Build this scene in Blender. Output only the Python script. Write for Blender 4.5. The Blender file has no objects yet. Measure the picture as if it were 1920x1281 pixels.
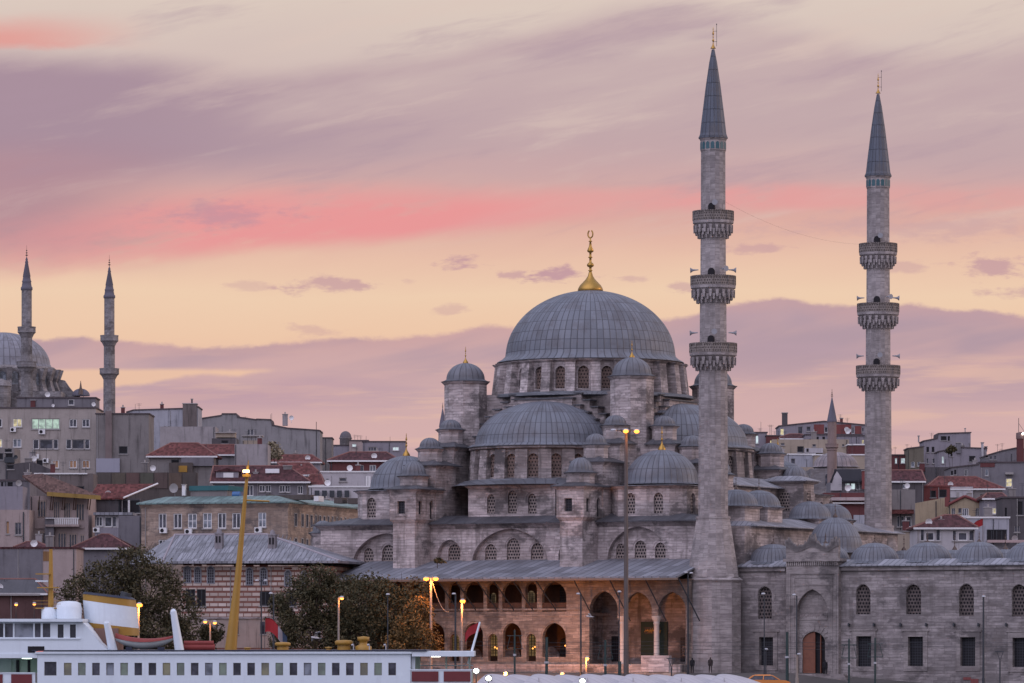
import bpy, math, random
from mathutils import Vector, Matrix
from mathutils.geometry import tessellate_polygon
import numpy as np
R = math.radians
rnd = random.Random(7)
scene = bpy.context.scene
COL = scene.collection

# ---------------------------------------------------------------- camera
FP, YH, CAMZ = 8000.0, 1195.0, 8.0          # focal length in photo pixels, horizon row, eye height above the water
cam = bpy.data.cameras.new("camera")
cam.sensor_width = 36.0
cam.lens = 36.0 * FP / 1920.0
cam.shift_y = (YH - 640.5) / 1920.0
cam.clip_start, cam.clip_end = 1.0, 20000.0
camo = bpy.data.objects.new("camera", cam)
camo.location = (0, 0, CAMZ)
camo.rotation_euler = (R(90), 0, 0)
COL.objects.link(camo)
scene.camera = camo
scene.render.resolution_x, scene.render.resolution_y = 1024, 683
scene.view_settings.view_transform = 'Standard'
scene.view_settings.look = 'None'
scene.view_settings.exposure = 0.0
scene.view_settings.gamma = 1.0
scene.view_settings.use_curve_mapping = False
scene.cycles.max_bounces = 6
scene.cycles.diffuse_bounces = 3
scene.cycles.glossy_bounces = 3
scene.cycles.transparent_max_bounces = 8
scene.cycles.volume_bounces = 2
scene.cycles.sample_clamp_indirect = 4.0

def lin(c):
    o = []
    for v in c[:3]:
        v = v / 255.0
        o.append(v / 12.92 if v <= 0.04045 else ((v + 0.055) / 1.055) ** 2.4)
    return (o[0], o[1], o[2], 1.0)

# ---------------------------------------------------------------- node expressions
class E:
    """a socket that can be used in arithmetic"""
    def __init__(s, t, k): s.t, s.k = t, k
    def __add__(a, b): return fm(a.t, 'ADD', a, b)
    __radd__ = __add__
    def __sub__(a, b): return fm(a.t, 'SUBTRACT', a, b)
    def __rsub__(a, b): return fm(a.t, 'SUBTRACT', b, a)
    def __mul__(a, b): return fm(a.t, 'MULTIPLY', a, b)
    __rmul__ = __mul__
    def __truediv__(a, b): return fm(a.t, 'DIVIDE', a, b)
    def __rtruediv__(a, b): return fm(a.t, 'DIVIDE', b, a)
def put(t, sock, v):
    if isinstance(v, E): t.links.new(v.k, sock)
    elif isinstance(v, (tuple, list)) and sock.type == 'RGBA': sock.default_value = tuple(v[:3]) + (1.0,)
    else: sock.default_value = v
def fm(t, op, *a):
    n = t.nodes.new('ShaderNodeMath'); n.operation = op
    for i, v in enumerate(a): put(t, n.inputs[i], v)
    return E(t, n.outputs[0])
def ss(t, x, a, b, lo=0.0, hi=1.0):
    n = t.nodes.new('ShaderNodeMapRange'); n.interpolation_type = 'SMOOTHSTEP'
    put(t, n.inputs[0], x); put(t, n.inputs[1], a); put(t, n.inputs[2], b); put(t, n.inputs[3], lo); put(t, n.inputs[4], hi)
    return E(t, n.outputs[0])
def mixc(t, f, a, b, mode='MIX'):
    n = t.nodes.new('ShaderNodeMix'); n.data_type = 'RGBA'; n.blend_type = mode
    put(t, n.inputs[0], f); put(t, n.inputs[6], a); put(t, n.inputs[7], b)
    return E(t, n.outputs[2])
def vec(t, x, y=0.0, z=0.0):
    n = t.nodes.new('ShaderNodeCombineXYZ')
    for i, v in enumerate((x, y, z)): put(t, n.inputs[i], v)
    return E(t, n.outputs[0])
def xyz(t, v):
    n = t.nodes.new('ShaderNodeSeparateXYZ'); put(t, n.inputs[0], v)
    return [E(t, o) for o in n.outputs]
def noise(t, v, scale=1.0, detail=3.0, rough=0.5, dist=0.0):
    n = t.nodes.new('ShaderNodeTexNoise')
    put(t, n.inputs['Vector'], v); n.inputs['Scale'].default_value = scale; n.inputs['Detail'].default_value = detail
    n.inputs['Roughness'].default_value = rough; n.inputs['Distortion'].default_value = dist
    return E(t, n.outputs[0])
def wnoise(t, v):
    n = t.nodes.new('ShaderNodeTexWhiteNoise'); n.noise_dimensions = '3D'
    put(t, n.inputs[0], v); return E(t, n.outputs[0])
def ramp(t, f, stops):
    n = t.nodes.new('ShaderNodeValToRGB'); put(t, n.inputs[0], f)
    e = n.color_ramp.elements
    while len(e) < len(stops): e.new(0.5)
    for i, (p, c) in enumerate(stops): e[i].position = p; e[i].color = tuple(c[:3]) + (1.0,)
    return E(t, n.outputs[0])
def curve(t, x, pts):
    n = t.nodes.new('ShaderNodeFloatCurve'); put(t, n.inputs['Value'], x)
    c = n.mapping.curves[0]
    n.mapping.use_clip = False
    while len(c.points) < len(pts): c.points.new(0.5, 0.5)
    for p, (a, b) in zip(c.points, pts): p.location = (a, b)
    n.mapping.update()
    return E(t, n.outputs[0])

# ---------------------------------------------------------------- the dusk sky (a world of directions, the same for light and eye)
world = bpy.data.worlds.new("World"); scene.world = world
world.use_nodes = True
wt = world.node_tree; wt.nodes.clear()
def build_sky(t):
    tc = t.nodes.new('ShaderNodeTexCoord')
    x, y, z = xyz(t, E(t, tc.outputs['Generated']))
    yy = fm(t, 'MAXIMUM', y, 0.2)
    U = 9.6 + 80.0 * x / yy                  # azimuth, about 0.7 degree per unit
    V = 11.95 - 80.0 * z / yy                # downward from high in the sky towards the horizon
    n_big = noise(t, vec(t, U * 0.16, V * 0.55 + U * 0.10, 3.1), 1.0, 4.0, 0.55, 0.4) - 0.5
    n_str = noise(t, vec(t, U * 0.16, V * 0.95 + U * 0.20, 8.0), 1.0, 4.0, 0.5, 0.25) - 0.5
    n_fin = noise(t, vec(t, U * 0.9, V * 3.0, 1.7), 1.0, 5.0, 0.62, 0.3) - 0.5
    n_pf0 = noise(t, vec(t, U * 2.6, V * 7.0, 71.0), 1.0, 5.0, 0.62) - 0.5
    n_edge = noise(t, vec(t, U * 0.8, V * 1.2, 5.0), 1.0, 6.0, 0.58) - 0.5
    Vw = V + n_big * 0.8 + n_str * 0.3
    base = ramp(t, (Vw + 2.0) / 11.0, [((v + 2.0) / 11.0, lin(c)) for v, c in [
        (-2.0, (208, 194, 188)), (0.0, (219, 201, 190)), (1.0, (212, 192, 185)), (2.3, (203, 178, 176)), (3.2, (208, 170, 168)), (4.1, (220, 172, 162)),
        (4.8, (232, 192, 170)), (5.5, (238, 205, 176)), (6.3, (237, 199, 170)), (7.0, (231, 186, 167)), (7.7, (211, 174, 172)), (8.6, (209, 170, 170))]])
    c = base
    # mauve veil filling the upper left, thinner to the right
    top = curve(t, U / 20.0, [(0.0, 0.195), (0.08, 0.20), (0.16, 0.215), (0.24, 0.235), (0.30, 0.225), (0.4, 0.18), (0.5, 0.14), (0.62, 0.10), (0.72, 0.13), (0.85, 0.2), (1.0, 0.16)])
    d = V - (top * 10.0 - 1.2) + n_str * 0.5 + n_edge * 0.2
    m = ss(t, d, -0.05, 0.7) * ss(t, V + n_big * 1.0, 3.9, 2.7) * curve(t, U / 20.0, [(0, 0.95), (0.15, 0.94), (0.25, 0.94), (0.38, 0.86), (0.5, 0.76), (0.7, 0.66), (0.85, 0.8), (1, 0.7)])
    m = m * ss(t, n_str + n_big * 0.6 + ss(t, U, 6.0, 1.0) * 0.4, -0.40, 0.06)
    c = mixc(t, m, c, mixc(t, ss(t, U, 1.5, 9.5), lin((167, 141, 156)), lin((190, 164, 169))))
    # left end below the veil
    m = ss(t, U + n_big * 3.0, 4.6, 0.4) * ss(t, V, 2.4, 3.2) * ss(t, V + n_edge * 0.5 + n_big * 0.8, 5.3, 4.3)
    c = mixc(t, m * 0.85, c, lin((176, 139, 150)))
    # cream streaks on a slant
    m = ss(t, n_str + n_fin * 0.06, 0.08, 0.30) * ss(t, V, 3.4, 2.2) * ss(t, U, 5.0, 9.0)
    c = mixc(t, m * 0.65, c, lin((219, 198, 186)))
    # fine combed streaks over the whole upper veil
    sl_ = V + U * 0.21 + n_big * 0.7
    st1 = noise(t, vec(t, U * 0.13, sl_ * 0.9, 31.0), 1.0, 6.0, 0.6, 0.3) - 0.5
    st2 = noise(t, vec(t, U * 0.42, sl_ * 2.6, 37.0), 1.0, 6.0, 0.62, 0.2) - 0.5
    hi = ss(t, V, 5.0, 3.6) * ss(t, U, 0.0, 8.0, 0.55, 1.0)
    c = mixc(t, ss(t, st1 + st2 * 0.5, 0.02, 0.26) * hi * 0.50, c, lin((219, 196, 186)))
    c = mixc(t, ss(t, st1 + st2 * 0.5, -0.02, -0.26) * hi * 0.50, c, lin((172, 146, 161)))
    # red patch, top left
    m = ss(t, U + n_fin, 3.2, 0.0) * ss(t, V + n_fin * 0.25 + U * 0.03, 0.15, 0.75) * ss(t, V + n_fin * 0.2, 0.98, 0.80)
    c = mixc(t, m * 0.7, c, lin((230, 144, 136)))
    # the pink band
    cen = curve(t, U / 20.0, [(0.0, 0.47), (0.1, 0.44), (0.2, 0.415), (0.3, 0.405), (0.45, 0.395), (0.6, 0.375), (0.75, 0.37), (1.0, 0.365)]) * 10.0
    wid = curve(t, U / 20.0, [(0.0, 0.6), (0.2, 0.66), (0.35, 0.56), (0.5, 0.40), (0.65, 0.30), (1.0, 0.30)])
    q = (V - cen + n_str * 0.55 + n_edge * 0.15) / wid
    m = ss(t, q, -1.3, -0.2) * ss(t, q, 1.2, 0.35) * curve(t, U / 20.0, [(0.0, 0.35), (0.1, 0.65), (0.2, 1.0), (0.45, 0.95), (0.58, 0.6), (0.68, 0.85), (0.78, 0.6), (0.88, 0.36), (1.0, 0.3)])
    m = m * ss(t, n_fin + n_big * 0.6 + st2 + st1, -0.45, 0.02, 0.3, 1.0)
    c = mixc(t, m, c, mixc(t, ss(t, n_str, -0.2, 0.25), lin((233, 152, 152)), lin((226, 162, 160))))
    # mauve smudge inside it, and grey-mauve streaks on the right
    def blob(cu, cv, a, b, k=1.0, soft=0.5):
        r = fm(t, 'SQRT', (U - cu) * (U - cu) / (a * a) + (V - cv) * (V - cv) / (b * b))
        return ss(t, r + (n_edge * 2.0 + n_fin * 3.4 + n_pf0 * 2.4) * k, 1.05 + soft * 0.3, 0.95 - soft)
    c = mixc(t, blob(4.2, 4.05, 1.5, 0.22, 0.9, 0.9) * 0.75, c, lin((196, 146, 158)))
    c = mixc(t, blob(17.5, 4.25, 3.2, 0.28, 0.9, 0.9) * 0.6, c, lin((204, 166, 166)))
    # scattered small clouds over the peach
    for cu, cv, a, b, s in [(8.75, 4.97, .42, .13, .75), (9.65, 5.15, .3, .09, .6), (10.5, 5.18, .62, .15, .85), (6.3, 5.33, .7, .17, .65), (7.65, 5.25, .3, .1, .4),
                            (11.8, 5.23, .3, .06, .4), (8.55, 5.8, .3, .09, .35), (18.6, 4.97, .7, .2, .7), (17.0, 5.0, .5, .12, .4), (14.2, 4.65, .8, .08, .5),
                            (5.8, 6.2, .5, .12, .35), (12.9, 5.38, .3, .09, .5), (4.6, 5.35, .4, .1, .3), (19.2, 5.5, .6, .1, .5)]:
        c = mixc(t, blob(cu, cv, a, b, 1.0, 0.7) * s, c, lin((190, 148, 160)))
    # bank of cloud over the city
    edge = curve(t, U / 20.0, [(0.0, 0.636), (0.1, 0.634), (0.17, 0.648), (0.22, 0.644), (0.35, 0.628), (0.42, 0.622), (0.46, 0.609), (0.5, 0.615), (0.58, 0.60), (0.65, 0.592),
                               (0.69, 0.563), (0.73, 0.556), (0.8, 0.570), (0.88, 0.574), (0.95, 0.586), (1.0, 0.592)]) * 10.0
    n_puf = noise(t, vec(t, U * 2.1, V * 3.2, 61.0), 1.0, 5.0, 0.6) - 0.5
    d = V - edge + n_edge * 0.34 + n_fin * 0.16 + n_puf * 0.16
    m = ss(t, d, -0.03, 0.10)
    bank = mixc(t, ss(t, V + n_str * 0.7 + n_big * 0.5, 6.3, 8.1), mixc(t, ss(t, n_str + n_big * 0.4, -0.12, 0.16), lin((176, 151, 164)), lin((203, 166, 167))), lin((211, 174, 172)))
    bank = mixc(t, ss(t, noise(t, vec(t, U * 0.12, V * 1.6 - U * 0.05, 21.0), 1.0, 4.0, 0.55), 0.48, 0.66) * 0.5, bank, lin((183, 155, 168)))
    bank = mixc(t, ss(t, noise(t, vec(t, U * 0.2, V * 2.2 + U * 0.06, 51.0), 1.0, 5.0, 0.6), 0.52, 0.64) * ss(t, V, 6.4, 7.0) * 0.55, bank, lin((226, 186, 168)))
    bank = mixc(t, ss(t, d + n_fin * 0.2, 0.45, 0.0) * 0.45, bank, lin((203, 160, 160)))
    c = mixc(t, m * 0.96, c, bank)
    # peach slot low on the left, and a second bank under it
    lo = curve(t, U / 20.0, [(0.0, 0.75), (0.06, 0.745), (0.11, 0.728), (0.15, 0.714), (0.19, 0.704), (0.22, 0.708), (0.25, 0.698), (0.3, 0.685), (1.0, 0.685)]) * 10.0
    m = ss(t, V + n_edge * 0.10, 6.88, 6.99) * ss(t, lo - V + n_edge * 0.30 + n_fin * 0.1, -0.03, 0.09) * ss(t, U, 5.4, 4.6)
    c = mixc(t, m * 0.85, c, lin((238, 196, 166)))
    m = ss(t, V - lo + n_edge * 0.3, 0.0, 0.4) * ss(t, V, 8.0, 7.3) * ss(t, U, 8.0, 5.0)
    c = mixc(t, m * 0.55, c, lin((188, 152, 166)))
    # the rest of the heaven: lilac blue overhead and behind, warm to the right
    up = ss(t, z, 0.05, 0.75)
    warm = ss(t, x, -0.1, 0.95)
    gen = mixc(t, up, mixc(t, warm, SKY_BACK, SKY_RIGHT), SKY_TOP)
    gen = mixc(t, ss(t, z, -0.02, -0.2), gen, (0.10, 0.10, 0.12))
    lobe = ss(t, x * -0.40 + y * -0.62 + z * 0.675, 0.55, 1.0)          # unseen bright lobe added high behind the viewer's left to light the front faces
    gen = mixc(t, lobe, gen, (1.66, 1.60, 2.02))
    front = ss(t, y, 0.90, 0.972)
    return mixc(t, front, gen, c)
SKY_BACK, SKY_RIGHT, SKY_TOP = (0.27, 0.29, 0.38), (0.90, 0.70, 0.66), (0.58, 0.62, 0.82)
bg = wt.nodes.new('ShaderNodeBackground'); wo = wt.nodes.new('ShaderNodeOutputWorld')
wt.links.new(build_sky(wt).k, bg.inputs[0]); bg.inputs[1].default_value = 1.0
wt.links.new(bg.outputs[0], wo.inputs[0])

# ---------------------------------------------------------------- after-glow from the right: one soft lamp
sl = bpy.data.lights.new("sun", 'SUN'); sl.energy = 0.7; sl.angle = R(18); sl.color = (1.0, 0.74, 0.64)
so = bpy.data.objects.new("sun", sl); COL.objects.link(so)
so.rotation_euler = Vector((-1.0, -0.12, -0.26)).to_track_quat('-Z', 'Y').to_euler()

# ---------------------------------------------------------------- materials
MATS = {}
def newmat(name):
    m = bpy.data.materials.new(name); m.use_nodes = True
    t = m.node_tree; b = t.nodes['Principled BSDF']
    return m, t, b
def bump(t, b, h, strength=0.4, dist=0.05):
    n = t.nodes.new('ShaderNodeBump'); n.inputs['Strength'].default_value = strength; n.inputs['Distance'].default_value = dist
    put(t, n.inputs['Height'], h); t.links.new(n.outputs[0], b.inputs['Normal'])
def uvw(t):
    """u along the wall, v up it, plus the object-space point and normal"""
    tc = t.nodes.new('ShaderNodeTexCoord')
    P = E(t, tc.outputs['Object']); x, y, z = xyz(t, P)
    nx, ny, nz = xyz(t, E(t, tc.outputs['Normal']))
    l = fm(t, 'SQRT', nx * nx + ny * ny + 1e-4)
    return (x * (0.0 - ny) + y * nx) / l + nx * 17.3 + ny * 9.1, z, P, (nx, ny, nz), l
def fin(b, rough=0.85, spec=0.3, metal=0.0):
    b.inputs['Roughness'].default_value = rough; b.inputs['Specular IOR Level'].default_value = spec; b.inputs['Metallic'].default_value = metal

def m_stone(name, ca, cb, h=0.31, w=1.9, stain=0.5, dark=(0.12, 0.105, 0.10), mort=0.6, patch=0.35, so=0.75):
    m, t, b = newmat(name)
    u, v, P, n, l = uvw(t)
    x_, y_, z_ = xyz(t, P)
    k = t.nodes.new('ShaderNodeTexBrick')
    put(t, k.inputs['Vector'], vec(t, u, v, 0.0))
    k.inputs['Color1'].default_value = (0, 0, 0, 1); k.inputs['Color2'].default_value = (1, 1, 1, 1); k.inputs['Mortar'].default_value = (0.5, 0.5, 0.5, 1)
    k.inputs['Scale'].default_value = 1.0; k.inputs['Mortar Size'].default_value = 0.022; k.inputs['Mortar Smooth'].default_value = 0.3
    k.inputs['Brick Width'].default_value = w; k.inputs['Row Height'].default_value = h; k.squash = 0.72; k.squash_frequency = 3; k.offset = 0.43
    br = E(t, k.outputs[0]); mo = E(t, k.outputs[1])
    cr = ramp(t, br, [(0.0, [q * 0.84 for q in ca]), (0.3, ca), (0.6, cb), (0.9, [q * 1.10 for q in cb]), (1.0, [0.8 * ca[0], 0.78 * ca[1], 0.80 * ca[2]])])
    big = noise(t, P, 0.16, 5.0, 0.6)
    cr = mixc(t, ss(t, big, 0.42, 0.62) * (patch + 0.15), cr, [q * 0.46 for q in ca])
    mid = noise(t, vec(t, x_ * 0.45, y_ * 0.45, v * 0.7 + 12.0), 1.0, 6.0, 0.68)
    cr = mixc(t, ss(t, mid, 0.49, 0.61) * (patch + 0.22) * min(1, so * 1.4), cr, (0.145, 0.125, 0.122))
    fine = noise(t, vec(t, u * 0.9, v * 2.6, 2.0), 1.4, 5.0, 0.65)
    cr = mixc(t, ss(t, fine, 0.48, 0.72) * 0.5, cr, [q * 0.45 for q in ca])
    thin = noise(t, vec(t, u * 0.55, v * 7.0, 6.0), 1.0, 3.0, 0.6)
    cr = mixc(t, ss(t, thin, 0.48, 0.64) * 0.5, cr, [q * 0.5 for q in ca])
    pale = noise(t, vec(t, u * 0.35, v * 1.3, 9.0), 1.0, 4.0, 0.6)
    cr = mixc(t, ss(t, pale, 0.54, 0.72) * 0.45, cr, [min(0.75, q * 1.28) for q in cb])
    soot = noise(t, vec(t, x_ * 0.22, y_ * 0.22, v * 0.35 + 17.0), 1.0, 6.0, 0.7)
    cr = mixc(t, ss(t, soot, 0.51, 0.63) * so, cr, (0.085, 0.077, 0.080))
    st = noise(t, vec(t, x_ * 1.1, y_ * 1.1, v * 0.10 + 4.0), 1.0, 5.0, 0.65)
    cr = mixc(t, ss(t, st, 0.51, 0.68) * stain, cr, [q * 0.75 for q in dark])
    cr = mixc(t, mo * mort, cr, dark)
    put(t, b.inputs['Base Color'], cr); fin(b, 0.9, 0.2)
    bump(t, b, (1.0 - mo) + fine * 0.4 + br * 0.25, 0.5, 0.05)
    return m

def m_lead_dome(name, ribs, col=(0.152, 0.162, 0.192), bands=1.4, zs=1.0):
    m, t, b = newmat(name)
    tc = t.nodes.new('ShaderNodeTexCoord'); P = E(t, tc.outputs['Object']); x, y, z = xyz(t, P)
    a = fm(t, 'ARCTAN2', y, x) / (2 * math.pi) * ribs
    f = fm(t, 'FRACT', a + 400.0); e = fm(t, 'ABSOLUTE', f - 0.5)
    hz = z / bands; g = fm(t, 'FRACT', hz + 40.0)
    r = fm(t, 'SQRT', x * x + y * y)
    pan = wnoise(t, vec(t, fm(t, 'FLOOR', a + 400.0), fm(t, 'FLOOR', hz + 40.0), 1.0))
    nz = noise(t, P, 0.5, 4.0, 0.6)
    c = ramp(t, pan, [(0.0, [q * 0.84 for q in col]), (0.5, col), (1.0, [q * 1.14 for q in col])])
    c = mixc(t, ss(t, nz, 0.45, 0.7) * 0.6, c, (0.095, 0.085, 0.092))
    stv = noise(t, vec(t, a * 0.8, z * 0.18, 0.0), 1.0, 3.0)
    c = mixc(t, ss(t, stv, 0.55, 0.75) * 0.5, c, (0.215, 0.22, 0.245))
    seam = ss(t, e, 0.40, 0.47) * 0.75
    hs = ss(t, g, 0.08, 0.0) * 0.6
    c = mixc(t, fm(t, 'MAXIMUM', seam, hs), c, (0.05, 0.05, 0.06))
    put(t, b.inputs['Base Color'], c); fin(b, 0.55, 0.45)
    bump(t, b, ss(t, e, 0.38, 0.48) - hs, 0.6, 0.08)
    return m

def m_lead_roof(name, pitch=0.75, col=(0.13, 0.135, 0.155)):
    m, t, b = newmat(name)
    u, v, P, n, l = uvw(t)
    a = u / pitch; f = fm(t, 'FRACT', a + 400.0); e = fm(t, 'ABSOLUTE', f - 0.5)
    pan = wnoise(t, vec(t, fm(t, 'FLOOR', a + 400.0), fm(t, 'FLOOR', v / 0.7), 0.0))
    c = ramp(t, pan, [(0.0, [q * 0.72 for q in col]), (1.0, [q * 1.3 for q in col])])
    nz = noise(t, P, 0.35, 5.0, 0.6)
    c = mixc(t, ss(t, nz, 0.48, 0.7) * 0.5, c, (0.075, 0.07, 0.075))
    c = mixc(t, ss(t, e, 0.40, 0.46) * 0.7, c, (0.08, 0.08, 0.095))
    put(t, b.inputs['Base Color'], c); fin(b, 0.55, 0.45)
    bump(t, b, ss(t, e, 0.38, 0.47), 0.6, 0.08)
    return m

def m_plaster(name, c, dirt=0.5, rough=0.9):
    m, t, b = newmat(name)
    u, v, P, n, l = uvw(t)
    big = noise(t, P, 0.35, 5.0, 0.65)
    col = mixc(t, ss(t, big, 0.4, 0.7) * dirt * 0.6, c, [q * 0.62 for q in c])
    st = noise(t, vec(t, u * 1.6, v * 0.13, 1.0), 1.0, 5.0, 0.65)
    col = mixc(t, ss(t, st, 0.5, 0.74) * dirt, col, [q * 0.45 for q in c])
    fine = noise(t, P, 3.0, 3.0, 0.6)
    col = mixc(t, ss(t, fine, 0.5, 0.8) * 0.25, col, [min(1, q * 1.25) for q in c])
    put(t, b.inputs['Base Color'], col); fin(b, rough, 0.2)
    bump(t, b, fine, 0.3, 0.03)
    return m

def m_tiles(name, c, pitch=0.35):
    m, t, b = newmat(name)
    u, v, P, n, l = uvw(t)
    f = fm(t, 'ABSOLUTE', fm(t, 'FRACT', u / pitch + 300.0) - 0.5)
    g = fm(t, 'FRACT', v / 0.24 + 50.0)
    pan = wnoise(t, vec(t, fm(t, 'FLOOR', u / pitch), fm(t, 'FLOOR', v / 0.24), 0.0))
    col = ramp(t, pan, [(0.0, [q * 0.6 for q in c]), (0.5, c), (1.0, [q * 1.4 for q in c])])
    big = noise(t, P, 0.4, 5.0, 0.65)
    col = mixc(t, ss(t, big, 0.45, 0.7) * 0.5, col, [q * 0.45 for q in c])
    put(t, b.inputs['Base Color'], col); fin(b, 0.85, 0.2)
    bump(t, b, f + g * 0.4, 0.7, 0.08)
    return m

def m_plain(name, c, rough=0.5, spec=0.5, metal=0.0, var=0.25, scale=1.5):
    m, t, b = newmat(name)
    tc = t.nodes.new('ShaderNodeTexCoord')
    nz = noise(t, E(t, tc.outputs['Object']), scale, 4.0, 0.6)
    put(t, b.inputs['Base Color'], mixc(t, ss(t, nz, 0.35, 0.75) * var, c, [q * 0.5 for q in c])); fin(b, rough, spec, metal)
    return m

def m_emit(name, c, s):
    m, t, b = newmat(name)
    b.inputs['Base Color'].default_value = tuple(c) + (1,)
    b.inputs['Emission Color'].default_value = tuple(c) + (1,); b.inputs['Emission Strength'].default_value = s
    return m

def m_room(name, c, s):
    """a lit window: brightness varies over the room seen behind the pane"""
    m, t, b = newmat(name)
    tc = t.nodes.new('ShaderNodeTexCoord')
    nz = noise(t, E(t, tc.outputs['Object']), 1.3, 3.0, 0.6)
    col = mixc(t, ss(t, nz, 0.35, 0.7), c, [q * 0.35 for q in c])
    put(t, b.inputs['Emission Color'], col); b.inputs['Emission Strength'].default_value = s
    b.inputs['Base Color'].default_value = (0.1, 0.1, 0.1, 1); fin(b, 0.2, 0.5)
    return m

def m_glass(name, c=(0.035, 0.035, 0.045), rough=0.12):
    m, t, b = newmat(name)
    tc = t.nodes.new('ShaderNodeTexCoord')
    nz = noise(t, E(t, tc.outputs['Object']), 0.9, 3.0, 0.6)
    put(t, b.inputs['Base Color'], mixc(t, ss(t, nz, 0.4, 0.65), c, [q * 2.6 for q in c])); fin(b, rough, 0.35)
    return m

def m_lattice(name, col=(0.30, 0.25, 0.235), hole=(0.025, 0.022, 0.028), s=0.32, r=0.27):
    """pierced plaster window screen: rows of staggered dark openings"""
    m, t, b = newmat(name)
    u, v, P, n, l = uvw(t)
    a = u / s; q = v / (s * 0.866 * 1.25)
    row = fm(t, 'FLOOR', q + 200.0)
    sh = fm(t, 'MODULO', row, 2.0) * 0.5
    fx = fm(t, 'FRACT', a + sh + 300.0) - 0.5; fy = (fm(t, 'FRACT', q + 200.0) - 0.5)
    d = fm(t, 'SQRT', fx * fx + fy * fy * 1.0)
    k = ss(t, d, r, r + 0.10)
    nz = noise(t, P, 1.2, 3.0)
    c = mixc(t, ss(t, nz, 0.4, 0.7) * 0.5, col, [x * 0.5 for x in col])
    put(t, b.inputs['Base Color'], mixc(t, k, hole, c)); fin(b, 0.85, 0.2)
    bump(t, b, k, 0.8, 0.08)
    return m

def m_grille(name, s=0.28, bar=(0.035, 0.035, 0.045), hole=(0.008, 0.008, 0.011)):
    m, t, b = newmat(name)
    u, v, P, n, l = uvw(t)
    fx = fm(t, 'ABSOLUTE', fm(t, 'FRACT', u / s + 300.0) - 0.5); fy = fm(t, 'ABSOLUTE', fm(t, 'FRACT', v / s + 300.0) - 0.5)
    k = ss(t, fm(t, 'MAXIMUM', fx, fy), 0.38, 0.44)
    put(t, b.inputs['Base Color'], mixc(t, k, hole, bar)); fin(b, 0.6, 0.3)
    return m

def m_brickband(name):
    """courses of pale stone between double bands of red brick"""
    m, t, b = newmat(name)
    u, v, P, n, l = uvw(t)
    k = t.nodes.new('ShaderNodeTexBrick')
    put(t, k.inputs['Vector'], vec(t, u, v, 0.0))
    k.inputs['Color1'].default_value = (0, 0, 0, 1); k.inputs['Color2'].default_value = (1, 1, 1, 1); k.inputs['Mortar'].default_value = (0.4, 0.4, 0.4, 1)
    k.inputs['Scale'].default_value = 1.0; k.inputs['Mortar Size'].default_value = 0.05; k.inputs['Brick Width'].default_value = 0.95; k.inputs['Row Height'].default_value = 0.56
    br = E(t, k.outputs[0]); mo = E(t, k.outputs[1])
    f = fm(t, 'FRACT', v / 0.56 + 100.0)
    red = fm(t, 'MAXIMUM', ss(t, f, 0.36, 0.30), ss(t, mo, 0.4, 0.6))
    st = ramp(t, br, [(0.0, (0.42, 0.34, 0.30)), (0.5, (0.56, 0.46, 0.41)), (1.0, (0.66, 0.56, 0.51))])
    nz = noise(t, vec(t, u * 2.0, v * 6.0, 0.0), 1.0, 4.0, 0.6)
    rb = mixc(t, ss(t, nz, 0.35, 0.65), (0.27, 0.125, 0.10), (0.19, 0.09, 0.075))
    big = noise(t, P, 0.3, 4.0)
    c = mixc(t, red, st, rb)
    c = mixc(t, ss(t, big, 0.45, 0.7) * 0.3, c, (0.2, 0.15, 0.135))
    put(t, b.inputs['Base Color'], c); fin(b, 0.9, 0.2)
    bump(t, b, 1.0 - red, 0.5, 0.04)
    return m

def m_leaf(name, a, c, d):
    m, t, b = newmat(name)
    g = t.nodes.new('ShaderNodeNewGeometry')
    ri = E(t, g.outputs['Random Per Island'])
    put(t, b.inputs['Base Color'], ramp(t, ri, [(0.0, a), (0.45, c), (0.8, d), (1.0, [q * 1.3 for q in d])])); fin(b, 0.7, 0.25)
    return m

STONE = m_stone('ashlar_grey_beige', (0.50, 0.43, 0.425), (0.60, 0.52, 0.515), dark=(0.13, 0.11, 0.105))
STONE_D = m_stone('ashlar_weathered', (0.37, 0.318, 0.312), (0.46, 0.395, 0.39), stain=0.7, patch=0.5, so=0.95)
STONE_M = m_stone('minaret_ashlar', (0.365, 0.325, 0.325), (0.425, 0.38, 0.378), h=0.42, w=1.4, stain=0.3, patch=0.2, mort=0.25, so=0.25)
STONE_C = m_stone('courtyard_ashlar', (0.28, 0.25, 0.25), (0.36, 0.322, 0.32), h=0.33, w=1.9, stain=0.45, patch=0.45)
STONE_P = m_stone('portal_marble', (0.30, 0.265, 0.26), (0.335, 0.30, 0.293), h=1.1, w=2.4, stain=0.3, mort=0.25, patch=0.25)
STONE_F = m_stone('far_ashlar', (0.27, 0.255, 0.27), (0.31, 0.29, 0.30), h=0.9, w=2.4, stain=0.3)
STONE_O = m_stone('office_stone', (0.36, 0.27, 0.22), (0.42, 0.32, 0.26), h=0.62, w=1.5, stain=0.2, mort=0.3, patch=0.25)
DOME72 = m_lead_dome('lead_dome_large', 80, bands=1.08)
DOME56 = m_lead_dome('lead_half_dome', 76, bands=1.25)
DOME32 = m_lead_dome('lead_dome_medium', 36, bands=1.5)
DOME20 = m_lead_dome('lead_dome_small', 18, (0.155, 0.16, 0.185), bands=9.0)
SPIRE = m_lead_dome('lead_spire', 18, (0.085, 0.098, 0.13), bands=1.4)
LEAD = m_lead_roof('lead_roof')
LEAD_S = m_lead_roof('lead_sheet_dark', 0.7, (0.075, 0.075, 0.086))
LEAD_L = m_lead_roof('lead_roof_pale', 0.62, (0.235, 0.235, 0.265))
LATT = m_lattice('pierced_plaster_screen')
LATT_B = m_lattice('pierced_screen_brown', (0.21, 0.15, 0.13), (0.05, 0.04, 0.04), 0.34, 0.22)
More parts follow.
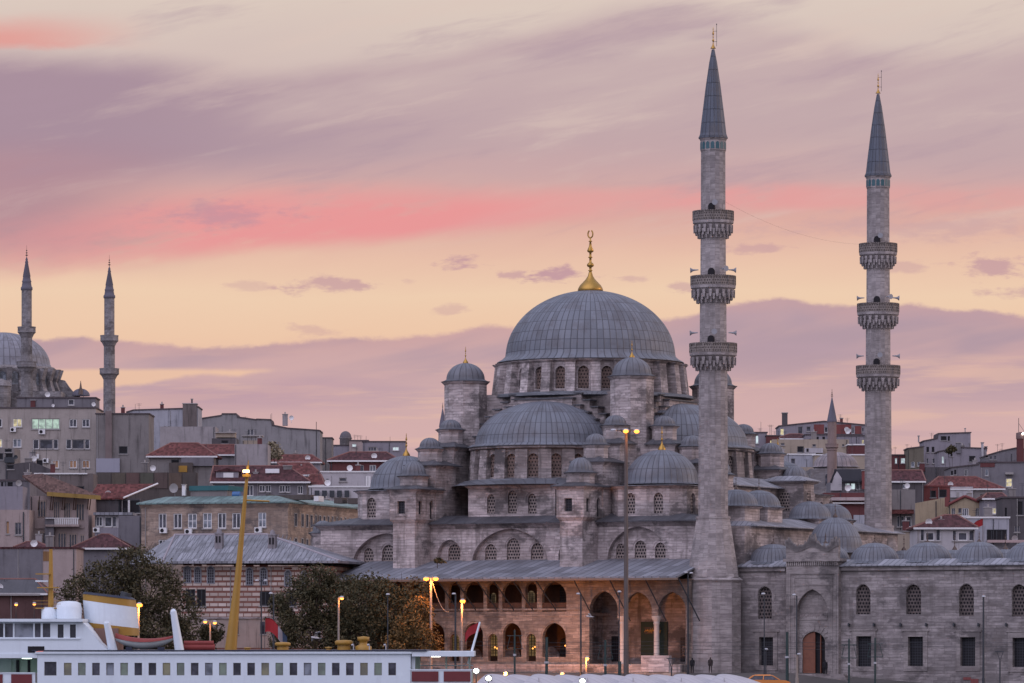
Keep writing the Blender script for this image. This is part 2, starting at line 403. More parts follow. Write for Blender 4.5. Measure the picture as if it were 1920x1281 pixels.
GRILLE = m_grille('iron_grille')
GOLD = m_plain('gilded_copper', (0.46, 0.27, 0.07), 0.4, 0.5, 0.85, 0.3)
BRONZE = m_plain('dark_finial_bronze', (0.10, 0.07, 0.06), 0.5, 0.5, 0.4)
DARK = m_plain('dark_interior', (0.03, 0.028, 0.032), 0.9, 0.1)
IRON = m_plain('dark_painted_steel', (0.035, 0.04, 0.05), 0.5, 0.4, 0.0)
IRON_G = m_plain('dark_green_steel', (0.022, 0.045, 0.045), 0.5, 0.4)
STEEL = m_plain('weathered_pole_steel', (0.12, 0.095, 0.09), 0.55, 0.4, 0.1, 0.4, 0.6)
WHITE = m_plain('white_paint', (0.74, 0.74, 0.77), 0.4, 0.4, 0.0, 0.12, 0.6)
WHITE_F = m_plain('white_window_frame', (0.70, 0.69, 0.70), 0.5, 0.4, 0.0, 0.15)
GREY_F = m_plain('grey_window_frame', (0.30, 0.28, 0.28), 0.5, 0.4)
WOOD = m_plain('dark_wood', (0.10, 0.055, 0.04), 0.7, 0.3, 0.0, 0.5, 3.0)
DOORW = m_plain('red_brown_door', (0.20, 0.075, 0.045), 0.55, 0.4, 0.0, 0.4, 4.0)
GLASS = m_glass('dark_window_glass')
GLASS_L = m_glass('pale_window_glass', (0.10, 0.11, 0.13))
LITW = m_room('lit_room_warm', (0.95, 0.80, 0.42), 0.75)
LITG = m_room('lit_room_green', (0.55, 0.75, 0.62), 0.75)
LITB = m_room('lit_room_cool', (0.75, 0.90, 0.95), 0.8)
CURT = m_plain('ochre_curtain', (0.42, 0.25, 0.15), 0.9, 0.1)
TEAL = m_plain('turquoise_tile', (0.03, 0.10, 0.125), 0.4, 0.5)
TILE = m_tiles('red_roof_tiles', (0.125, 0.045, 0.042))
TILE_B = m_tiles('brown_roof_tiles', (0.115, 0.067, 0.058), 0.28)
TILE_D = m_tiles('dark_red_roof_tiles', (0.075, 0.031, 0.034))
COPPER = m_lead_roof('verdigris_copper', 0.8, (0.14, 0.215, 0.205))
BRICKB = m_brickband('banded_brick_and_stone')
LEAFA = m_leaf('autumn_leaf', (0.07, 0.05, 0.024), (0.13, 0.085, 0.035), (0.21, 0.125, 0.045))
LEAFB = m_leaf('olive_leaf', (0.045, 0.043, 0.024), (0.07, 0.062, 0.033), (0.095, 0.075, 0.038))
BARK = m_plain('bark', (0.06, 0.045, 0.038), 0.9, 0.1, 0.0, 0.5, 4.0)
SODIUM = m_emit('sodium_lamp', (1.0, 0.36, 0.05), 2.7)
SODIUM_Y = m_emit('warm_lamp', (1.0, 0.38, 0.08), 2.6)
WHITEL = m_emit('white_lamp', (1.0, 0.97, 0.86), 12.0)
def plast(name, r, g, b, dirt=0.5):
    k = 'p_' + name
    if k not in MATS: MATS[k] = m_plaster(name, (r * .80, g * .79, b * .82), min(1.0, dirt * 1.5))
    return MATS[k]

# ---------------------------------------------------------------- frames, planes and mesh building
class Frame:
    """a level place in the world: origin and yaw; rays of sight through a photo point can be met with its planes"""
    def __init__(s, ox=0.0, oy=0.0, yaw=0.0):
        s.o = (ox, oy); s.c, s.s = math.cos(yaw), math.sin(yaw); s.yaw = yaw
    def loc(s, X, Y):
        X -= s.o[0]; Y -= s.o[1]
        return (X * s.c + Y * s.s, -X * s.s + Y * s.c)
    def wor(s, x, y): return (s.o[0] + x * s.c - y * s.s, s.o[1] + x * s.s + y * s.c)
    def ray(s, px, py):
        dx, dz = (px - 960.0) / FP, (YH - py) / FP
        c = s.loc(0, 0)
        return (c[0], c[1], CAMZ), (dx * s.c + s.s, -dx * s.s + s.c, dz)
WF = Frame()
class Plane:
    """upright plane through (ox, oy) along t = (tx, ty); inward normal n = (-ty, tx); u along, v height, w inward"""
    def __init__(s, ox, oy, tx=1.0, ty=0.0):
        l = math.hypot(tx, ty); s.ox, s.oy, s.tx, s.ty = ox, oy, tx / l, ty / l
    def P(s, u, v, w=0.0): return (s.ox + s.tx * u - s.ty * w, s.oy + s.ty * u + s.tx * w, v)
    def pick(s, fr, px, py):
        c, d = fr.ray(px, py); nx, ny = -s.ty, s.tx
        k = ((s.ox - c[0]) * nx + (s.oy - c[1]) * ny) / (d[0] * nx + d[1] * ny)
        p = (c[0] + k * d[0], c[1] + k * d[1], c[2] + k * d[2])
        return ((p[0] - s.ox) * s.tx + (p[1] - s.oy) * s.ty, p[2])
def px2w(px, py, D): return ((px - 960.0) * D / FP, D, CAMZ + (YH - py) * D / FP)

def arch(u0, u1, v0, v1, rise=None, n=8, flat=0.0):
    """outline of a pointed-arch opening, counter-clockwise from lower left"""
    a = (u1 - u0) / 2; cu = (u0 + u1) / 2
    r = min(a * 1.12 if rise is None else rise, (v1 - v0) * 0.98)
    vs = v1 - r; pts = [(u0, v0), (u1, v0)]
    if r >= a:
        c = (r * r - a * a) / (2 * a); rad = a + c; th = math.acos(c / rad)
        arc = [(-c + rad * math.cos(th * i / n), rad * math.sin(th * i / n)) for i in range(n + 1)]
    else:
        arc = [(a * math.cos(math.pi / 2 * i / n), r * (0.90 * math.sin(math.pi / 2 * i / n) + 0.10 * (1 - math.cos(math.pi / 2 * i / n)))) for i in range(n + 1)]
    pts += [(cu + x, vs + y) for x, y in arc]
    pts += [(cu - x, vs + y) for x, y in reversed(arc[:-1])]
    return pts
def rect(u0, u1, v0, v1): return [(u0, v0), (u1, v0), (u1, v1), (u0, v1)]

class MB:
    def __init__(s): s.V, s.F, s.S = [], [], []
    def add(s, vs, fs, smooth=False):
        k = len(s.V); s.V += [tuple(v) for v in vs]; s.F += [tuple(i + k for i in f) for f in fs]; s.S += [smooth] * len(fs)
        return s
    def box(s, x0, x1, y0, y1, z0, z1):
        return s.add([(x0, y0, z0), (x1, y0, z0), (x1, y1, z0), (x0, y1, z0), (x0, y0, z1), (x1, y0, z1), (x1, y1, z1), (x0, y1, z1)],
                     [(0, 3, 2, 1), (4, 5, 6, 7), (0, 1, 5, 4), (1, 2, 6, 5), (2, 3, 7, 6), (3, 0, 4, 7)])
    def frus(s, pb, pt, z0, z1, cap=True):
        """solid between two plan outlines of equal count"""
        n = len(pb)
        f = [(i, (i + 1) % n, n + (i + 1) % n, n + i) for i in range(n)]
        if cap: f += [tuple(range(n - 1, -1, -1)), tuple(range(n, 2 * n))]
        return s.add([(x, y, z0) for x, y in pb] + [(x, y, z1) for x, y in pt], f)
    def prism(s, p, z0, z1): return s.frus(p, p, z0, z1)
    def lathe(s, prof, cx=0.0, cy=0.0, n=32, a0=0.0, a1=2 * math.pi, smooth=True, caps=False):
        full = abs(a1 - a0 - 2 * math.pi) < 1e-6; m = n if full else n + 1; k = len(prof); vs = []
        for r, z in prof:
            for i in range(m):
                a = a0 + (a1 - a0) * i / n; vs.append((cx + r * math.cos(a), cy + r * math.sin(a), z))
        fs = []
        for j in range(k - 1):
            for i in range(n):
                i2 = (i + 1) % m
                fs.append((j * m + i, j * m + i2, (j + 1) * m + i2, (j + 1) * m + i))
        s.add(vs, fs, smooth)
        if caps:
            s.add([vs[i] for i in range(m)], [tuple(range(m))]); s.add([vs[(k - 1) * m + i] for i in range(m)], [tuple(range(m))])
        return s
    def tube(s, p0, p1, r0, r1=None, n=8, smooth=True):
        r1 = r0 if r1 is None else r1
        a, b = Vector(p0), Vector(p1); d = (b - a).normalized()
        e = d.orthogonal().normalized(); g = d.cross(e); vs = []
        for c, r in ((a, r0), (b, r1)):
            for i in range(n):
                q = 2 * math.pi * i / n; vs.append(c + e * (r * math.cos(q)) + g * (r * math.sin(q)))
        s.add(vs, [(i, (i + 1) % n, n + (i + 1) % n, n + i) for i in range(n)], smooth)
        return s.add(vs, [tuple(range(n - 1, -1, -1)), tuple(range(n, 2 * n))])
    def path(s, pts, r, n=5):
        for a, b in zip(pts[:-1], pts[1:]): s.tube(a, b, r, r, n)
        return s
    def slab(s, pl, out, w0, w1):
        """polygon on an upright plane given thickness"""
        n = len(out); tri = tessellate_polygon([[Vector((u, v, 0)) for u, v in out]])
        vs = [pl.P(u, v, w0) for u, v in out] + [pl.P(u, v, w1) for u, v in out]
        return s.add(vs, [tuple(f) for f in tri] + [tuple(n + i for i in reversed(f)) for f in tri] + [(i, (i + 1) % n, n + (i + 1) % n, n + i) for i in range(n)])
    def holed(s, pl, out, holes, w0, reveal, depth=None, back=True):
        """wall face with openings: tessellated face, reveals, and sides going back by depth"""
        loops = [out] + holes
        vs2 = [q for l in loops for q in l]
        tri = tessellate_polygon([[Vector((u, v, 0)) for u, v in l] for l in loops])
        s.add([pl.P(u, v, w0) for u, v in vs2], [tuple(f) for f in tri])
        for h in holes:
            n = len(h)
            s.add([pl.P(u, v, w0) for u, v in h] + [pl.P(u, v, w0 + reveal) for u, v in h], [(i, n + i, n + (i + 1) % n, (i + 1) % n) for i in range(n)])
        if depth:
            n = len(out)
            s.add([pl.P(u, v, w0) for u, v in out] + [pl.P(u, v, w0 + depth) for u, v in out], [(i, (i + 1) % n, n + (i + 1) % n, n + i) for i in range(n)])
            if back:
                tr = tessellate_polygon([[Vector((u, v, 0)) for u, v in out]])
                s.add([pl.P(u, v, w0 + depth) for u, v in out], [tuple(f) for f in tr])
        return s

ORG = {}
def thing(name, label, cat, loc, yaw=0.0, group=None, kind=None, local=False):
    o = bpy.data.objects.new(name, None); COL.objects.link(o)
    o.location = loc; o.rotation_euler = (0, 0, yaw)
    o.empty_display_size = 0.5
    tag(o, label, cat, group, kind)
    ORG[o.name] = Vector((0, 0, loc[2])) if local else Vector(loc)
    return o
def tag(o, label=None, cat=None, group=None, kind=None):
    if label: o['label'] = label
    if cat: o['category'] = cat
    if group: o['group'] = group
    if kind: o['kind'] = kind
    return o
def build(mb, name, mat, parent=None, org=None, label=None):
    """link the collected shape as one mesh object; coordinates are those of the thing's frame"""
    base = ORG[parent.name] if parent else Vector((0, 0, 0))
    g = Vector(org) if org is not None else (base.copy() if parent else Vector((0, 0, 0)))
    me = bpy.data.meshes.new(name)
    V = np.array(mb.V, dtype=np.float64) - np.array(g)
    me.from_pydata(V.tolist(), [], mb.F); me.materials.append(mat)
    me.polygons.foreach_set('use_smooth', mb.S); me.update()
    o = bpy.data.objects.new(name, me); COL.objects.link(o)
    o.location = g - base
    if parent: o.parent = parent
    ORG[o.name] = g
    if label: o['label'] = label
    return o
def kids(o): return list(o.children)
def copy_tree(o, parent=None):
    c = o.copy(); COL.objects.link(c); c.parent = parent
    for ch in kids(o): copy_tree(ch, c)
    return c

def window(par, pl, u0, u1, v0, v1, w, frame, pane, mull=1, bar=0, th=0.09, name='window'):
    """casement: frame with mullions, pane behind"""
    m = MB()
    m.slab(pl, rect(u0, u0 + th, v0, v1), w - 0.05, w + 0.05); m.slab(pl, rect(u1 - th, u1, v0, v1), w - 0.05, w + 0.05)
    m.slab(pl, rect(u0 + th, u1 - th, v0, v0 + th), w - 0.05, w + 0.05); m.slab(pl, rect(u0 + th, u1 - th, v1 - th, v1), w - 0.05, w + 0.05)
    for i in range(mull):
        c = u0 + (u1 - u0) * (i + 1) / (mull + 1); m.slab(pl, rect(c - th * 0.45, c + th * 0.45, v0 + th, v1 - th), w - 0.04, w + 0.04)
    for i in range(bar):
        c = v0 + (v1 - v0) * (i + 1) / (bar + 1); m.slab(pl, rect(u0 + th, u1 - th, c - th * 0.3, c + th * 0.3), w - 0.03, w + 0.03)
    o = build(m, name, frame, par)
    p = MB(); p.slab(pl, rect(u0 + th * 0.5, u1 - th * 0.5, v0 + th * 0.5, v1 - th * 0.5), w + 0.01, w + 0.03)
    build(p, 'pane', pane, o)
    return o

# ---------------------------------------------------------------- ground, quay, water
GK = [(384, 1.6), (390, 1.6), (402, 2.9), (436, 3.0), (444, 4.25), (510, 4.8), (560, 9), (600, 13), (700, 23), (800, 33), (1000, 46), (1300, 62), (1800, 58)]
def ground(x, y):
    for (a, za), (b, zb) in zip(GK[:-1], GK[1:]):
        if y <= b: return za + (zb - za) * max(0.0, (y - a) / (b - a))
    return GK[-1][1]
ys = [384, 390, 396, 402, 412, 424, 436, 440, 444, 470, 500, 510, 530, 560, 580, 600, 650, 700, 750, 800, 900, 1000, 1150, 1300, 1500, 1700]
xs = [-900, -600, -450, -300, -150, -90, -60, -40, -20, 0, 20, 40, 60, 90, 150, 300, 450, 600, 900]
m = MB(); nx = len(xs)
vs = [(x, 383.8, -2.0) for x in xs] + [(x, y, ground(x, y) + (0.0 if y < 520 else 2.0 * math.sin(x * 0.013 + y * 0.01))) for y in ys for x in xs]
m.add(vs, [(j * nx + i, j * nx + i + 1, (j + 1) * nx + i + 1, (j + 1) * nx + i) for j in range(len(ys)) for i in range(nx - 1)])
gm = m_plain('worn_paving', (0.12, 0.11, 0.105), 0.9, 0.2, 0.0, 0.6, 0.15)
tag(build(m, 'ground', gm), kind='structure')
wm, t_, b_ = newmat('harbour_water')
tc_ = t_.nodes.new('ShaderNodeTexCoord'); P_ = E(t_, tc_.outputs['Object'])
b_.inputs['Base Color'].default_value = (0.02, 0.035, 0.045, 1); fin(b_, 0.12, 0.5)
bump(t_, b_, noise(t_, P_, 0.35, 5.0, 0.6), 0.35, 0.4)
m = MB(); m.add([(-900, -150, 0), (900, -150, 0), (900, 385, 0), (-900, 385, 0)], [(0, 1, 2, 3)])
tag(build(m, 'water', wm), kind='structure')
m = MB(); m.add([(-400, 404, 2.93), (400, 404, 2.93), (400, 432, 3.02), (-400, 432, 3.02)], [(0, 1, 2, 3)])
tag(build(m, 'road', m_plain('asphalt', (0.05, 0.05, 0.053), 0.85, 0.3, 0.0, 0.4, 0.4)), kind='structure')


# ================================================================ the mosque
PHI = R(-28.0)
MF = Frame(8.82, 480.0, PHI)
G0 = 4.3
MQ = thing('mosque', 'great grey stone mosque with a large lead dome, stacked half domes and arcaded front', 'mosque', (8.82, 480.0, G0), PHI, local=True)
def bld(mb, name, mat, par=MQ, org=None, label=None): return build(mb, name, mat, par, org, label)
def octo(cx, cy, r, n=8, rot=math.pi / 8): return [(cx + r * math.cos(rot + 2 * math.pi * i / n), cy + r * math.sin(rot + 2 * math.pi * i / n)) for i in range(n)]
def rc(x0, x1, y0, y1, ch=0.0):
    if not ch: return [(x0, y0), (x1, y0), (x1, y1), (x0, y1)]
    return [(x0 + ch, y0), (x1 - ch, y0), (x1, y0 + ch), (x1, y1 - ch), (x1 - ch, y1), (x0 + ch, y1), (x0, y1 - ch), (x0, y0 + ch)]
def grow(p, d):
    cx = sum(q[0] for q in p) / len(p); cy = sum(q[1] for q in p) / len(p)
    return [(cx + (x - cx) * (1 + d / max(1e-6, math.hypot(x - cx, y - cy))), cy + (y - cy) * (1 + d / max(1e-6, math.hypot(x - cx, y - cy)))) for x, y in p]

FINIAL = [(1.0, 0.0), (1.04, 0.10), (0.95, 0.30), (0.75, 0.52), (0.45, 0.75), (0.22, 0.98), (0.14, 1.2), (0.10, 1.4), (0.20, 1.5), (0.30, 1.62), (0.20, 1.74), (0.09, 1.84), (0.09, 2.02), (0.20, 2.1),
          (0.09, 2.18), (0.08, 2.35), (0.26, 2.48), (0.22, 2.6), (0.10, 2.9), (0.07, 3.1), (0.14, 3.18), (0.06, 3.26), (0.05, 3.45)]
def finial(par, x, y, z, r, h, mat=GOLD, crescent=True, name='finial', prof=FINIAL):
    k = prof[-1][1]; m = MB(); hh = h * (0.88 if crescent else 1.0)
    m.lathe([(a * r, z + b * hh / k) for a, b in prof], x, y, 14)
    if crescent:                                                     # ring-like crescent facing the front
        q = h * 0.062; c = z + hh + q * 0.9; pts = [(x + q * 0.72 * math.cos(a), y, c + q * math.sin(a)) for a in [R(-90 + 155 * s * i / 7) for s in (1,) for i in range(-7, 8)]]
        m.path(pts, r * 0.06, 5)
    return bld(m, name, mat, par, (x, y, z))
def dome_prof(Rr, h, n=12, flare=0.0, fz=0.0, z=0.0, end=0.0):
    """dome curve from a flared skirt up to the crown"""
    p = []
    if flare: p += [(Rr + flare, z), (Rr + flare * 0.35, z + fz * 0.5), (Rr, z + fz)]
    for i in range(0 if not flare else 1, n + 1):
        a = math.pi / 2 * i / n; r = Rr * math.cos(a)
        p.append((max(r, end), z + fz + (h - fz) * math.sin(a)))
    return p
def turret(name, x, y, r, z0, ze, zt, fin=None, n=8, dome=DOME20, neck=0.0, stone=STONE, rot=math.pi / 8, label=None):
    """polygonal stone shaft, moulded eave, ribbed lead cap"""
    m = MB(); m.prism(octo(x, y, r, n, rot), z0, ze - 0.3)
    m.frus(octo(x, y, r + 0.02, n, rot), octo(x, y, r + 0.32, n, rot), ze - 0.32, ze - 0.02)
    o = bld(m, name, stone, MQ, (x, y, z0), label)
    d = MB(); pf = dome_prof(r * 0.86, zt - ze, 9, r * 0.26 + 0.18, 0.26, ze, 0.02); N_ = 72
    d.lathe(pf, x, y, N_)
    for i_, (vx, vy, vz) in enumerate(d.V):                          # fluted lead: shallow gores between the rolls
        a_ = math.atan2(vy - y, vx - x); f_ = 1.0 - 0.05 * abs(math.sin(9 * a_)) ** 0.6 * (1 if vz > ze + .05 else .3); d.V[i_] = (x + (vx - x) * (0.05 + f_ - .03), y + (vy - y) * (0.05 + f_ - .03), vz)
    bld(d, 'dome', dome, o, (x, y, ze))
    e = MB(); e.frus(octo(x, y, r + 0.36, n, rot), octo(x, y, r + 0.36, n, rot), ze - 0.05, ze + 0.03); bld(e, 'eave', LEAD_S, o)
    if fin: finial(o, x, y, zt - 0.05, fin[0], fin[1], crescent=False)
    return o
def arch_win(par, pl, sh, w, mat=LATT, name='window'):
    m = MB(); m.slab(pl, sh, w, w + 0.12); return bld(m, name, mat, par)

# ---- walls of the prayer hall
YF = -21.0
FP_ = Plane(0, YF)
def fpx(px, py): return FP_.pick(MF, px, py)
def fw(x0, x1, y0, y1, rise=None):
    u0 = fpx(x0, (y0 + y1) / 2)[0]; u1 = fpx(x1, (y0 + y1) / 2)[0]; c = fpx((x0 + x1) / 2, y0)[1]; b = fpx((x0 + x1) / 2, y1)[1]
    return u0, u1, b, c
XL, XR = -22.8, 24.0
ZE = 20.35
big = []; inner = []
# relieving arches of the front: (x0, x1, apex y, foot y, windows)
for (x0, x1, ya, yb, rise, wins) in [
        (885, 1027, 991, 1056, 3.75, [(903, 925, 1020, 1051), (944, 969, 1009, 1051), (989, 1013, 1018, 1051)]),
        (820, 866, 1012, 1056, 1.75, [(834, 857, 1020, 1051)]),
        (1047, 1093, 1012, 1056, 1.75, [(1057, 1080, 1020, 1051)]),
        (662, 785, 1000, 1062, 3.6, [(676, 694, 1027, 1056), (710, 735, 1021, 1055)]),
        (1139, 1254, 987, 1053, 3.4, [(1149, 1168, 1019, 1047), (1184, 1206, 1013, 1047), (1222, 1242, 1017, 1047)])]:
    u0, u1, b, c = fw(x0, x1, ya, yb); big.append(arch(u0, u1, 16.0, c, rise, 12)); inner.append((u0, u1, c, wins))
m = MB(); m.holed(FP_, rect(XL, XR, 15.6, ZE), big, 0.0, 0.75, 0.8, False)
front = bld(m, 'front_wall', STONE)
for (u0, u1, c, wins) in inner:
    ws = [arch(*fw(a, b, y0, y1), rise=None, n=6) for a, b, y0, y1 in wins]
    m = MB(); m.holed(FP_, rect(u0 - 0.2, u1 + 0.2, 15.7, c + 0.2), ws, 0.75, 0.3)
    # thin raised hood over each window
    for (a, b, y0, y1) in wins:
        q = fw(a, b, y0, y1); o1 = arch(q[0] - 0.32, q[1] + 0.32, q[2] + (q[3] - q[2]) * 0.55, q[3] + 0.42, None, 6); i1 = arch(q[0] - 0.16, q[1] + 0.16, q[2] + (q[3] - q[2]) * 0.55, q[3] + 0.22, None, 6)
        m.holed(FP_, o1, [i1], 0.69, 0.06)
    o = bld(m, 'arch_infill', STONE)
    for s in ws: arch_win(o, FP_, s, 1.0)
# lower front wall behind the arcade, side and rear walls, plain core
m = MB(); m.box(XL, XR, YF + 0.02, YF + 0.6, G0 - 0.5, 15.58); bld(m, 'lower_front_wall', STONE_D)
SP = Plane(XR, 0, 0, 1)
def spx(px, py): return SP.pick(MF, px, py)
sw = []
for (a, b, y0, y1) in [(1411, 1423, 1010, 1042), (1441, 1452, 1012, 1044), (1487, 1497, 1013, 1044), (1535, 1546, 1018, 1046)]:
    u0 = spx(a, (y0 + y1) / 2)[0]; u1 = spx(b, (y0 + y1) / 2)[0]; sw.append(arch(u0, u1, spx(a, y1)[1], spx(a, y0)[1], None, 6))
m = MB(); m.holed(SP, rect(YF + 0.5, 21.0, G0 - 0.5, ZE), sw, 0.0, 0.35, 0.6, False)
sidew = bld(m, 'side_wall', STONE)
for s in sw: arch_win(sidew, SP, s, 0.3)
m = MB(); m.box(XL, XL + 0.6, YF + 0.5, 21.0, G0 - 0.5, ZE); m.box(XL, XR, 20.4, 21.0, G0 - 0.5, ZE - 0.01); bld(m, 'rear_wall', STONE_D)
# cornice and lead roof of the hall
m = MB()
m.frus(rc(XL - 0.02, XR + 0.02, YF - 0.02, 21.02), rc(XL - 0.55, XR + 0.75, YF - 0.5, 21.5), ZE - 0.55, ZE - 0.06)
bld(m, 'cornice', STONE_D)
m = MB()
m.frus(rc(XL - 0.8, XR + 1.1, YF - 0.75, 21.8), rc(XL - 0.8, XR + 1.1, YF - 0.75, 21.8), ZE - 0.06, ZE + 0.08)
m.frus(rc(XL - 0.78, XR + 1.08, YF - 0.73, 21.78), rc(XL + 4.0, XR - 4.0, YF + 2.4, 17.5), ZE + 0.08, ZE + 0.95)
bld(m, 'hall_roof', LEAD_S)

# ---- the four corner domes on chamfered blocks
for i, (cx, cy) in enumerate([(-15.2, -15.2), (16.5, -15.5), (16.2, 15.2), (-15.2, 15.2)]):
    hs, ch = 4.45, 1.4; z0, z1 = ZE + 0.1, 24.15
    if i == 2: hs = 4.9
    m = MB(); hw = []; pls = []
    for pl in (Plane(cx, cy - hs), Plane(cx + hs, cy, 0, 1)):
        ws = []
        for k in ((-1.55, 1.75) if i == 1 else (-1.9, 1.2)): ws.append(arch(k - 0.55, k + 0.55, z0 + 0.75, z0 + 2.95, None, 6))
        m.holed(pl, rect(-hs + ch, hs - ch, z0, z1 - 0.3), ws, 0.0, 0.3)
        pls.append((pl, ws))
    p = rc(cx - hs, cx + hs, cy - hs, cy + hs, ch)
    vs = [(x, y, z0) for x, y in p] + [(x, y, z1 - 0.3) for x, y in p]
    m.add(vs, [(k, (k + 1) % 8, 8 + (k + 1) % 8, 8 + k) for k in (1, 3, 4, 5, 6, 7)])
    m.frus(grow(p, 0.02), grow(p, 0.4), z1 - 0.32, z1 - 0.02)
    o = bld(m, 'corner_block', STONE, MQ, (cx, cy, z0))
    for pl, ws in pls:
        for s in ws:
            arch_win(o, pl, s, 0.28)
    m = MB(); m.frus(grow(p, 0.55), grow(p, 0.55), z1 - 0.02, z1 + 0.07); m.frus(grow(p, 0.53), octo(cx, cy, 4.1), z1 + 0.07, z1 + 0.36); bld(m, 'roof_skirt', LEAD, o)
    d = MB(); d.lathe(dome_prof(4.0, 3.75, 14, 0.25, 0.2, z1 + 0.25, 0.02), cx, cy, 48); dm = bld(d, 'corner_dome', DOME32, MQ, (cx, cy, z1 + 0.3))
    finial(dm, cx, cy, z1 + 3.9, 0.42, 2.6, crescent=False)

# ---- half domes: front, right and left, with windowed drums
def half(k):
    """k quarter turns from the front"""
    a = -math.pi / 2 + k * math.pi / 2; dx, dy = math.cos(a), math.sin(a)
    cx, cy = 11.0 * dx, 11.0 * dy
    z0, z1, Rd = 25.0, 28.8, 8.0
    m = MB(); n = 11; wins = []
    # drum: facets, alternately a window bay and a sloping pier
    for i in range(n):
        b0 = a - R(100) + R(200) * i / n; b1 = a - R(100) + R(200) * (i + 1) / n
        p0 = (cx + Rd * math.cos(b0), cy + Rd * math.sin(b0)); p1 = (cx + Rd * math.cos(b1), cy + Rd * math.sin(b1))
        pl = Plane(p0[0], p0[1], p1[0] - p0[0], p1[1] - p0[1]); L = math.hypot(p1[0] - p0[0], p1[1] - p0[1])
        s = arch(L / 2 - 0.64, L / 2 + 0.64, z0 + 0.4, z0 + 2.95, None, 6)
        m.holed(pl, rect(0, L, z0, z1), [s], 0.0, 0.35); wins.append((pl, s))
        # pier at the joint
        r0 = Rd + 0.5; r1 = Rd + 0.22; hw = 0.085
        m.frus([(cx + q * math.cos(b0 + e), cy + q * math.sin(b0 + e)) for q, e in ((r0, -hw), (r0, hw), (Rd - 0.2, hw), (Rd - 0.2, -hw))],
               [(cx + q * math.cos(b0 + e), cy + q * math.sin(b0 + e)) for q, e in ((r1, -hw), (r1, hw), (Rd - 0.2, hw), (Rd - 0.2, -hw))], z0, z1 - 0.35)
    m.lathe([(Rd + 0.0, z1 - 0.36), (Rd + 0.42, z1 - 0.22), (Rd + 0.42, z1 - 0.02), (Rd, z1 + 0.02)], cx, cy, 40, a - R(100), a + R(100), False)
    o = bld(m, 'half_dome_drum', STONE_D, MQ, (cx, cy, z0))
    for pl, s in wins: arch_win(o, pl, s, 0.3, LATT_B if k == 0 else LATT)
    d = MB(); d.lathe([(Rd + 0.55, z1), (Rd + 0.55, z1 + 0.1), (Rd + 0.1, z1 + 0.35)] + dome_prof(7.75, 4.85, 14, 0, 0, z1 + 0.35, 0.03), cx, cy, 60, a - R(96), a + R(96))
    bld(d, 'half_dome', DOME56, MQ, (cx, cy, z1))
    # lead skirt below the drum
    m = MB(); m.lathe([(Rd + 2.4, z0 - 0.45), (Rd + 1.0, z0 + 0.12), (Rd, z0 + 0.3)], cx, cy, 40, a - R(100), a + R(100)); bld(m, 'roof_skirt', LEAD, o)
    return o
for k in (0, 1, 3): half(k)

# ---- projecting block under the front half dome, and its twin on the right side
TP = Plane(0, -19.2)
def tpx(px, py): return TP.pick(MF, px, py)
x0, zt = tpx(878, 900); x1, _ = tpx(1041, 900)
ws = []
for (a, b, y0, y1) in [(913, 928, 927, 963), (952, 969, 920, 963), (990, 1006, 926, 963)]:
    ws.append(arch(tpx(a, 950)[0], tpx(b, 950)[0], tpx(a, y1)[1], tpx(a, y0)[1], None, 6))
m = MB(); m.holed(TP, rect(x0, x1, ZE + 0.3, 24.5), ws, 0.0, 0.3)
m.box(x0, x0 + 0.01, -19.2, -9, ZE + 0.3, 24.5); m.box(x1 - 0.01, x1, -19.2, -9, ZE + 0.3, 24.5)
m.frus(rc(x0 - 0.02, x1 + 0.02, -19.22, -9), rc(x0 - 0.35, x1 + 0.35, -19.55, -9), 24.2, 24.48)
for (a, b) in ((0, 0), (1, 1), (2, 2)):
    q = ws[a]; u0, u1 = q[0][0], q[1][0]; v0 = q[0][1]; v1 = max(z for _, z in q)
    m.holed(TP, arch(u0 - 0.35, u1 + 0.35, v0 + 1.3, v1 + 0.45, None, 6), [arch(u0 - 0.2, u1 + 0.2, v0 + 1.3, v1 + 0.25, None, 6)], -0.06, 0.06)
o = bld(m, 'window_block', STONE)
for s in ws: arch_win(o, TP, s, 0.28)
m = MB(); m.frus(rc(x0 - 0.5, x1 + 0.5, -19.7, -9), rc(x0 - 0.5, x1 + 0.5, -19.7, -9), 24.48, 24.6); m.frus(rc(x0 - 0.48, x1 + 0.48, -19.68, -9), rc(x0 + 1, x1 - 1, -17, -9), 24.6, 25.0); bld(m, 'roof_skirt', LEAD, o)
m = MB(); m.frus(rc(x0 + 0.2, x1 - 0.2, -18.5, -9), rc(x0 + 0.2, x1 - 0.2, -18.5, -9), ZE + 0.2, 24.1); bld(m, 'block_core', STONE_D, o)
# right side: lower projecting blocks towards the courtyard
m = MB(); m.prism(rc(11, 21.5, -8.2, 8.6), ZE + 0.1, 24.4); m.prism(rc(20, 24.6, 3.6, 6.4), ZE + 0.1, 25.0); m.frus(rc(19.8, 24.8, 3.4, 6.6), rc(19.5, 25.1, 3.1, 6.9), 25.0, 25.25)
ws = []
BP = Plane(21.5, 0, 0, 1)
o = bld(m, 'courtyard_side_block', STONE)
for k in (-5.5, -1.8, 2.0):
    arch_win(o, BP, arch(k - 0.55, k + 0.55, 21.4, 23.8, None, 6), -0.05)
BP2 = Plane(24.6, 5.0, 0, 1); arch_win(o, BP2, arch(-0.5, 0.5, 21.2, 24.2, None, 6), -0.05)
BP3 = Plane(22.3, 3.6, 1, 0); arch_win(o, BP3, arch(-0.6, 0.6, 22.0, 24.2, None, 6), -0.05)
m = MB(); m.frus(rc(11, 22.4, -9.1, 9.4), rc(11, 22.4, -9.1, 9.4), 24.4, 24.5); m.frus(rc(11, 22.38, -9.08, 9.38), rc(11, 19.5, -7.4, 7.4), 24.5, 25.6)
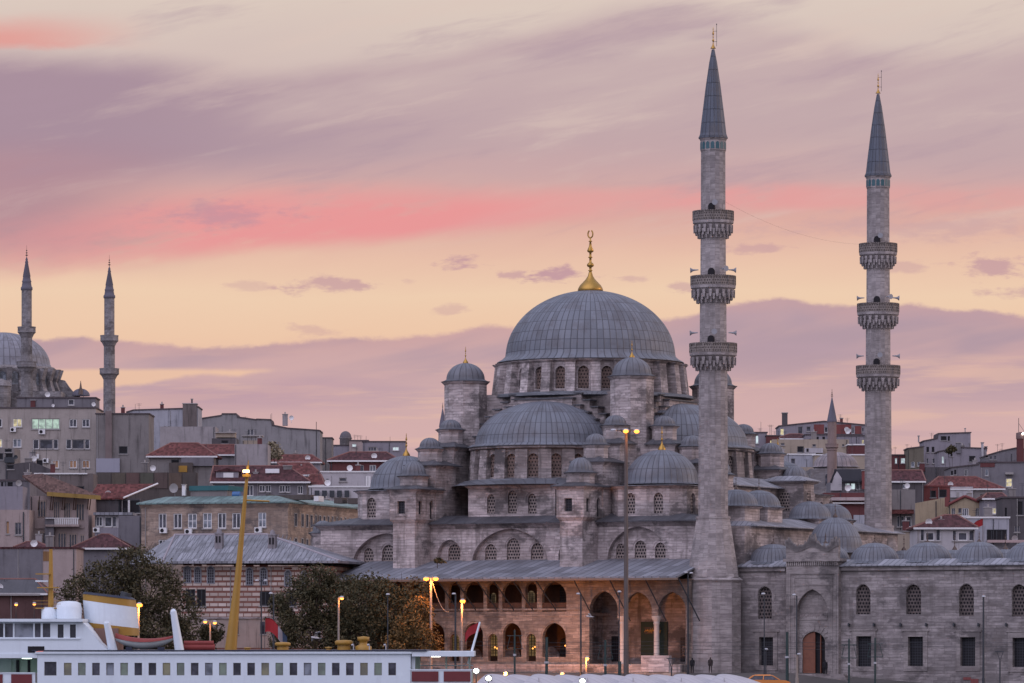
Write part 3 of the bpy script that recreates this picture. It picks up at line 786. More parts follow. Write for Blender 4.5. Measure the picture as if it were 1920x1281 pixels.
m.frus(rc(19.4, 25.3, 3.0, 7.0), rc(19.4, 25.3, 3.0, 7.0), 25.25, 25.35); m.frus(rc(19.42, 25.28, 3.02, 6.98), rc(21, 23.5, 4.5, 5.5), 25.35, 25.9)
bld(m, 'roof_skirt', LEAD_L, o)

# ---- stepped arches round the central cube
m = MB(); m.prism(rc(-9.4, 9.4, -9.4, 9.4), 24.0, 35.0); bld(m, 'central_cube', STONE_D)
def steps(pl, par, w0, w1, hw0, zt, n, dx, dz, zb, stone, capw=0.14):
    up = [(-hw0 - dx * n, zb)]
    for i in range(n, 0, -1): up += [(-hw0 - dx * i, zt - dz * i), (-hw0 - dx * (i - 1), zt - dz * i)]
    out = up + [(-hw0, zt), (hw0, zt)] + [(-u, v) for u, v in reversed(up)]
    # arch line cut below: simple solid, the half dome stands in front of it
    m = MB(); m.slab(pl, out, w0, w1); o = bld(m, 'stepped_arch', stone)
    m = MB(); m.slab(pl, rect(-hw0 - 0.2, hw0 + 0.2, zt + 0.003, zt + capw), w0 - 0.22, w1); bld(m, 'lead_cap', LEAD_S, o)
    for i in range(1, n + 1):
        for s in (1, -1):
            a, b = hw0 + dx * (i - 1) + 0.2, hw0 + dx * i + 0.2
            q = rect(min(s * a, s * b), max(s * a, s * b), zt - dz * i + 0.003, zt - dz * i + capw); m = MB(); m.slab(pl, q, w0 - 0.22, w1); bld(m, 'lead_cap', LEAD_S, o)
for (pl) in (Plane(0, -11.6), Plane(11.6, 0, 0, 1), Plane(-11.6, 0, 0, -1)):
    steps(pl, MQ, 0.0, 0.7, 3.6, 34.2, 7, 0.98, 0.80, 26.0, STONE)
    steps(pl, MQ, 0.75, 2.1, 4.4, 34.75, 7, 1.0, 0.78, 26.0, STONE_D)

# ---- drum and great dome
z0, z1, Rd = 35.0, 38.75, 10.0
m = MB(); n = 24; wins = []
for i in range(n):
    b0 = 2 * math.pi * i / n; b1 = 2 * math.pi * (i + 1) / n
    p0 = (Rd * math.cos(b0), Rd * math.sin(b0)); p1 = (Rd * math.cos(b1), Rd * math.sin(b1))
    pl = Plane(p0[0], p0[1], p1[0] - p0[0], p1[1] - p0[1]); L = math.hypot(p1[0] - p0[0], p1[1] - p0[1])
    s = arch(L / 2 - 0.6, L / 2 + 0.6, z0 + 0.45, z0 + 2.95, None, 6)
    m.holed(pl, rect(0, L, z0, z1), [s], 0.0, 0.4); wins.append((pl, s))
    hw = 0.055; r0, r1 = Rd + 1.15, Rd + 0.75
    def rp(q, e): return (q * math.cos(b0 + e * (Rd / q)), q * math.sin(b0 + e * (Rd / q)))
    m.frus([rp(r0, -hw), rp(r0, hw), rp(Rd - 0.3, hw), rp(Rd - 0.3, -hw)], [rp(r1, -hw), rp(r1, hw), rp(Rd - 0.3, hw), rp(Rd - 0.3, -hw)], z0, z1 - 0.45)
    m.frus([rp(r1 + 0.0, -hw * 1.02), rp(r1 + 0.0, hw * 1.02), rp(Rd - 0.3, hw), rp(Rd - 0.3, -hw)], [rp(r1 + 0.3, -hw * 1.35), rp(r1 + 0.3, hw * 1.35), rp(Rd - 0.3, hw), rp(Rd - 0.3, -hw)], z1 - 0.45, z1 - 0.18)
m.lathe([(Rd, z1 - 0.3), (Rd + 0.35, z1 - 0.14), (Rd + 0.35, z1 + 0.0), (Rd - 0.4, z1 + 0.05)], 0, 0, 72, smooth=False)
drum = bld(m, 'drum', STONE, MQ, (0, 0, z0))
for pl, s in wins: arch_win(drum, pl, s, 0.35, LATT_B)
m = MB(); m.lathe([(Rd + 1.7, z0 - 0.32), (Rd + 1.55, z0 + 0.03), (Rd + 0.95, z0 + 0.10), (Rd, z0 + 0.22)], 0, 0, 72); m.lathe([(Rd + 1.7, z0 - 0.32), (Rd + 1.3, z0 - 0.45), (9.0, z0 - 0.46)], 0, 0, 72); bld(m, 'roof_skirt', LEAD, drum)
for i in range(n):                                                    # pier caps of lead
    pass
d = MB(); d.lathe([(Rd + 0.55, z1 + 0.02), (Rd + 0.5, z1 + 0.12), (9.95, z1 + 0.42), (9.6, z1 + 0.75)] + [(9.55 * math.cos(a), z1 + 0.7 + 7.55 * math.sin(a)) for a in [R(4 + 86 * i / 26) for i in range(26)]] + [(0.9, z1 + 8.27), (0.03, z1 + 8.3)], 0, 0, 120)
GD = bld(d, 'great_dome', DOME72, MQ, (0, 0, z1))
m = MB()
for i in range(20):
    pass
FIN_BIG = [(1.0, 0.0), (1.06, 0.12), (1.0, 0.45), (0.86, 0.82), (0.62, 1.2), (0.38, 1.6), (0.22, 2.0), (0.15, 2.4), (0.10, 2.6), (0.2, 2.7), (0.1, 2.82), (0.1, 3.1), (0.26, 3.25), (0.30, 3.45), (0.22, 3.65), (0.10, 3.8), (0.09, 4.3),
           (0.2, 4.42), (0.09, 4.55), (0.09, 5.0), (0.25, 5.15), (0.27, 5.3), (0.12, 5.85), (0.07, 6.4), (0.17, 6.5), (0.06, 6.62), (0.05, 7.0)]
finial(GD, 0, 0, z1 + 8.15, 1.36, 6.9, prof=FIN_BIG)

# ---- weight towers
for (sx, sy) in ((-1, -1), (1, -1), (1, 1), (-1, 1)):
    x, y = 10.35 * sx, 10.35 * sy
    m = MB(); m.prism(octo(x, y, 2.38), 25.0, 36.1); m.frus(octo(x, y, 2.4), octo(x, y, 2.72), 36.1, 36.42)
    o = bld(m, 'weight_tower', STONE, MQ, (x, y, 25.0))
    m = MB(); m.frus(octo(x, y, 2.76), octo(x, y, 2.76), 36.42, 36.5); bld(m, 'eave', LEAD_S, o)
    d = MB(); d.lathe(dome_prof(2.15, 2.1, 10, 0.5, 0.25, 36.48, 0.02), x, y, 40); bld(d, 'dome', DOME20, o, (x, y, 36.5))
    finial(o, x, y, 38.5, 0.30, 1.9, crescent=False)

# ---- stepped buttresses with three domed turrets each
def buttress(horizontal, side, sgn, ds, rs=(1.35, 1.32, 1.52), front=True):
    """a fin running outward from a weight tower; ds = the three turret distances from the centre"""
    def XY(c, d):                                                     # across, outward
        return (c, -d) if horizontal == 0 else (d, c)
    def pl4(c0, c1, d0, d1):
        a = [XY(c0, d0), XY(c1, d0), XY(c1, d1), XY(c0, d1)]
        xs_, ys_ = [q[0] for q in a], [q[1] for q in a]
        return rc(min(xs_), max(xs_), min(ys_), max(ys_))
    c = 10.2 * sgn; a, b, e = ds
    m = MB()
    m.prism(pl4(c - 1.55, c + 1.55, 11.6, a + 2.0), 20.4, 28.9); m.prism(pl4(c - 1.75, c + 1.75, a + 2.0, b + 1.75), 20.4, 26.75)
    m.frus(pl4(c - 1.57, c + 1.57, a - 1, a + 2.02), pl4(c - 1.85, c + 1.85, a - 1.2, a + 2.3), 28.6, 28.88); m.frus(pl4(c - 1.77, c + 1.77, a + 2.0, b + 1.77), pl4(c - 2.05, c + 2.05, a + 1.9, b + 2.05), 26.45, 26.73)
    o = bld(m, 'buttress', STONE)
    m = MB()
    m.frus(pl4(c - 1.95, c + 1.95, a - 1.5, a + 2.4), pl4(c - 1.95, c + 1.95, a - 1.5, a + 2.4), 28.9, 29.0); m.frus(pl4(c - 1.93, c + 1.93, a - 1.5, a + 2.38), pl4(c - 0.9, c + 0.9, a - 0.9, a + 0.9), 29.0, 29.6)
    m.frus(pl4(c - 2.15, c + 2.15, a + 1.0, b + 2.15), pl4(c - 2.15, c + 2.15, a + 1.0, b + 2.15), 26.75, 26.85); m.frus(pl4(c - 2.13, c + 2.13, a + 1.0, b + 2.13), pl4(c - 0.9, c + 0.9, b - 1.6, b + 0.9), 26.85, 27.4)
    bld(m, 'lead_capping', LEAD_S, o)
    x, y = XY(c, a); turret('turret', x, y, rs[0], 28.9, 30.95, 32.1)
    x, y = XY(c, b); turret('turret', x, y, rs[1], 26.8, 28.65, 29.9)
    x, y = XY(c, e); turret('turret', x, y, rs[2], 24.2, 25.55, 27.2)
    return pl4
for sgn in (-1, 1):
    f = buttress(0, 0, sgn, (14.1, 18.8, 22.4))
    c = 10.2 * sgn
    # the pier in front: plain shaft, bracketed upper stage with square windows
    m = MB(); m.prism(rc(c - 1.35, c + 1.35, -24.6, YF + 0.3), 14.4, 20.35)
    m.frus(rc(c - 1.35, c + 1.35, -24.6, YF + 0.3), rc(c - 1.62, c + 1.62, -24.85, YF + 0.3), 20.35, 20.75)
    PP = Plane(c, -24.85); PS = Plane(c + 1.62, 0, 0, 1)
    m.holed(PP, rect(-1.62, 1.62, 20.75, 23.7), [rect(-0.62, 0.25, 21.4, 22.75)], 0.0, 0.3)
    m.holed(PS, rect(-24.85, -19, 20.75, 23.7), [rect(-24.2, -23.45, 21.35, 22.75), arch(-21.7, -21.0, 20.9, 22.9)], 0.0, 0.3)
    m.add([(c - 1.62, -24.85, 20.75), (c - 1.62, -19, 20.75), (c - 1.62, -19, 23.7), (c - 1.62, -24.85, 23.7)], [(0, 1, 2, 3)])
    m.frus(rc(c - 1.64, c + 1.64, -24.87, -19), rc(c - 1.95, c + 1.95, -25.15, -19), 23.7, 24.02)
    o = bld(m, 'pier', STONE)
    m = MB(); m.slab(PP, rect(-0.62, 0.25, 21.4, 22.75), 0.22, 0.28); bld(m, 'window', GRILLE, o)
    m = MB(); m.slab(PS, rect(-24.2, -23.45, 21.35, 22.75), 0.22, 0.28); bld(m, 'window', GRILLE, o)
    m = MB(); m.slab(PS, arch(-21.7, -21.0, 20.9, 22.9), 0.22, 0.28); bld(m, 'window', GRILLE, o)
    m = MB(); m.holed(PP, rect(-0.9, 0.53, 21.12, 23.05), [rect(-0.66, 0.29, 21.36, 22.8)], -0.06, 0.06); bld(m, 'window_surround', STONE, o)
    m = MB(); m.frus(rc(c - 2.1, c + 2.1, -25.3, -19), rc(c - 2.1, c + 2.1, -25.3, -19), 24.02, 24.12); m.frus(rc(c - 2.08, c + 2.08, -25.28, -19), rc(c - 1.2, c + 1.2, -23.8, -19), 24.12, 24.5); bld(m, 'lead_capping', LEAD_S, o)
for sgn in (-1, 1):
    buttress(1, 0, sgn, (14.2, 17.6, 20.6), (1.35, 1.5, 1.7))
m = MB()
for sgn in (-1, 1): m.prism(rc(18, 22.2, 10.2 * sgn - 1.9, 10.2 * sgn + 1.9), 20.4, 24.2)
bld(m, 'side_pier', STONE)

# ---- porch domes along the courtyard side, on square stone bases
for i, (px, zt) in enumerate([(1380, 23.6), (1423, 23.7), (1519, 22.9), (1558, 22.8)]):
    pl = Plane(25.6, 0, 0, 1); y = pl.pick(MF, px, 940)[0]
    rr = 2.35; zb = 21.9 if i < 2 else 21.0
    m = MB(); m.prism(rc(25.6 - 1.9, 25.6 + 1.9, y - 1.9, y + 1.9), 19.9, zb - 0.25); m.frus(rc(25.6 - 1.9, 25.6 + 1.9, y - 1.9, y + 1.9), rc(25.6 - 2.2, 25.6 + 2.2, y - 2.2, y + 2.2), zb - 0.25, zb)
    o = bld(m, 'dome_base', STONE)
    d = MB(); d.lathe([(rr + 0.55, zb), (rr + 0.25, zb + 0.12)] + dome_prof(rr, zt - zb, 10, 0.0, 0.0, zb + 0.12, 0.02), 25.6, y, 40)
    dm = bld(d, 'porch_dome', DOME32, o, (25.6, y, zb))
    finial(dm, 25.6, y, zt + 0.1, 0.2, 1.5, BRONZE, False)
m = MB(); m.box(XR + 0.1, XR + 4.6, -20.5, 20.8, G0, 19.7); bld(m, 'porch_wall', STONE)
m = MB(); m.frus(rc(XR - 0.5, XR + 5.4, -19.0, 21.3), rc(XR - 0.5, XR + 5.4, -19.0, 21.3), 19.7, 19.8); m.frus(rc(XR - 0.5, XR + 5.38, -18.98, 21.28), rc(XR - 0.5, XR + 1.5, -17, 19), 19.8, 20.9); bld(m, 'porch_roof', LEAD_L)

# ---- the arcade along the front
YA = -27.0; AP = Plane(0, YA)
def apx(px, py): return AP.pick(MF, px, py)
def aw(x0, x1, y0, y1): 
    return apx(x0, (y0 + y1) / 2)[0], apx(x1, (y0 + y1) / 2)[0], apx((x0 + x1) / 2, y1)[1], apx((x0 + x1) / 2, y0)[1]
ZA = 14.05
xl = apx(655, 1120)[0]; xm = apx(1070, 1120)[0]; xm2 = apx(1097, 1120)[0]; xr = apx(1291, 1120)[0]
low, upp = [], []
for c in (960, 888, 1039, 816, 744):
    w = 44 if c == 1039 else 35
    low.append(arch(*aw(c - w / 2, c + w / 2, 1168, 1232), n=8)); upp.append(arch(*aw(c - w / 2 - 1, c + w / 2 + 1, 1091, 1147), n=8))
for c in (924, 996, 852, 780, 708):
    low.append(arch(*aw(c - 9, c + 9, 1188, 1240), n=6)); upp.append(arch(*aw(c - 11, c + 11, 1091, 1147), n=6))
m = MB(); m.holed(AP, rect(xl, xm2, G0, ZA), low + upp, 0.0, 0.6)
m.box(xl, xl + 0.5, YA + 0.6, YF, G0, ZA)
m.box(xm + 0.1, xm2, YA + 0.02, YA + 1.4, G0, ZA)
# string course and voussoir rims
m.slab(AP, rect(xl, xm2 - 0.3, 10.85, 11.05), -0.12, -0.003); m.slab(AP, rect(xl, xm2 - 0.3, 10.2, 10.32), -0.06, -0.003)
for s in low:
    u0, u1 = s[0][0], s[1][0]; v0, v1 = s[0][1], max(q[1] for q in s); k = v0 + (v1 - v0) * 0.5
    m.holed(AP, arch(u0 - 0.3, u1 + 0.3, k, v1 + 0.33, None, 8), [arch(u0 - 0.16, u1 + 0.16, k, v1 + 0.18, None, 8)], -0.07, 0.07)
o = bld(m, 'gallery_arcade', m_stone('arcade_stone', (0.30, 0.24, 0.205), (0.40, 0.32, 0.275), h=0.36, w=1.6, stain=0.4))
# parapets of the upper openings, little columns between
m = MB()
for s in upp: 
    m.slab(AP, rect(s[0][0] - 0.1, s[1][0] + 0.1, s[0][1] + 0.02, s[0][1] + 0.95), 0.2, 0.35)
bld(m, 'gallery_parapet', WOOD, o)
m = MB(); m.box(xl, xm2, YA + 0.6, YF, 10.3, 10.6); m.box(xl, xr, YA - 2.0, YF, G0 - 0.6, 5.15); bld(m, 'gallery_floor', STONE_D)
# tall right-hand arches on marble columns
arcs = []
for (a, b, ya) in ((1105, 1158, 1108), (1170, 1222, 1110), (1234, 1286, 1110)):
    u0, u1, b_, c_ = aw(a, b, ya, 1150); arcs.append(arch(u0, u1, b_ - 0.3, c_, (u1 - u0) * 0.62, 10))
ZS = arcs[0][0][1]
m = MB()
out = [(xm2 - 0.05, ZA), (xm2 - 0.05, ZS)]
tops = []
for s in arcs: tops += [s[0]] + list(reversed(s[2:])) + [s[1]] if False else [s[0]] + s[2:][::-1] + [s[1]]
out = [(xm2 - 0.05, ZS)] + tops + [(xr, ZS), (xr, ZA), (xm2 - 0.05, ZA)]
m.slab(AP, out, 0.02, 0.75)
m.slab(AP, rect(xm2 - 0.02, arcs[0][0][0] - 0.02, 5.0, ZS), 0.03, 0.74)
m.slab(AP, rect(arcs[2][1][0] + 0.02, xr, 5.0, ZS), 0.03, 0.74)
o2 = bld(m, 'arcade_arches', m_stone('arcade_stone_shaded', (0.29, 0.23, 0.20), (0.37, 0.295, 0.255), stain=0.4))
for px in (1164, 1228):
    u = apx(px, 1200)[0]; m = MB(); x, y, _ = AP.P(u, 0, 0.4)
    m.lathe([(0.42, 5.15), (0.42, 5.4), (0.30, 5.5), (0.28, 9.3), (0.34, 9.4), (0.34, 9.5), (0.30, 9.55), (0.36, 9.7), (0.52, ZS - 0.25), (0.55, ZS)], x, y, 16)
    bld(m, 'column', m_plain('pale_marble', (0.52, 0.47, 0.44), 0.5, 0.4, 0, 0.3), MQ)
# back wall under the arcade: doors, curtained entrance with a framed inscription, lit windows
BW = Plane(0, YF - 0.05)
def bw(x0, x1, y0, y1):
    return BW.pick(MF, x0, (y0 + y1) / 2)[0], BW.pick(MF, x1, (y0 + y1) / 2)[0], BW.pick(MF, (x0 + x1) / 2, y1)[1], BW.pick(MF, (x0 + x1) / 2, y0)[1]
def panel(sh, name, mat, w0=-0.08, w1=0.0, par=None):
    m = MB(); m.slab(BW, sh, w0, w1); return bld(m, name, mat, par or MQ)
dr = panel(rect(*bw(1202, 1252, 1166, 1256)), 'entrance', m_plain('dark_green_leather_curtain', (0.018, 0.035, 0.028), 0.7, 0.3, 0, 0.5, 1.0))
q = bw(1210, 1240, 1176, 1189)
panel(rect(*q), 'sign_board', m_plain('black_gilt_board', (0.03, 0.02, 0.015), 0.5, 0.4), -0.2, -0.09, dr)
m = MB()
for i in range(9):                                                    # flowing gilt strokes of the inscription
    c = q[0] + (q[1] - q[0]) * (0.08 + 0.84 * i / 8); b = q[2] + (q[3] - q[2]) * 0.5; k = 0.24
    m.path([BW.P(c - 0.12, b + k * rnd.uniform(-1, 0), -0.22), BW.P(c, b + k * rnd.uniform(0.2, 1), -0.22), BW.P(c + 0.1, b + k * rnd.uniform(-1, 0.2), -0.22), BW.P(c + 0.2, b + k * rnd.uniform(0, 1), -0.22)], 0.035, 4)
bld(m, 'inscription', GOLD, dr)
for r_ in ((1147, 1166, 1193, 1240), (1276, 1294, 1195, 1240)): panel(rect(*bw(*r_)), 'side_door', GRILLE)
panel(arch(*bw(1113, 1124, 1213, 1240)), 'niche', DARK)
pb = panel(rect(*bw(1280, 1289, 1211, 1230)), 'notice_board', m_plain('pale_notice', (0.6, 0.5, 0.48), 0.6, 0.3))
m = MB(); q = bw(1282, 1287, 1214, 1228)
for i in range(6): m.slab(BW, rect(q[0], q[1] - 0.1 * (i % 2), q[2] + (q[3] - q[2]) * i / 6, q[2] + (q[3] - q[2]) * (i + 0.4) / 6), -0.12, -0.085)
bld(m, 'notice_lines', DARK, pb)
for (a, b, y0, y1, lit) in [(916, 935, 1188, 1230, 1), (987, 1008, 1186, 1230, 1), (845, 862, 1190, 1230, 1), (1051, 1066, 1196, 1240, 0), (911, 922, 1112, 1138, 0), (990, 1003, 1108, 1138, 2), (922, 930, 1112, 1138, 2), (1050, 1064, 1100, 1138, 0), (838, 850, 1112, 1138, 0)]:
    q = bw(a, b, y0, y1)
    o = panel(arch(*q), 'back_window', (GRILLE, m_room('lit_window_gallery', (0.9, 0.55, 0.2), 0.16), m_room('lit_window_dim', (0.8, 0.55, 0.3), 0.16))[lit])
    m = MB()
    for i in range(1, 4): m.slab(BW, rect(q[0] + (q[1] - q[0]) * i / 4 - 0.035, q[0] + (q[1] - q[0]) * i / 4 + 0.035, q[2], q[3] - 0.15), -0.14, -0.09)
    for i in range(1, 8): m.slab(BW, rect(q[0], q[1], q[2] + (q[3] - q[2]) * i / 8 - 0.03, q[2] + (q[3] - q[2]) * i / 8 + 0.03), -0.13, -0.1)
    bld(m, 'glazing_bars', IRON, o)
for (a, b, y0, y1) in [(943, 977, 1213, 1240), (1019, 1050, 1213, 1240), (870, 906, 1213, 1240)]: panel(arch(*bw(a, b, y0, y1)), 'blind_niche', STONE, -0.15, 0)
m = MB(); m.box(xm + 0.2, xm + 0.7, YA + 1.4, YF, 5, 15); bld(m, 'gallery_end_wall', STONE_D)
m = MB(); m.box(xl + 0.6, xm + 0.15, YF - 0.045, YF - 0.02, 5.2, 14.0); m.box(xl + .6, xm + .15, YA + 0.8, YF - .05, 13.6, 13.9); bld(m, 'gallery_shade_lining', WOOD)  # added dark lining; its colour stands in for the shade inside the gallery
# chandeliers in the lit windows
for (px, py) in ((917, 1214), (928, 1214), (932, 1216), (999, 1216), (1003, 1213), (1007, 1217), (989, 1214), (1060, 1211), (845, 1215)):
    pl = Plane(0, YF - 0.9); u, v = pl.pick(MF, px, py); m = MB(); x, y, _ = pl.P(u, v)
    m.lathe([(0.001, v - 0.11), (0.11, v), (0.001, v + 0.11)], x, y, 8)
    bld(m, 'hanging_lamp', SODIUM_Y, MQ, (x, y, v))
# roof over the arcade, with a timber edge and slanting struts
rl, rrx = apx(640, 1085)[0], apx(1294, 1080)[0]
m = MB()
m.add([(rl, YF + 0.3, 16.35), (rrx - 0.4, YF + 0.3, 16.35), (rrx, -30.0, 14.33), (rl, -30.0, 14.33), (rl, YF + 0.3, 16.2), (rrx - 0.4, YF + 0.3, 16.2), (rrx, -30.0, 14.15), (rl, -30.0, 14.15)],
      [(0, 1, 2, 3), (4, 7, 6, 5), (0, 3, 7, 4), (1, 5, 6, 2), (3, 2, 6, 7)])
ar = bld(m, 'arcade_roof', m_lead_roof('arcade_lead', 0.95, (0.20, 0.205, 0.235)))
m = MB(); m.box(rl, rrx, -30.06, -29.9, 13.95, 14.17); m.box(rl, rrx, -27.3, -21.2, 13.98, 14.07); bld(m, 'eave_board', m_plain('eave_timber', (0.21, 0.15, 0.12), 0.8, 0.2), ar)
for px in (1075, 1142, 1209, 1272, 960, 1003, 924, 893, 853, 820):
    pl = Plane(0, -29.7); u, _ = pl.pick(MF, px, 1085); m = MB(); k = 4.3 if px > 1060 else 3.2
    m.tube((u, -29.7, 14.1), (u + 1.15, YA + 0.0, 14.0 - k), 0.07, 0.07, 6); bld(m, 'roof_strut', IRON, ar)
# stone plinth in front
m = MB(); m.box(xl, xr, -28.5, YA - 0.05, 3.4, 5.2); m.box(xl, xr + 0.5, -30.2, -28.5, 2.8, 4.35); bld(m, 'terrace_wall', m_stone('terrace_stone', (0.40, 0.31, 0.25), (0.50, 0.39, 0.32), h=0.5, w=1.6, stain=0.25))
m = MB(); c = apx(1060, 1250)[0]; m.box(c + 10.0, c + 13.2, -29.2, -28.52, 4.4, 6.1); bld(m, 'step_parapet', STONE)
# far-left little domed turret of the corner
pl = Plane(0, -18.0); u, _ = pl.pick(MF, 606, 1000)
t_ = turret('stair_turret', u, -18.0, 1.35, 15.8, 19.6, 21.0)
m = MB(); m.prism(octo(u, -18.0, 2.2), G0, 16.6); m.frus(octo(u, -18, 2.2), octo(u, -18, 2.6), 16.6, 16.9); m.frus(octo(u, -18, 2.6), octo(u, -18, 1.4), 16.9, 17.3); bld(m, 'turret_base', STONE_D)

# ================================================================ the two tall minarets
def make_minaret(label, x, y, name='minaret'):
    """sixteen-sided shaft with three corbelled balconies, lead spire, gilt finial; in its own axes"""
    X, Y = MF.wor(x, y)
    root = thing(name, label, 'minaret', (X, Y, 2.9), PHI, 'tall minarets of the great mosque', local=True)
    def b(mb, nm, mat, par=root, org=None): return build(mb, nm, mat, par, org)
    ng = lambda r, n=16, rot=math.pi / 16: octo(0, 0, r, n, rot)
    m = MB(); m.prism(octo(0, 0, 2.9, 8), 2.9, 13.7); m.frus(octo(0, 0, 2.9, 8), octo(0, 0, 3.1, 8), 13.7, 14.0); m.frus(octo(0, 0, 3.1, 8), octo(0, 0, 2.75, 8), 14.0, 14.3)
    b(m, 'base', STONE_M)
    m = MB(); a = octo(0, 0, 2.72, 16, math.pi / 16); m.frus(a, ng(1.78), 14.3, 20.4); b(m, 'tapering_foot', STONE_M)
    m = MB(); m.frus(ng(1.85), ng(1.85), 20.4, 20.65)
    m.frus(ng(1.58), ng(1.50), 20.65, 37.0); m.frus(ng(1.43), ng(1.40), 37.0, 44.0); m.frus(ng(1.36), ng(1.33), 44.0, 51.0); m.frus(ng(1.31), ng(1.29), 51.0, 60.0)
    sh = b(m, 'shaft', STONE_M)
    for (zr, R1, rs) in ((36.05, 2.46, 1.50), (43.1, 2.34, 1.42), (49.9, 2.12, 1.36)):
        # muqarnas: rings of pendant brackets growing outward
        m = MB()
        rows = [(0.10, 0.35), (0.45, 0.68), (0.78, 1.0)]
        m.lathe([(rs, zr - 0.15), (rs + 0.1, zr), (rs + (R1 - rs) * 0.45, zr + 0.75), (R1 - 0.22, zr + 1.25), (R1 - 0.05, zr + 1.42), (R1, zr + 1.42), (R1 + 0.03, zr + 1.72), (rs, zr + 1.74)], 0, 0, 32, smooth=False)
        for j, (k0, zz, ln) in enumerate(((0.42, 0.42, 0.55), (0.72, 0.82, 0.62), (0.97, 1.25, 0.8))):
            rr = rs + (R1 - rs) * k0
            for i in range(20):
                a0 = 2 * math.pi * (i + 0.5 * (j % 2)) / 20; w = 0.075
                f = lambda q, e: (q * math.cos(a0 + e), q * math.sin(a0 + e))
                m.frus([f(rr - 0.13, -w * 0.5), f(rr - 0.02, -w * 0.5), f(rr - 0.02, w * 0.5), f(rr - 0.13, w * 0.5)], [f(rr - 0.32, -w), f(rr + 0.0, -w), f(rr + 0.0, w), f(rr - 0.32, w)], zr + zz - ln, zr + zz)
        bal = b(m, 'balcony', STONE_M)
        m = MB()
        for i in range(16):
            a0 = 2 * math.pi * i / 16; a1 = 2 * math.pi * (i + 1) / 16
            p0 = (R1 * math.cos(a0), R1 * math.sin(a0)); p1 = (R1 * math.cos(a1), R1 * math.sin(a1))
            pl = Plane(p0[0], p0[1], p1[0] - p0[0], p1[1] - p0[1]); L = math.hypot(p1[0] - p0[0], p1[1] - p0[1])
            m.slab(pl, rect(0.0, L, zr + 1.75, zr + 2.62), 0.0, 0.1)
            m.slab(pl, rect(-0.05, 0.12, zr + 1.75, zr + 2.72), -0.05, 0.003)
        m.lathe([(R1 - 0.14, zr + 2.62), (R1 + 0.06, zr + 2.62), (R1 + 0.06, zr + 2.74), (R1 - 0.14, zr + 2.74)], 0, 0, 32, smooth=False)
        b(m, 'railing', RAILM, bal)
        m = MB(); pl = Plane(0.42, -rs - 0.02, 1, 0.0); m.slab(pl, arch(-0.35, 0.35, zr + 1.75, zr + 3.5), -0.03, 0.2); b(m, 'door', DARK, bal)
    m = MB(); m.frus(ng(1.36), ng(1.36), 58.95, 60.0); m.frus(ng(1.36), ng(1.5), 60.0, 60.25); b(m, 'collar', STONE_M)
    for i in range(16):
        a0 = 2 * math.pi * (i + 0.0) / 16; pl = Plane(1.335 * math.cos(a0), 1.335 * math.sin(a0), -math.sin(a0), math.cos(a0)); m = MB()
        m.slab(pl, arch(-0.19, 0.19, 59.1, 59.85), -0.02, 0.05); b(m, 'tile_panel', TEAL)
    m = MB(); m.frus(ng(1.55), ng(1.55), 60.25, 60.4)
    m.lathe([(1.5, 60.4), (1.38, 60.75), (1.22, 62.2), (0.80, 65.6), (0.42, 68.2), (0.15, 69.6)], 0, 0, 16, smooth=False); sp = b(m, 'spire', SPIRE, root, (0, 0, 60.4))
    m = MB(); m.lathe([(a * 0.40, 69.3 + c * 2.65 / 3.45) for a, c in FINIAL if c > 0.4], 0, 0, 12); b(m, 'finial', GOLD, sp)
    m = MB(); m.tube((0.4, 0, 69.9), (0.4, 0, 72.2), 0.022); m.tube((0, 0, 70.4), (0.45, 0, 70.4), 0.02); m.tube((0, 0, 71.5), (0.45, 0, 71.5), 0.02); m.lathe([(0.01, 72.1), (0.07, 72.2), (0.01, 72.3)], 0.4, 0, 6); b(m, 'lightning_rod', IRON, sp)
    # loudspeaker horns
    def horn(ang, z, r):
        m = MB(); d = Vector((math.cos(ang), math.sin(ang), -0.05)); p = d * r + Vector((0, 0, z))
        m.tube(p - d * 0.35, p, 0.05, 0.08); m.tube(p, p + d * 0.28, 0.08, 0.14, 10); m.tube(p + d * 0.28, p + d * 0.5, 0.14, 0.30, 12); b(m, 'loudspeaker', HORN)
    for ang in (R(208), R(25), R(298)): horn(ang, 40.0, 1.95)
    for ang in (R(200), R(30), R(330)): horn(ang, 46.6, 1.9)
    for ang in (R(300),): horn(ang, 53.5, 1.6)
    return root
RAILM = m_lattice('carved_balcony_screen', (0.25, 0.215, 0.20), (0.10, 0.085, 0.08), 0.26, 0.22)
HORN = m_plain('grey_horn', (0.33, 0.33, 0.36), 0.5, 0.4)
M1 = make_minaret('nearer and taller looking of two stone minarets with three balconies, at the mosque corner', 26.25, -23.25)
M2 = copy_tree(M1)
M2['label'] = 'farther of two stone minarets with three balconies, behind the courtyard domes on the right'
w_ = MF.wor(27.0, 18.9); M2.location.x, M2.location.y = w_
# thin string of lights between the two
m = MB(); a = Vector((*MF.wor(26.4 + 1.2, -23.3), 53.6)); b = Vector((*MF.wor(27 - 1.2, 18.9), 52.6)); pts = [a.lerp(b, i / 14) - Vector((0, 0, 1.1 * (1 - (2 * i / 14 - 1) ** 2))) for i in range(15)]
m.path(pts, 0.007, 4); o = build(m, 'festoon_wire', STEEL, None, a); tag(o, 'thin slack wire strung between the two tall minarets', 'wire')

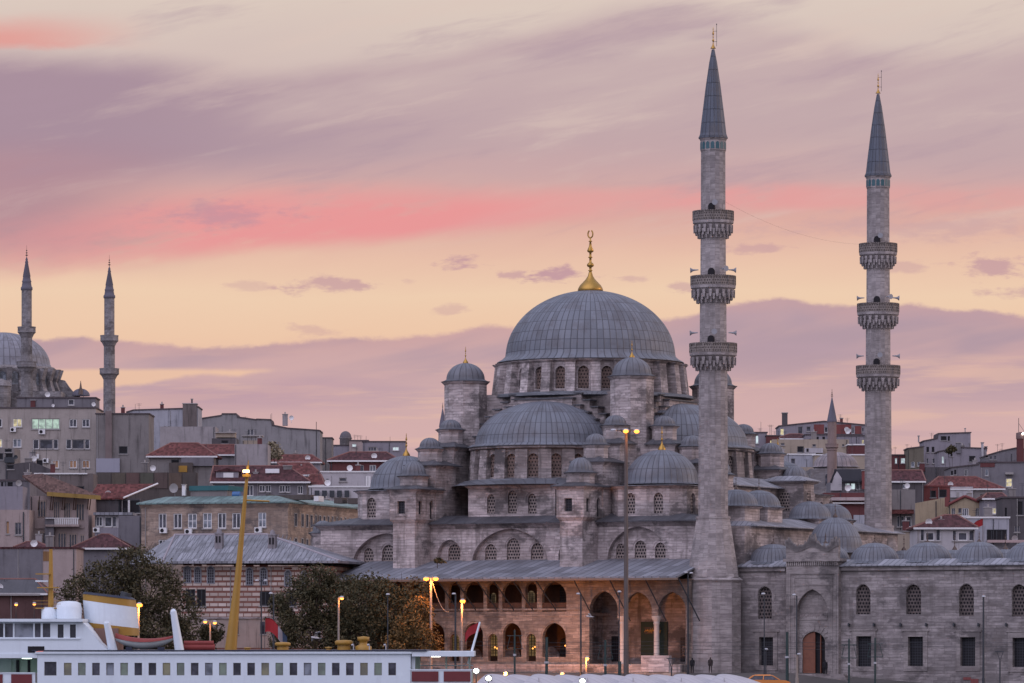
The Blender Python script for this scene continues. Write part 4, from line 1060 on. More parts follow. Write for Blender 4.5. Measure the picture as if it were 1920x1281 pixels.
# ================================================================ the courtyard wing with its gate
CY = thing('courtyard_building', 'low stone courtyard range with lattice windows, small lead domes and a carved gateway', 'building', (*MF.wor(45, YF), 3.6), PHI, local=True)
CFo = MF.loc(*MF.wor(45, YF)); CFr = Frame(*MF.wor(45, YF), PHI)
CP = Plane(0, 0)
def cpx(px, py): return CP.pick(CFr, px, py)
def cw(x0, x1, y0, y1): return cpx(x0, (y0 + y1) / 2)[0], cpx(x1, (y0 + y1) / 2)[0], cpx((x0 + x1) / 2, y1)[1], cpx((x0 + x1) / 2, y0)[1]
def cb(mb, nm, mat, par=CY, org=None): return build(mb, nm, mat, par, org)
ZC = 15.35
ul, ur = cpx(1386, 1150)[0], cpx(1990, 1150)[0]
g0, g1 = cpx(1474, 1150)[0], cpx(1570, 1150)[0]
uw = [(1421, 1447, 1100, 1160), (1605, 1632, 1096, 1152), (1699, 1727, 1096, 1152), (1798, 1826, 1095, 1155), (1897, 1925, 1096, 1156)]
lw = [(1424, 1450, 1195, 1248), (1606, 1634, 1193, 1250), (1703, 1731, 1194, 1249), (1801, 1829, 1195, 1249), (1899, 1928, 1196, 1251)]
def cwall(a, b, us, ls, nm):
    m = MB(); hs = [arch(*cw(*q), n=6) for q in us] + [rect(*cw(*q)) for q in ls]
    m.holed(CP, rect(a, b, 2.9, ZC - 0.45), hs, 0.0, 0.6)
    m.slab(CP, [(a, ZC - 0.45), (b, ZC - 0.45), (b, ZC - 0.02), (a, ZC - 0.02)], -0.28, 0.3)
    for q in us:
        s = cw(*q); k = s[2] + (s[3] - s[2]) * 0.62
        m.holed(CP, arch(s[0] - 0.42, s[1] + 0.42, k, s[3] + 0.5, None, 7), [arch(s[0] - 0.05, s[1] + 0.05, k, s[3] + 0.06, None, 7)], -0.05, 0.05)
    o = cb(m, nm, STONE_C)
    for h in hs[:len(us)]:
        w = MB(); w.slab(CP, h, 0.4, 0.5); cb(w, 'lattice_window', LATT_C, o)
    for q in ls:
        s = cw(*q); w = MB(); w.slab(CP, rect(*s), 0.5, 0.56); cb(w, 'barred_window', GRILLE, o)
        w = MB(); w.holed(CP, rect(s[0] - 0.5, s[1] + 0.5, s[2] - 0.5, s[3] + 0.55), [rect(s[0], s[1], s[2], s[3])], -0.09, 0.09, 0.09, False); w.slab(CP, rect(s[0] - 0.7, s[1] + 0.7, s[3] + 0.56, s[3] + 0.74), -0.16, 0); cb(w, 'window_surround', STONE_P, o)
    return o
LATT_C = m_lattice('courtyard_pierced_screen', (0.14, 0.115, 0.11), (0.02, 0.018, 0.022), 0.34, 0.28)
cwall(ul, g0, uw[:1], lw[:1], 'wall'); cwall(g1, ur, uw[1:], lw[1:], 'wall')
# low plinth and small lamp brackets on the wall
m = MB(); m.box(ul, g0 - 0.2, -0.35, -0.02, 2.4, 4.15); m.box(g1 + 0.2, ur, -0.35, -0.02, 2.4, 4.1); cb(m, 'plinth', STONE_C)
for px in (1593, 1640, 1690, 1738, 1790, 1836, 1888):
    m = MB(); u, v = cpx(px, 1171); m.slab(CP, rect(u - 0.08, u + 0.08, v - 0.2, v + 0.1), -0.35, -0.01); m.slab(CP, rect(u - 0.04, u + 0.1, v - 0.15, v + 0.16), -0.42, -0.36); cb(m, 'bracket', IRON)
# gateway: tall slab with a deep arched recess, carved cresting
gl, gr = cpx(1469, 1150)[0], cpx(1575, 1150)[0]
GP = Plane(0, -0.7)
def gw(x0, x1, y0, y1): return GP.pick(CFr, x0, (y0 + y1) / 2)[0], GP.pick(CFr, x1, (y0 + y1) / 2)[0], GP.pick(CFr, (x0 + x1) / 2, y1)[1], GP.pick(CFr, (x0 + x1) / 2, y0)[1]
gl, gr, gb, gt = gw(1474, 1572, 1056, 1268)
rec = arch(*gw(1494, 1552, 1105, 1266), rise=2.35, n=10)
ztop = GP.pick(CFr, 1520, 1053)[1]
m = MB(); m.holed(GP, rect(gl, gr, gb, ztop), [rec], 0.0, 0.65, 1.6, False)
s = gw(1480, 1568, 1074, 1266); m.holed(GP, rect(s[0], s[1], s[2], s[3]), [rect(s[0] + 0.16, s[1] - 0.16, s[2], s[3] - 0.16)], -0.08, 0.08)
s = gw(1487, 1561, 1080, 1266); m.holed(GP, rect(s[0], s[1], s[2], s[3]), [rect(s[0] + 0.2, s[1] - 0.2, s[2], s[3] - 0.2)], -0.06, 0.06)
s = gw(1486, 1562, 1096, 1098); m.slab(GP, rect(*s), -0.05, -0.003)
m.box(gl - 0.25, gr + 0.25, -0.95, 0.9, ztop + 0.003, ztop + 0.3)
for i in range(26):
    u = gl + (gr - gl) * (i + 0.5) / 26; m.slab(GP, rect(u - 0.07, u + 0.07, ztop - 0.42, ztop), -0.14, -0.003)
cr0 = ztop + 0.3; k = 1.15
prof = [(-0.5, 0.9), (-0.42, 0.72), (-0.32, 0.25), (-0.28, 0.2), (-0.2, 0.35), (-0.08, 0.72), (0.0, 0.85), (0.08, 0.72), (0.2, 0.35), (0.28, 0.2), (0.32, 0.25), (0.42, 0.72), (0.5, 0.9)]
W = gr - gl; uc = (gl + gr) / 2
m.slab(GP, [(gl, cr0), (gr, cr0)] + [(uc + W * a, cr0 + 0.8 + k * 0.72 * b) for a, b in reversed(prof)], -0.02, 0.5)
gate = cb(m, 'gateway', STONE_P)
m = MB()                                                             # leafy cresting along the wavy top
for i in range(46):
    f = -0.5 + i / 45.0; a = next((j for j in range(len(prof) - 1) if prof[j][0] <= f <= prof[j + 1][0]), len(prof) - 2)
    q = prof[a][1] + (prof[a + 1][1] - prof[a][1]) * (f - prof[a][0]) / (prof[a + 1][0] - prof[a][0])
    u = uc + W * f; v = cr0 + 0.8 + k * 0.72 * q; hh = rnd.uniform(0.25, 0.6) + (0.7 if abs(abs(f)) < 0.06 else 0) + (0.3 if 0.36 < abs(f) < 0.47 else 0)
    m.slab(GP, [(u - 0.1, v - 0.25), (u + 0.1, v - 0.25), (u + 0.13, v + hh * 0.4), (u + rnd.uniform(-0.1, 0.1), v + hh), (u - 0.13, v + hh * 0.4)], -0.12, 0.1 + rnd.uniform(0, 0.15))
cb(m, 'cresting', m_plain('carved_crest_stone', (0.22, 0.20, 0.20), 0.9, 0.2, 0, 0.6, 3.0), gate)
RP = Plane(0, -0.05)
def rw(x0, x1, y0, y1): return RP.pick(CFr, x0, (y0 + y1) / 2)[0], RP.pick(CFr, x1, (y0 + y1) / 2)[0], RP.pick(CFr, (x0 + x1) / 2, y1)[1], RP.pick(CFr, (x0 + x1) / 2, y0)[1]
dh = arch(*rw(1504, 1547, 1184, 1267), rise=1.15, n=8)
m = MB(); m.holed(RP, rect(*rw(1486, 1560, 1102, 1268)), [dh], 0.0, 0.6)
s = rw(1496, 1551, 1147, 1163); m.holed(RP, rect(*s), [rect(s[0] + 0.12, s[1] - 0.12, s[2] + 0.12, s[3] - 0.12)], -0.06, 0.06)
for i in range(11):                                                  # radiating voussoirs over the door
    a = math.pi * (0.06 + 0.88 * i / 10); q = rw(1504, 1547, 1184, 1267); cu = (q[0] + q[1]) / 2; vv = q[3] - 1.15
    d = (math.cos(a), math.sin(a)); e = (-d[1] * 0.14, d[0] * 0.14); r0, r1 = 1.42, 2.1
    m.slab(RP, [(cu + d[0] * r0 - e[0], vv + d[1] * r0 * 0.86 - e[1]), (cu + d[0] * r1 - e[0], vv + d[1] * r1 * 0.86 - e[1]), (cu + d[0] * r1 + e[0], vv + d[1] * r1 * 0.86 + e[1]), (cu + d[0] * r0 + e[0], vv + d[1] * r0 * 0.86 + e[1])], -0.05 - 0.03 * (i % 2), -0.002)
o = cb(m, 'recess_wall', STONE_P, gate)
m = MB()                                                             # carved inscription band: low flowing strokes
s = rw(1498, 1549, 1149, 1161)
for i in range(22):
    c = s[0] + (s[1] - s[0]) * (i + 0.5) / 22; b = (s[2] + s[3]) / 2; k = 0.26
    m.path([RP.P(c - 0.07, b + k * rnd.uniform(-1, 0), -0.01), RP.P(c, b + k * rnd.uniform(0, 1), -0.01), RP.P(c + 0.08, b + k * rnd.uniform(-1, 1), -0.01)], 0.03, 4)
cb(m, 'inscription', STONE_D, o)
q = rw(1504, 1547, 1184, 1267); mid = rw(1527, 1527.5, 1184, 1267)[0]
m = MB(); m.slab(RP, [p for p in arch(q[0], q[1], q[2], q[3], 1.15, 8) if True], 0.55, 0.6); cb(m, 'passage_dark', DARK, gate)
m = MB(); lf = [(q[0], q[2]), (mid, q[2]), (mid, q[3] - 0.03), ((q[0] + mid) / 2, q[3] - 0.2), (q[0], q[3] - 0.75)]
m.slab(RP, lf, 0.2, 0.3)
for i in range(3):
    z_ = q[2] + 0.5 + i * 1.25; m.slab(RP, rect(q[0] + 0.15, mid - 0.12, z_, z_ + 0.95), 0.17, 0.198)
cb(m, 'door_leaf', DOORW, gate)
m = MB(); u = rw(1537, 1538, 1190, 1260)[0]; m.slab(RP, rect(u - 0.04, u + 0.04, q[2], q[3] - 0.4), 0.2, 0.5); cb(m, 'door_leaf', DOORW, gate)
m = MB(); a, b = gw(1490, 1580, 1260, 1281)[:2]
for i in range(5): m.box(a - 0.3 * i, b + 0.5 + 0.3 * i, -1.6 - 0.4 * i, -0.75, 3.1, 4.18 - 0.17 * i - 0.002 * i)
cb(m, 'steps', STONE_P, gate)
# roof skirt and the little domes
m = MB(); m.frus(rc(ul, ur, -0.5, 7.5), rc(ul, ur, -0.5, 7.5), ZC - 0.02, ZC + 0.08); m.frus(rc(ul, ur, -0.48, 7.5), rc(ul, ur, 1.6, 7.5), ZC + 0.08, ZC + 0.75)
m.box(ul, ur, 7.0, 7.5, 3, ZC - 0.03); cb(m, 'wing_roof', LEAD_L)
DPl = Plane(0, 3.4)
for i, (px, dmm) in enumerate([(1450, 0), (1548, 0), (1640, 0), (1739, 0), (1836, 0), (1933, 0), (1695, 1), (1790, 1), (1885, 1)]):
    pl = DPl if not dmm else Plane(0, 40.0); u, _ = pl.pick(CFr, px, 1040)
    y = 3.4 if not dmm else 40.0; r = 2.55; zb = ZC + 0.45
    d = MB(); d.lathe([(r + 0.75, zb - 0.1), (r + 0.2, zb + 0.1)] + dome_prof(r, 1.95, 10, 0.0, 0.0, zb + 0.1, 0.02), u, y, 44)
    dm = cb(d, 'cloister_dome', DOME32, CY, (u, y, zb))
    m = MB(); m.lathe([(a * 0.3, zb + 1.95 + c * (1.0 if dmm == 0 else 1.5) / 3.45 * 1.2) for a, c in FINIAL], u, y, 10); cb(m, 'finial', BRONZE, dm)
# far range of the cloister, opposite side
m = MB(); m.box(ul + 5, ur, 37, 43, 3.5, ZC); m.frus(rc(ul + 5, ur, 36.4, 43.6), rc(ul + 5, ur, 38, 42), ZC, ZC + 0.6); cb(m, 'far_range', STONE_C)
# the fountain house dome within the court
pl = Plane(0, 12.0); u, z = pl.pick(CFr, 1566, 1035); zt = pl.pick(CFr, 1566, 972)[1]
m = MB(); m.prism(octo(u, 12.0, 2.8), 4, z - 0.1); fo = cb(m, 'fountain_house', STONE_C)
d = MB(); d.lathe([(3.35, z - 0.12), (3.2, z + 0.1)] + dome_prof(2.95, zt - z, 12, 0, 0, z + 0.1, 0.02), u, 12.0, 44); dm = cb(d, 'fountain_dome', DOME32, fo, (u, 12.0, z))
m = MB(); m.lathe([(a * 0.25, zt + 0.1 + c * 0.45) for a, c in FINIAL], u, 12.0, 10); cb(m, 'finial', BRONZE, dm)

# ================================================================ the city behind
def M(D): return D / FP
WCOL = {'d': (lambda: (WHITE_F, GLASS)), 'g': (lambda: (GREY_F, GLASS)), 'w': (lambda: (WHITE_F, LITW)), 'n': (lambda: (GREY_F, LITG)), 'b': (lambda: (WHITE_F, LITB)),
        'c': (lambda: (WHITE_F, CURT)), 'p': (lambda: (WHITE_F, GLASS_L)), 'k': (lambda: (IRON, DARK)), 's': (lambda: (GREY_F, CURT))}
class House:
    """upright block whose front corners, roof line and windows are read off as sight lines on its own front plane"""
    def __init__(s, label, x0, x1, yt, D, mat, depth=9.0, yaw=0.0, wins=(), top=None, name='house', cat='house', cap=None, side=(), group=None, base=None):
        xm = (x0 + x1) / 2; X = (xm - 960) * M(D)
        s.fr = Frame(X, D, R(yaw)); s.pl = Plane(0, 0); s.D = D; s.depth = depth
        s.u0 = s.pick(x0, yt)[0]; s.u1 = s.pick(x1, yt)[0]; s.zt = s.pick(xm, yt)[1]; s.zb = (ground(X, D) - 1.0) if base is None else base
        s.root = thing(name, label, cat, (X, D, s.zb), R(yaw), group, local=True)
        if top: tp = [s.pick(a, b) for a, b in top]
        else: tp = [(s.u0, s.zt), (s.u1, s.zt)]
        tp[0] = (s.u0, tp[0][1]); tp[-1] = (s.u1, tp[-1][1])
        out = [(s.u0, s.zb), (s.u1, s.zb)] + tp[::-1]
        ww = [(w, rect(s.pick(w[0], (w[2] + w[3]) / 2)[0], s.pick(w[1], (w[2] + w[3]) / 2)[0], s.pick((w[0] + w[1]) / 2, w[3])[1], s.pick((w[0] + w[1]) / 2, w[2])[1])) for w in wins]
        zmin = min(q[1] for q in tp)
        for w, r in ww:
            if r[2][1] > zmin - .02 and not top or r[0][0] < s.u0 or r[1][0] > s.u1: print('BADWIN', label, w)
        m = MB(); m.holed(s.pl, out, [r for _, r in ww], 0.0, 0.25, depth)
        s.wall = build(m, 'wall', mat, s.root)
        for w, r in ww: s.win(w, r)
        s.clutter(label)
        if cap:
            m = MB()
            for (a, b) in zip(tp[:-1], tp[1:]):
                if abs(a[0] - b[0]) > 0.05:
                    lo_, hi_ = (a, b) if a[0] < b[0] else (b, a)
                    e0 = 0.15 if lo_ == tp[0] else -0.004; e1 = 0.15 if hi_ == tp[-1] else -0.004
                    m.slab(s.pl, [(lo_[0] - e0, lo_[1] + 0.003), (hi_[0] + e1, hi_[1] + 0.003), (hi_[0] + e1, hi_[1] + 0.22), (lo_[0] - e0, lo_[1] + 0.22)], -0.15, depth + 0.1)
            build(m, 'coping', cap, s.root)
        if side:                                                     # windows on the right-hand flank
            sp = Plane(s.u1 + 0.02, 0, 0, 1)
            for w in side:
                a = sp.pick(s.fr, w[0], (w[2] + w[3]) / 2); b = sp.pick(s.fr, w[1], (w[2] + w[3]) / 2)
                fz = WCOL[w[4]]()
                window(s.root, sp, a[0], b[0], sp.pick(s.fr, (w[0] + w[1]) / 2, w[3])[1], sp.pick(s.fr, (w[0] + w[1]) / 2, w[2])[1], 0.0, fz[0], fz[1], 0, 0, 0.12)
    def pick(s, px, py): return s.pl.pick(s.fr, px, py)
    def clutter(s, label):
        """aerials, vents, pipes: the small things every old house gathers"""
        q = random.Random(label); w = s.u1 - s.u0
        for i in range(q.choice((1, 2, 2, 3))):
            u = s.u0 + w * q.uniform(.08, .92); y = q.uniform(1.0, max(1.2, s.depth - 1)); hh = q.uniform(1.0, 2.4); m = MB()
            m.tube((u, y, s.zt - .3), (u, y, s.zt + hh), .035, .03, 5)
            for j in range(q.choice((0, 2, 3))): m.tube((u - .45 + .1 * j, y, s.zt + hh - .12 - .22 * j), (u + .45 - .1 * j, y, s.zt + hh - .12 - .22 * j), .022, .022, 4)
            build(m, 'aerial', IRON, s.root)
        if w > 4 and q.random() < .6:
            u = s.u0 + w * q.uniform(.15, .85); y = q.uniform(2, max(2.2, s.depth - 2)); k = q.uniform(.3, .55); hh = q.uniform(.9, 1.7); m = MB(); m.box(u - k, u + k, y - k, y + k, s.zt - .5, s.zt + hh); o = build(m, 'chimney', q.choice((PC['conc'], PC['red'], PC['peel'])), s.root)
            m = MB(); m.box(u - k - .08, u + k + .08, y - k - .08, y + k + .08, s.zt + hh + .003, s.zt + hh + .12); m.tube((u, y, s.zt + hh + .12), (u, y, s.zt + hh + .5), .13, .12, 8); build(m, 'chimney_pot', GREY_F, o)
        for i in range(q.choice((1, 1, 2))):
            u = s.u0 + w * q.choice((.03, .97, q.uniform(.3, .7))); m = MB(); m.tube((u, -.07, s.zb), (u, -.07, s.zt - .1), .055, .055, 6); build(m, 'drain_pipe', q.choice((GREY_F, IRON)), s.root)
        if w > 6 and q.random() < .5:
            u = s.u0 + w * q.uniform(.2, .8); m = MB(); r_ = .45; m.lathe([(.01, 0), (r_ * .6, .06), (r_, .2)], 0, 0, 12); m.V = [(u + x, 1.2 - z, s.zt + .7 + y) for x, y, z in m.V]; m.tube((u, 1.25, s.zt - .3), (u, 1.25, s.zt + .7), .04, .04, 5); build(m, 'satellite_dish', WHITE_F, s.root)
    def win(s, w, r):
        fr_, pn = WCOL[w[4]](); mull = w[5] if len(w) > 5 else 1; bar = w[6] if len(w) > 6 else 0
        o = window(s.root, s.pl, r[0][0] + 0.002, r[1][0] - 0.002, r[0][1] + 0.002, r[2][1] - 0.002, 0.14, fr_, pn, mull, bar, min(0.12, (r[1][0] - r[0][0]) * 0.1))
        m = MB(); m.slab(s.pl, rect(r[0][0] - 0.1, r[1][0] + 0.1, r[0][1] - 0.14, r[0][1] - 0.003), -0.14, 0.1); build(m, 'sill', GREY_F, o)
    def hip(s, ry, rx0, rx1, mat, over=0.5, dz=0.0, ey=None):
        """hipped roof: ridge at photo row ry between columns rx0 and rx1"""
        pm = Plane(0, s.depth / 2); a = pm.pick(s.fr, rx0, ry); b = pm.pick(s.fr, rx1, ry)
        ze = s.zt + dz; d = s.depth; u0, u1 = s.u0 - over, s.u1 + over
        m = MB(); V = [(u0, -over, ze), (u1, -over, ze), (u1, d + over, ze), (u0, d + over, ze), (a[0], d / 2, a[1]), (b[0], d / 2, a[1])]
        L = [(x, y, z - 0.22) for x, y, z in V[:4]]
        m.add(V + L, [(0, 1, 5, 4), (1, 2, 5), (2, 3, 4, 5), (3, 0, 4), (6, 7, 1, 0), (7, 8, 2, 1), (8, 9, 3, 2), (9, 6, 0, 3), (9, 8, 7, 6)])
        r = build(m, 'roof', mat, s.root)
        m = MB()
        for p, q in ((0, 4), (1, 5), (4, 5), (2, 5), (3, 4)): m.tube(V[p], V[q], 0.13, 0.13, 6)
        build(m, 'ridge_tiles', plast('ridge', .27, .14, .12), r)
        m = MB(); m.box(u0, u1, -over - 0.06, -over, ze - 0.26, ze - 0.02); build(m, 'gutter', WHITE_F, r)
        return r
    def box(s, nm, x0, x1, y0, y1, mat, w0=-0.6, w1=0.0, par=None):
        a = s.pick(x0, (y0 + y1) / 2); b = s.pick(x1, (y0 + y1) / 2); m = MB()
        z1 = s.pick((x0 + x1) / 2, y0)[1]; z0 = s.pick((x0 + x1) / 2, y1)[1]
        m.slab(s.pl, rect(a[0], b[0], z0, z1), w0, w1); return build(m, nm, mat, par or s.root)
    def chimney(s, x0, x1, y0, y1, mat, w0=2.0, w1=3.5):
        o = s.box('chimney', x0, x1, y0, y1, mat, w0, w1)
        s.box('chimney_cap', x0 - 1, x1 + 1, y0 - 1.6, y0 - 0.05, GREY_F, w0 - 0.1, w1 + 0.1, o); return o
    def ac(s, px, py, k=5.0):
        o = s.box('air_conditioner', px - k * 1.35, px + k * 1.35, py - k, py + k, WHITE_F, -0.45, -0.05)
        u, v = s.pick(px - k * 0.35, py); m = MB(); y = -0.46; rr = k * 0.75 * M(s.D)
        m.add([(u + rr * math.cos(a), y, v + rr * math.sin(a)) for a in [R(30 * i) for i in range(12)]], [tuple(range(12))]); build(m, 'fan_grille', DARK, o)
    def dish(s, px, py, r, mat=WHITE_F, w=-0.2):
        u, v = s.pick(px, py); rr = r * M(s.D); m = MB()
        m.lathe([(0.01, 0.0), (rr * 0.5, rr * 0.08), (rr, rr * 0.3)], 0, 0, 14)
        m.V = [(u + x, w - rr * 0.3 - z * 1.0, v + y * 1.0 + z * 0.5) for x, y, z in m.V]
        m.tube((u, w, v), (u, w + 0.1, v - rr * 1.6), 0.04); build(m, 'satellite_dish', mat, s.root)

PC = dict(cream=plast('cream_tile', .45, .40, .36), conc=plast('raw_concrete', .27, .25, .24, .8), conc2=plast('grey_render', .32, .31, .31, .9), blue=plast('pale_blue_render', .44, .45, .49, .6),
          white=plast('white_render', .56, .54, .55, .4), dark=plast('dark_render', .12, .11, .115, .5), red=plast('dark_red_render', .16, .062, .062, .4), red2=plast('red_render', .25, .085, .08, .4),
          beige=plast('beige_render', .44, .37, .29, .4), yellow=plast('yellow_render', .46, .37, .25, .5), pink=plast('pinkish_render', .47, .38, .35, .5), grey=plast('mid_grey_render', .23, .22, .235, .5),
          mauve=plast('lilac_grey_render', .32, .30, .33, .4), peel=plast('peeling_render', .42, .39, .39, 1.0), brown=plast('brown_boards', .13, .11, .10, .6), green=plast('olive_render', .20, .18, .14, .5))
COP = plast('coping', .12, .10, .105)
# --- left slope
h = House('cream tiled apartment block with a long green-lit window, far left', -20, 180, 766, 705, PC['cream'], 12, 0, [
    (24, 41, 785, 801, 'w'), (59, 112, 785, 805, 'n', 3), (130, 144, 786, 801, 'd'), (154, 168, 786, 801, 'd'), (-10, 4, 785, 801, 'd'), (24, 40, 823, 839, 'p'), (-10, 4, 823, 839, 'w'), (62, 73, 824, 842, 'd', 0), (74, 99, 824, 842, 'g', 0), (100, 109, 824, 842, 'd', 0),
    (124, 134, 824, 842, 'd', 0), (135, 158, 824, 842, 'g', 0), (159, 168, 824, 842, 'd', 0), (96, 110, 863, 878, 'c'), (130, 144, 863, 878, 'c'), (154, 168, 863, 878, 'c'), (62, 80, 863, 878, 'k', 0)], cap=COP)
h.ac(25, 806, 4); h.ac(79, 810, 4.5); h.ac(68, 856, 4); h.ac(86, 864, 4)
h = House('grey attic storey set back on top of the cream tiled block', 32, 179, 747, 712, PC['grey'], 7, 0, [(128, 139, 749, 760, 'd', 0)], cap=COP, cat='rooftop', name='attic_storey', base=45.8); h.dish(176, 759, 4); h.dish(100, 761, 3)
h = House('blank raw concrete block with one dark opening beside the cream block', 180, 279, 777, 698, PC['conc'], 10, 0, [(223, 239, 837, 851, 'k', 0)], cap=COP, name='concrete_building', cat='building')
h.box('pilaster', 198, 210, 771, 880, plast('brown_shaft', .25, .20, .19), -0.5); h.box('pale_sheet', 181, 225, 860, 886, plast('pale_lilac_sheet', .40, .40, .46, .1), -0.6)
h = House('whitish blue house with peeling gable and a crumbling chimney on the skyline', 238, 371, 770, 765, PC['blue'], 10, 0, [(307, 313, 799, 815, 'd', 0), (314, 320, 799, 815, 'd', 0)], top=[(238, 774), (250, 770), (345, 767), (371, 764)], cap=COP)
h.chimney(343, 369, 758, 800, plast('crumbling_brick', .20, .17, .16, 1.0), -0.5, 2.0); h.chimney(358, 361, 749, 757, COP, 0.3, 0.7)
h = House('peeling whitewashed wall below the grey gabled wall', 300, 404, 800, 750, PC['peel'], 8, 0, (), top=[(300, 800), (360, 800), (404, 800)], cat='building', name='peeling_building')
h = House('long stained grey wall with a stepped uneven top along the left skyline', 370, 600, 790, 808, PC['conc2'], 10, 0, [(464, 469, 805, 816, 'd', 0), (470, 475, 805, 816, 'd', 0)],
          top=[(370, 787), (415, 780), (416, 777), (443, 777), (445, 783), (480, 788), (481, 787), (508, 788), (510, 798), (540, 804), (570, 806), (598, 808), (600, 809)], cap=COP, cat='building', name='gabled_building')
House('small grey flat block at the end of the long stained wall', 600, 622, 822, 830, PC['conc'], 8, cap=COP, cat='building', name='flat_building')
h = House('red tile roofed house below the peeling wall, with a boarded shed front', 280, 402, 855, 668, PC['conc'], 9, 0, [(321, 336, 862, 882, 'k', 0)]); h.hip(831, 320, 372, TILE, 0.5)
h.box('tin_shed', 318, 362, 868, 892, PC['brown'], -1.2, -0.02); h.box('ochre_screen', 336, 352, 874, 886, plast('ochre_board', .45, .26, .06), -1.4, -1.21); h.box('grey_awning', 340, 401, 858, 874, PC['grey'], -0.5, -0.02)
h = House('peeling rendered house with a red tile roof, beside the boarded shed house', 345, 455, 852, 680, PC['conc2'], 8, 0, ()); h.hip(834, 352, 440, TILE, 0.5)
h = House('tall peeling whitish wall under the rooftop hut', 440, 502, 833, 672, PC['peel'], 8, cat='building', name='peeling_building')
h = House('dark rooftop hut with a flat awning above the red roofs', 397, 444, 822, 690, PC['dark'], 5, 0, [(415, 428, 826, 832, 'k', 0)], cat='hut', name='rooftop_hut'); h.box('awning', 404, 440, 812, 820, PC['beige'], 0.5, 4); h.box('awning_roof', 402, 441, 810, 812, GREY_F, 0.2, 4.2)
h = House('small rooftop terrace room with rail and canopy on the grey wall', 455, 488, 826, 720, PC['beige'], 4, 0, (), cat='hut', name='roof_terrace_room'); h.box('canopy', 453, 492, 816, 818.5, GREY_F, -0.5, 4.2)
for px in (457, 466, 476, 486): h.box('post', px - .5, px + .5, 818.6, 826, GREY_F, 0.1, 0.3)
h = House('long dark red roofed house with dormer and white windows behind the copper roof', 402, 575, 903, 628, PC['grey'], 12, 0, [(429, 440, 910, 930, 'd'), (462, 475, 910, 930, 'd', 1), (486, 497, 910, 922, 'd'), (498, 508, 910, 922, 'd'), (524, 534, 910, 923, 'd'), (535, 544, 910, 923, 'd'), (558, 568, 911, 926, 'd')])
h.hip(874, 400, 540, TILE_D, 0.6)
h.box('dormer', 404, 446, 884, 898, PC['mauve'], 1.0, 3.5); h.box('dormer_window', 418, 437, 886, 895, WHITE_F, 0.9, 0.98); h.box('skylight', 496, 522, 878, 886, WHITE, 2.2, 2.6); h.chimney(528, 544, 872, 888, PC['conc'], 4.5, 6.0)
m = MB(); u, v = h.pick(425, 877); m.add([(h.pick(400, 884)[0], 0.8, h.pick(400, 884)[1]), (h.pick(450, 884)[0], 0.8, h.pick(450, 884)[1]), (u, 0.8, v), (h.pick(400, 884)[0], 5, h.pick(400, 884)[1]), (h.pick(450, 884)[0], 5, h.pick(450, 884)[1]), (u, 5, v)], [(0, 1, 2), (1, 4, 5, 2), (0, 2, 5, 3)]); build(m, 'dormer_roof', TILE_D, h.root)
h = House('dark red house with a hipped tile roof left of the nearest lead dome', 618, 745, 863, 655, PC['red'], 10, 0, [(667, 682, 872, 885, 'g'), (693, 705, 872, 885, 'p')]); h.hip(848, 655, 725, TILE_D, 0.4)
h = House('plain white walled house in front of the dark red house', 602, 706, 886, 640, PC['white'], 7, 0, [(603, 607, 898, 905, 'k', 0), (612, 616, 898, 905, 'k', 0), (636, 650, 896, 903, 'g', 0)], cap=WHITE_F); h.box('white_door', 686, 695, 893, 912, WHITE_F, -0.15)
h = House('long white wall with a roof terrace just left of the mosque', 580, 700, 914, 610, PC['white'], 7, 0, (), cat='building', name='white_building', cap=WHITE_F)
for i in range(5): h.box('railing', 590 + i * 14, 599 + i * 14, 920, 932, IRON, -0.4, -0.2)
h = House('small flat house with a lit window on the left skyline', 680, 760, 829, 840, PC['mauve'], 9, 0, [(736, 748, 838, 845, 'b'), (690, 706, 838, 846, 'g', 2)], cap=COP)
House('pinkish flat house beside the small domed tower', 655, 690, 827, 855, PC['pink'], 8, 0, [(660, 668, 832, 838, 'b', 0)], cap=COP); House('low dim house behind the small domed tower', 622, 690, 836, 860, PC['mauve'], 8, 0, (), cap=COP)
h = House('low pink roofed house under the long grey wall', 505, 600, 866, 720, PC['mauve'], 8, 0, ()); h.hip(853, 530, 585, TILE, 0.4)
h = House('narrow house with a small red roof and antenna mast, right of the dormers', 545, 600, 890, 650, PC['red'], 8, 0, [(548, 556, 893, 901, 'p', 0), (558, 570, 893, 901, 'p', 0)]); h.hip(868, 520, 580, TILE, 0.3)
h = House('grey house with a little red gable roof, right of the dormer house', 570, 605, 909, 632, PC['conc'], 7, 0, [(578, 590, 915, 930, 'd', 0)]); h.hip(890, 583, 602, TILE, 0.3)
# little domed tower on the skyline
X, Y, Z = px2w(648, 838, 880); t = thing('domed_tower', 'small round stone tower with a dome on the left skyline', 'tower', (X, Y, ground(X, Y) - 1)); m = MB(); r_ = 11 * M(880)
m.lathe([(r_, ground(X, Y) - 1), (r_, Z + 1.6), (r_ * 1.1, Z + 1.65), (r_ * 1.1, Z + 1.9)], X, Y, 20); build(m, 'shaft', STONE_F, t); m = MB(); m.lathe(dome_prof(r_, 1.35, 8, 0, 0, Z + 1.9, 0.01), X, Y, 24); build(m, 'dome', plast('tower_dome', .17, .16, .17), t)
# brown boarded fence terrace
h = House('long brown boarded fence along a terrace in the middle of the left slope', 182, 370, 886, 648, PC['brown'], 1.5, 0, (), cat='fence', name='boarded_fence')
for i in range(7): h.box('board_panel', 184 + i * 26.5, 208 + i * 26.5, 887, 916, plast('board%d' % i, .12 + .02 * (i % 3), .105 + .015 * (i % 2), .095), -0.12, -0.003)
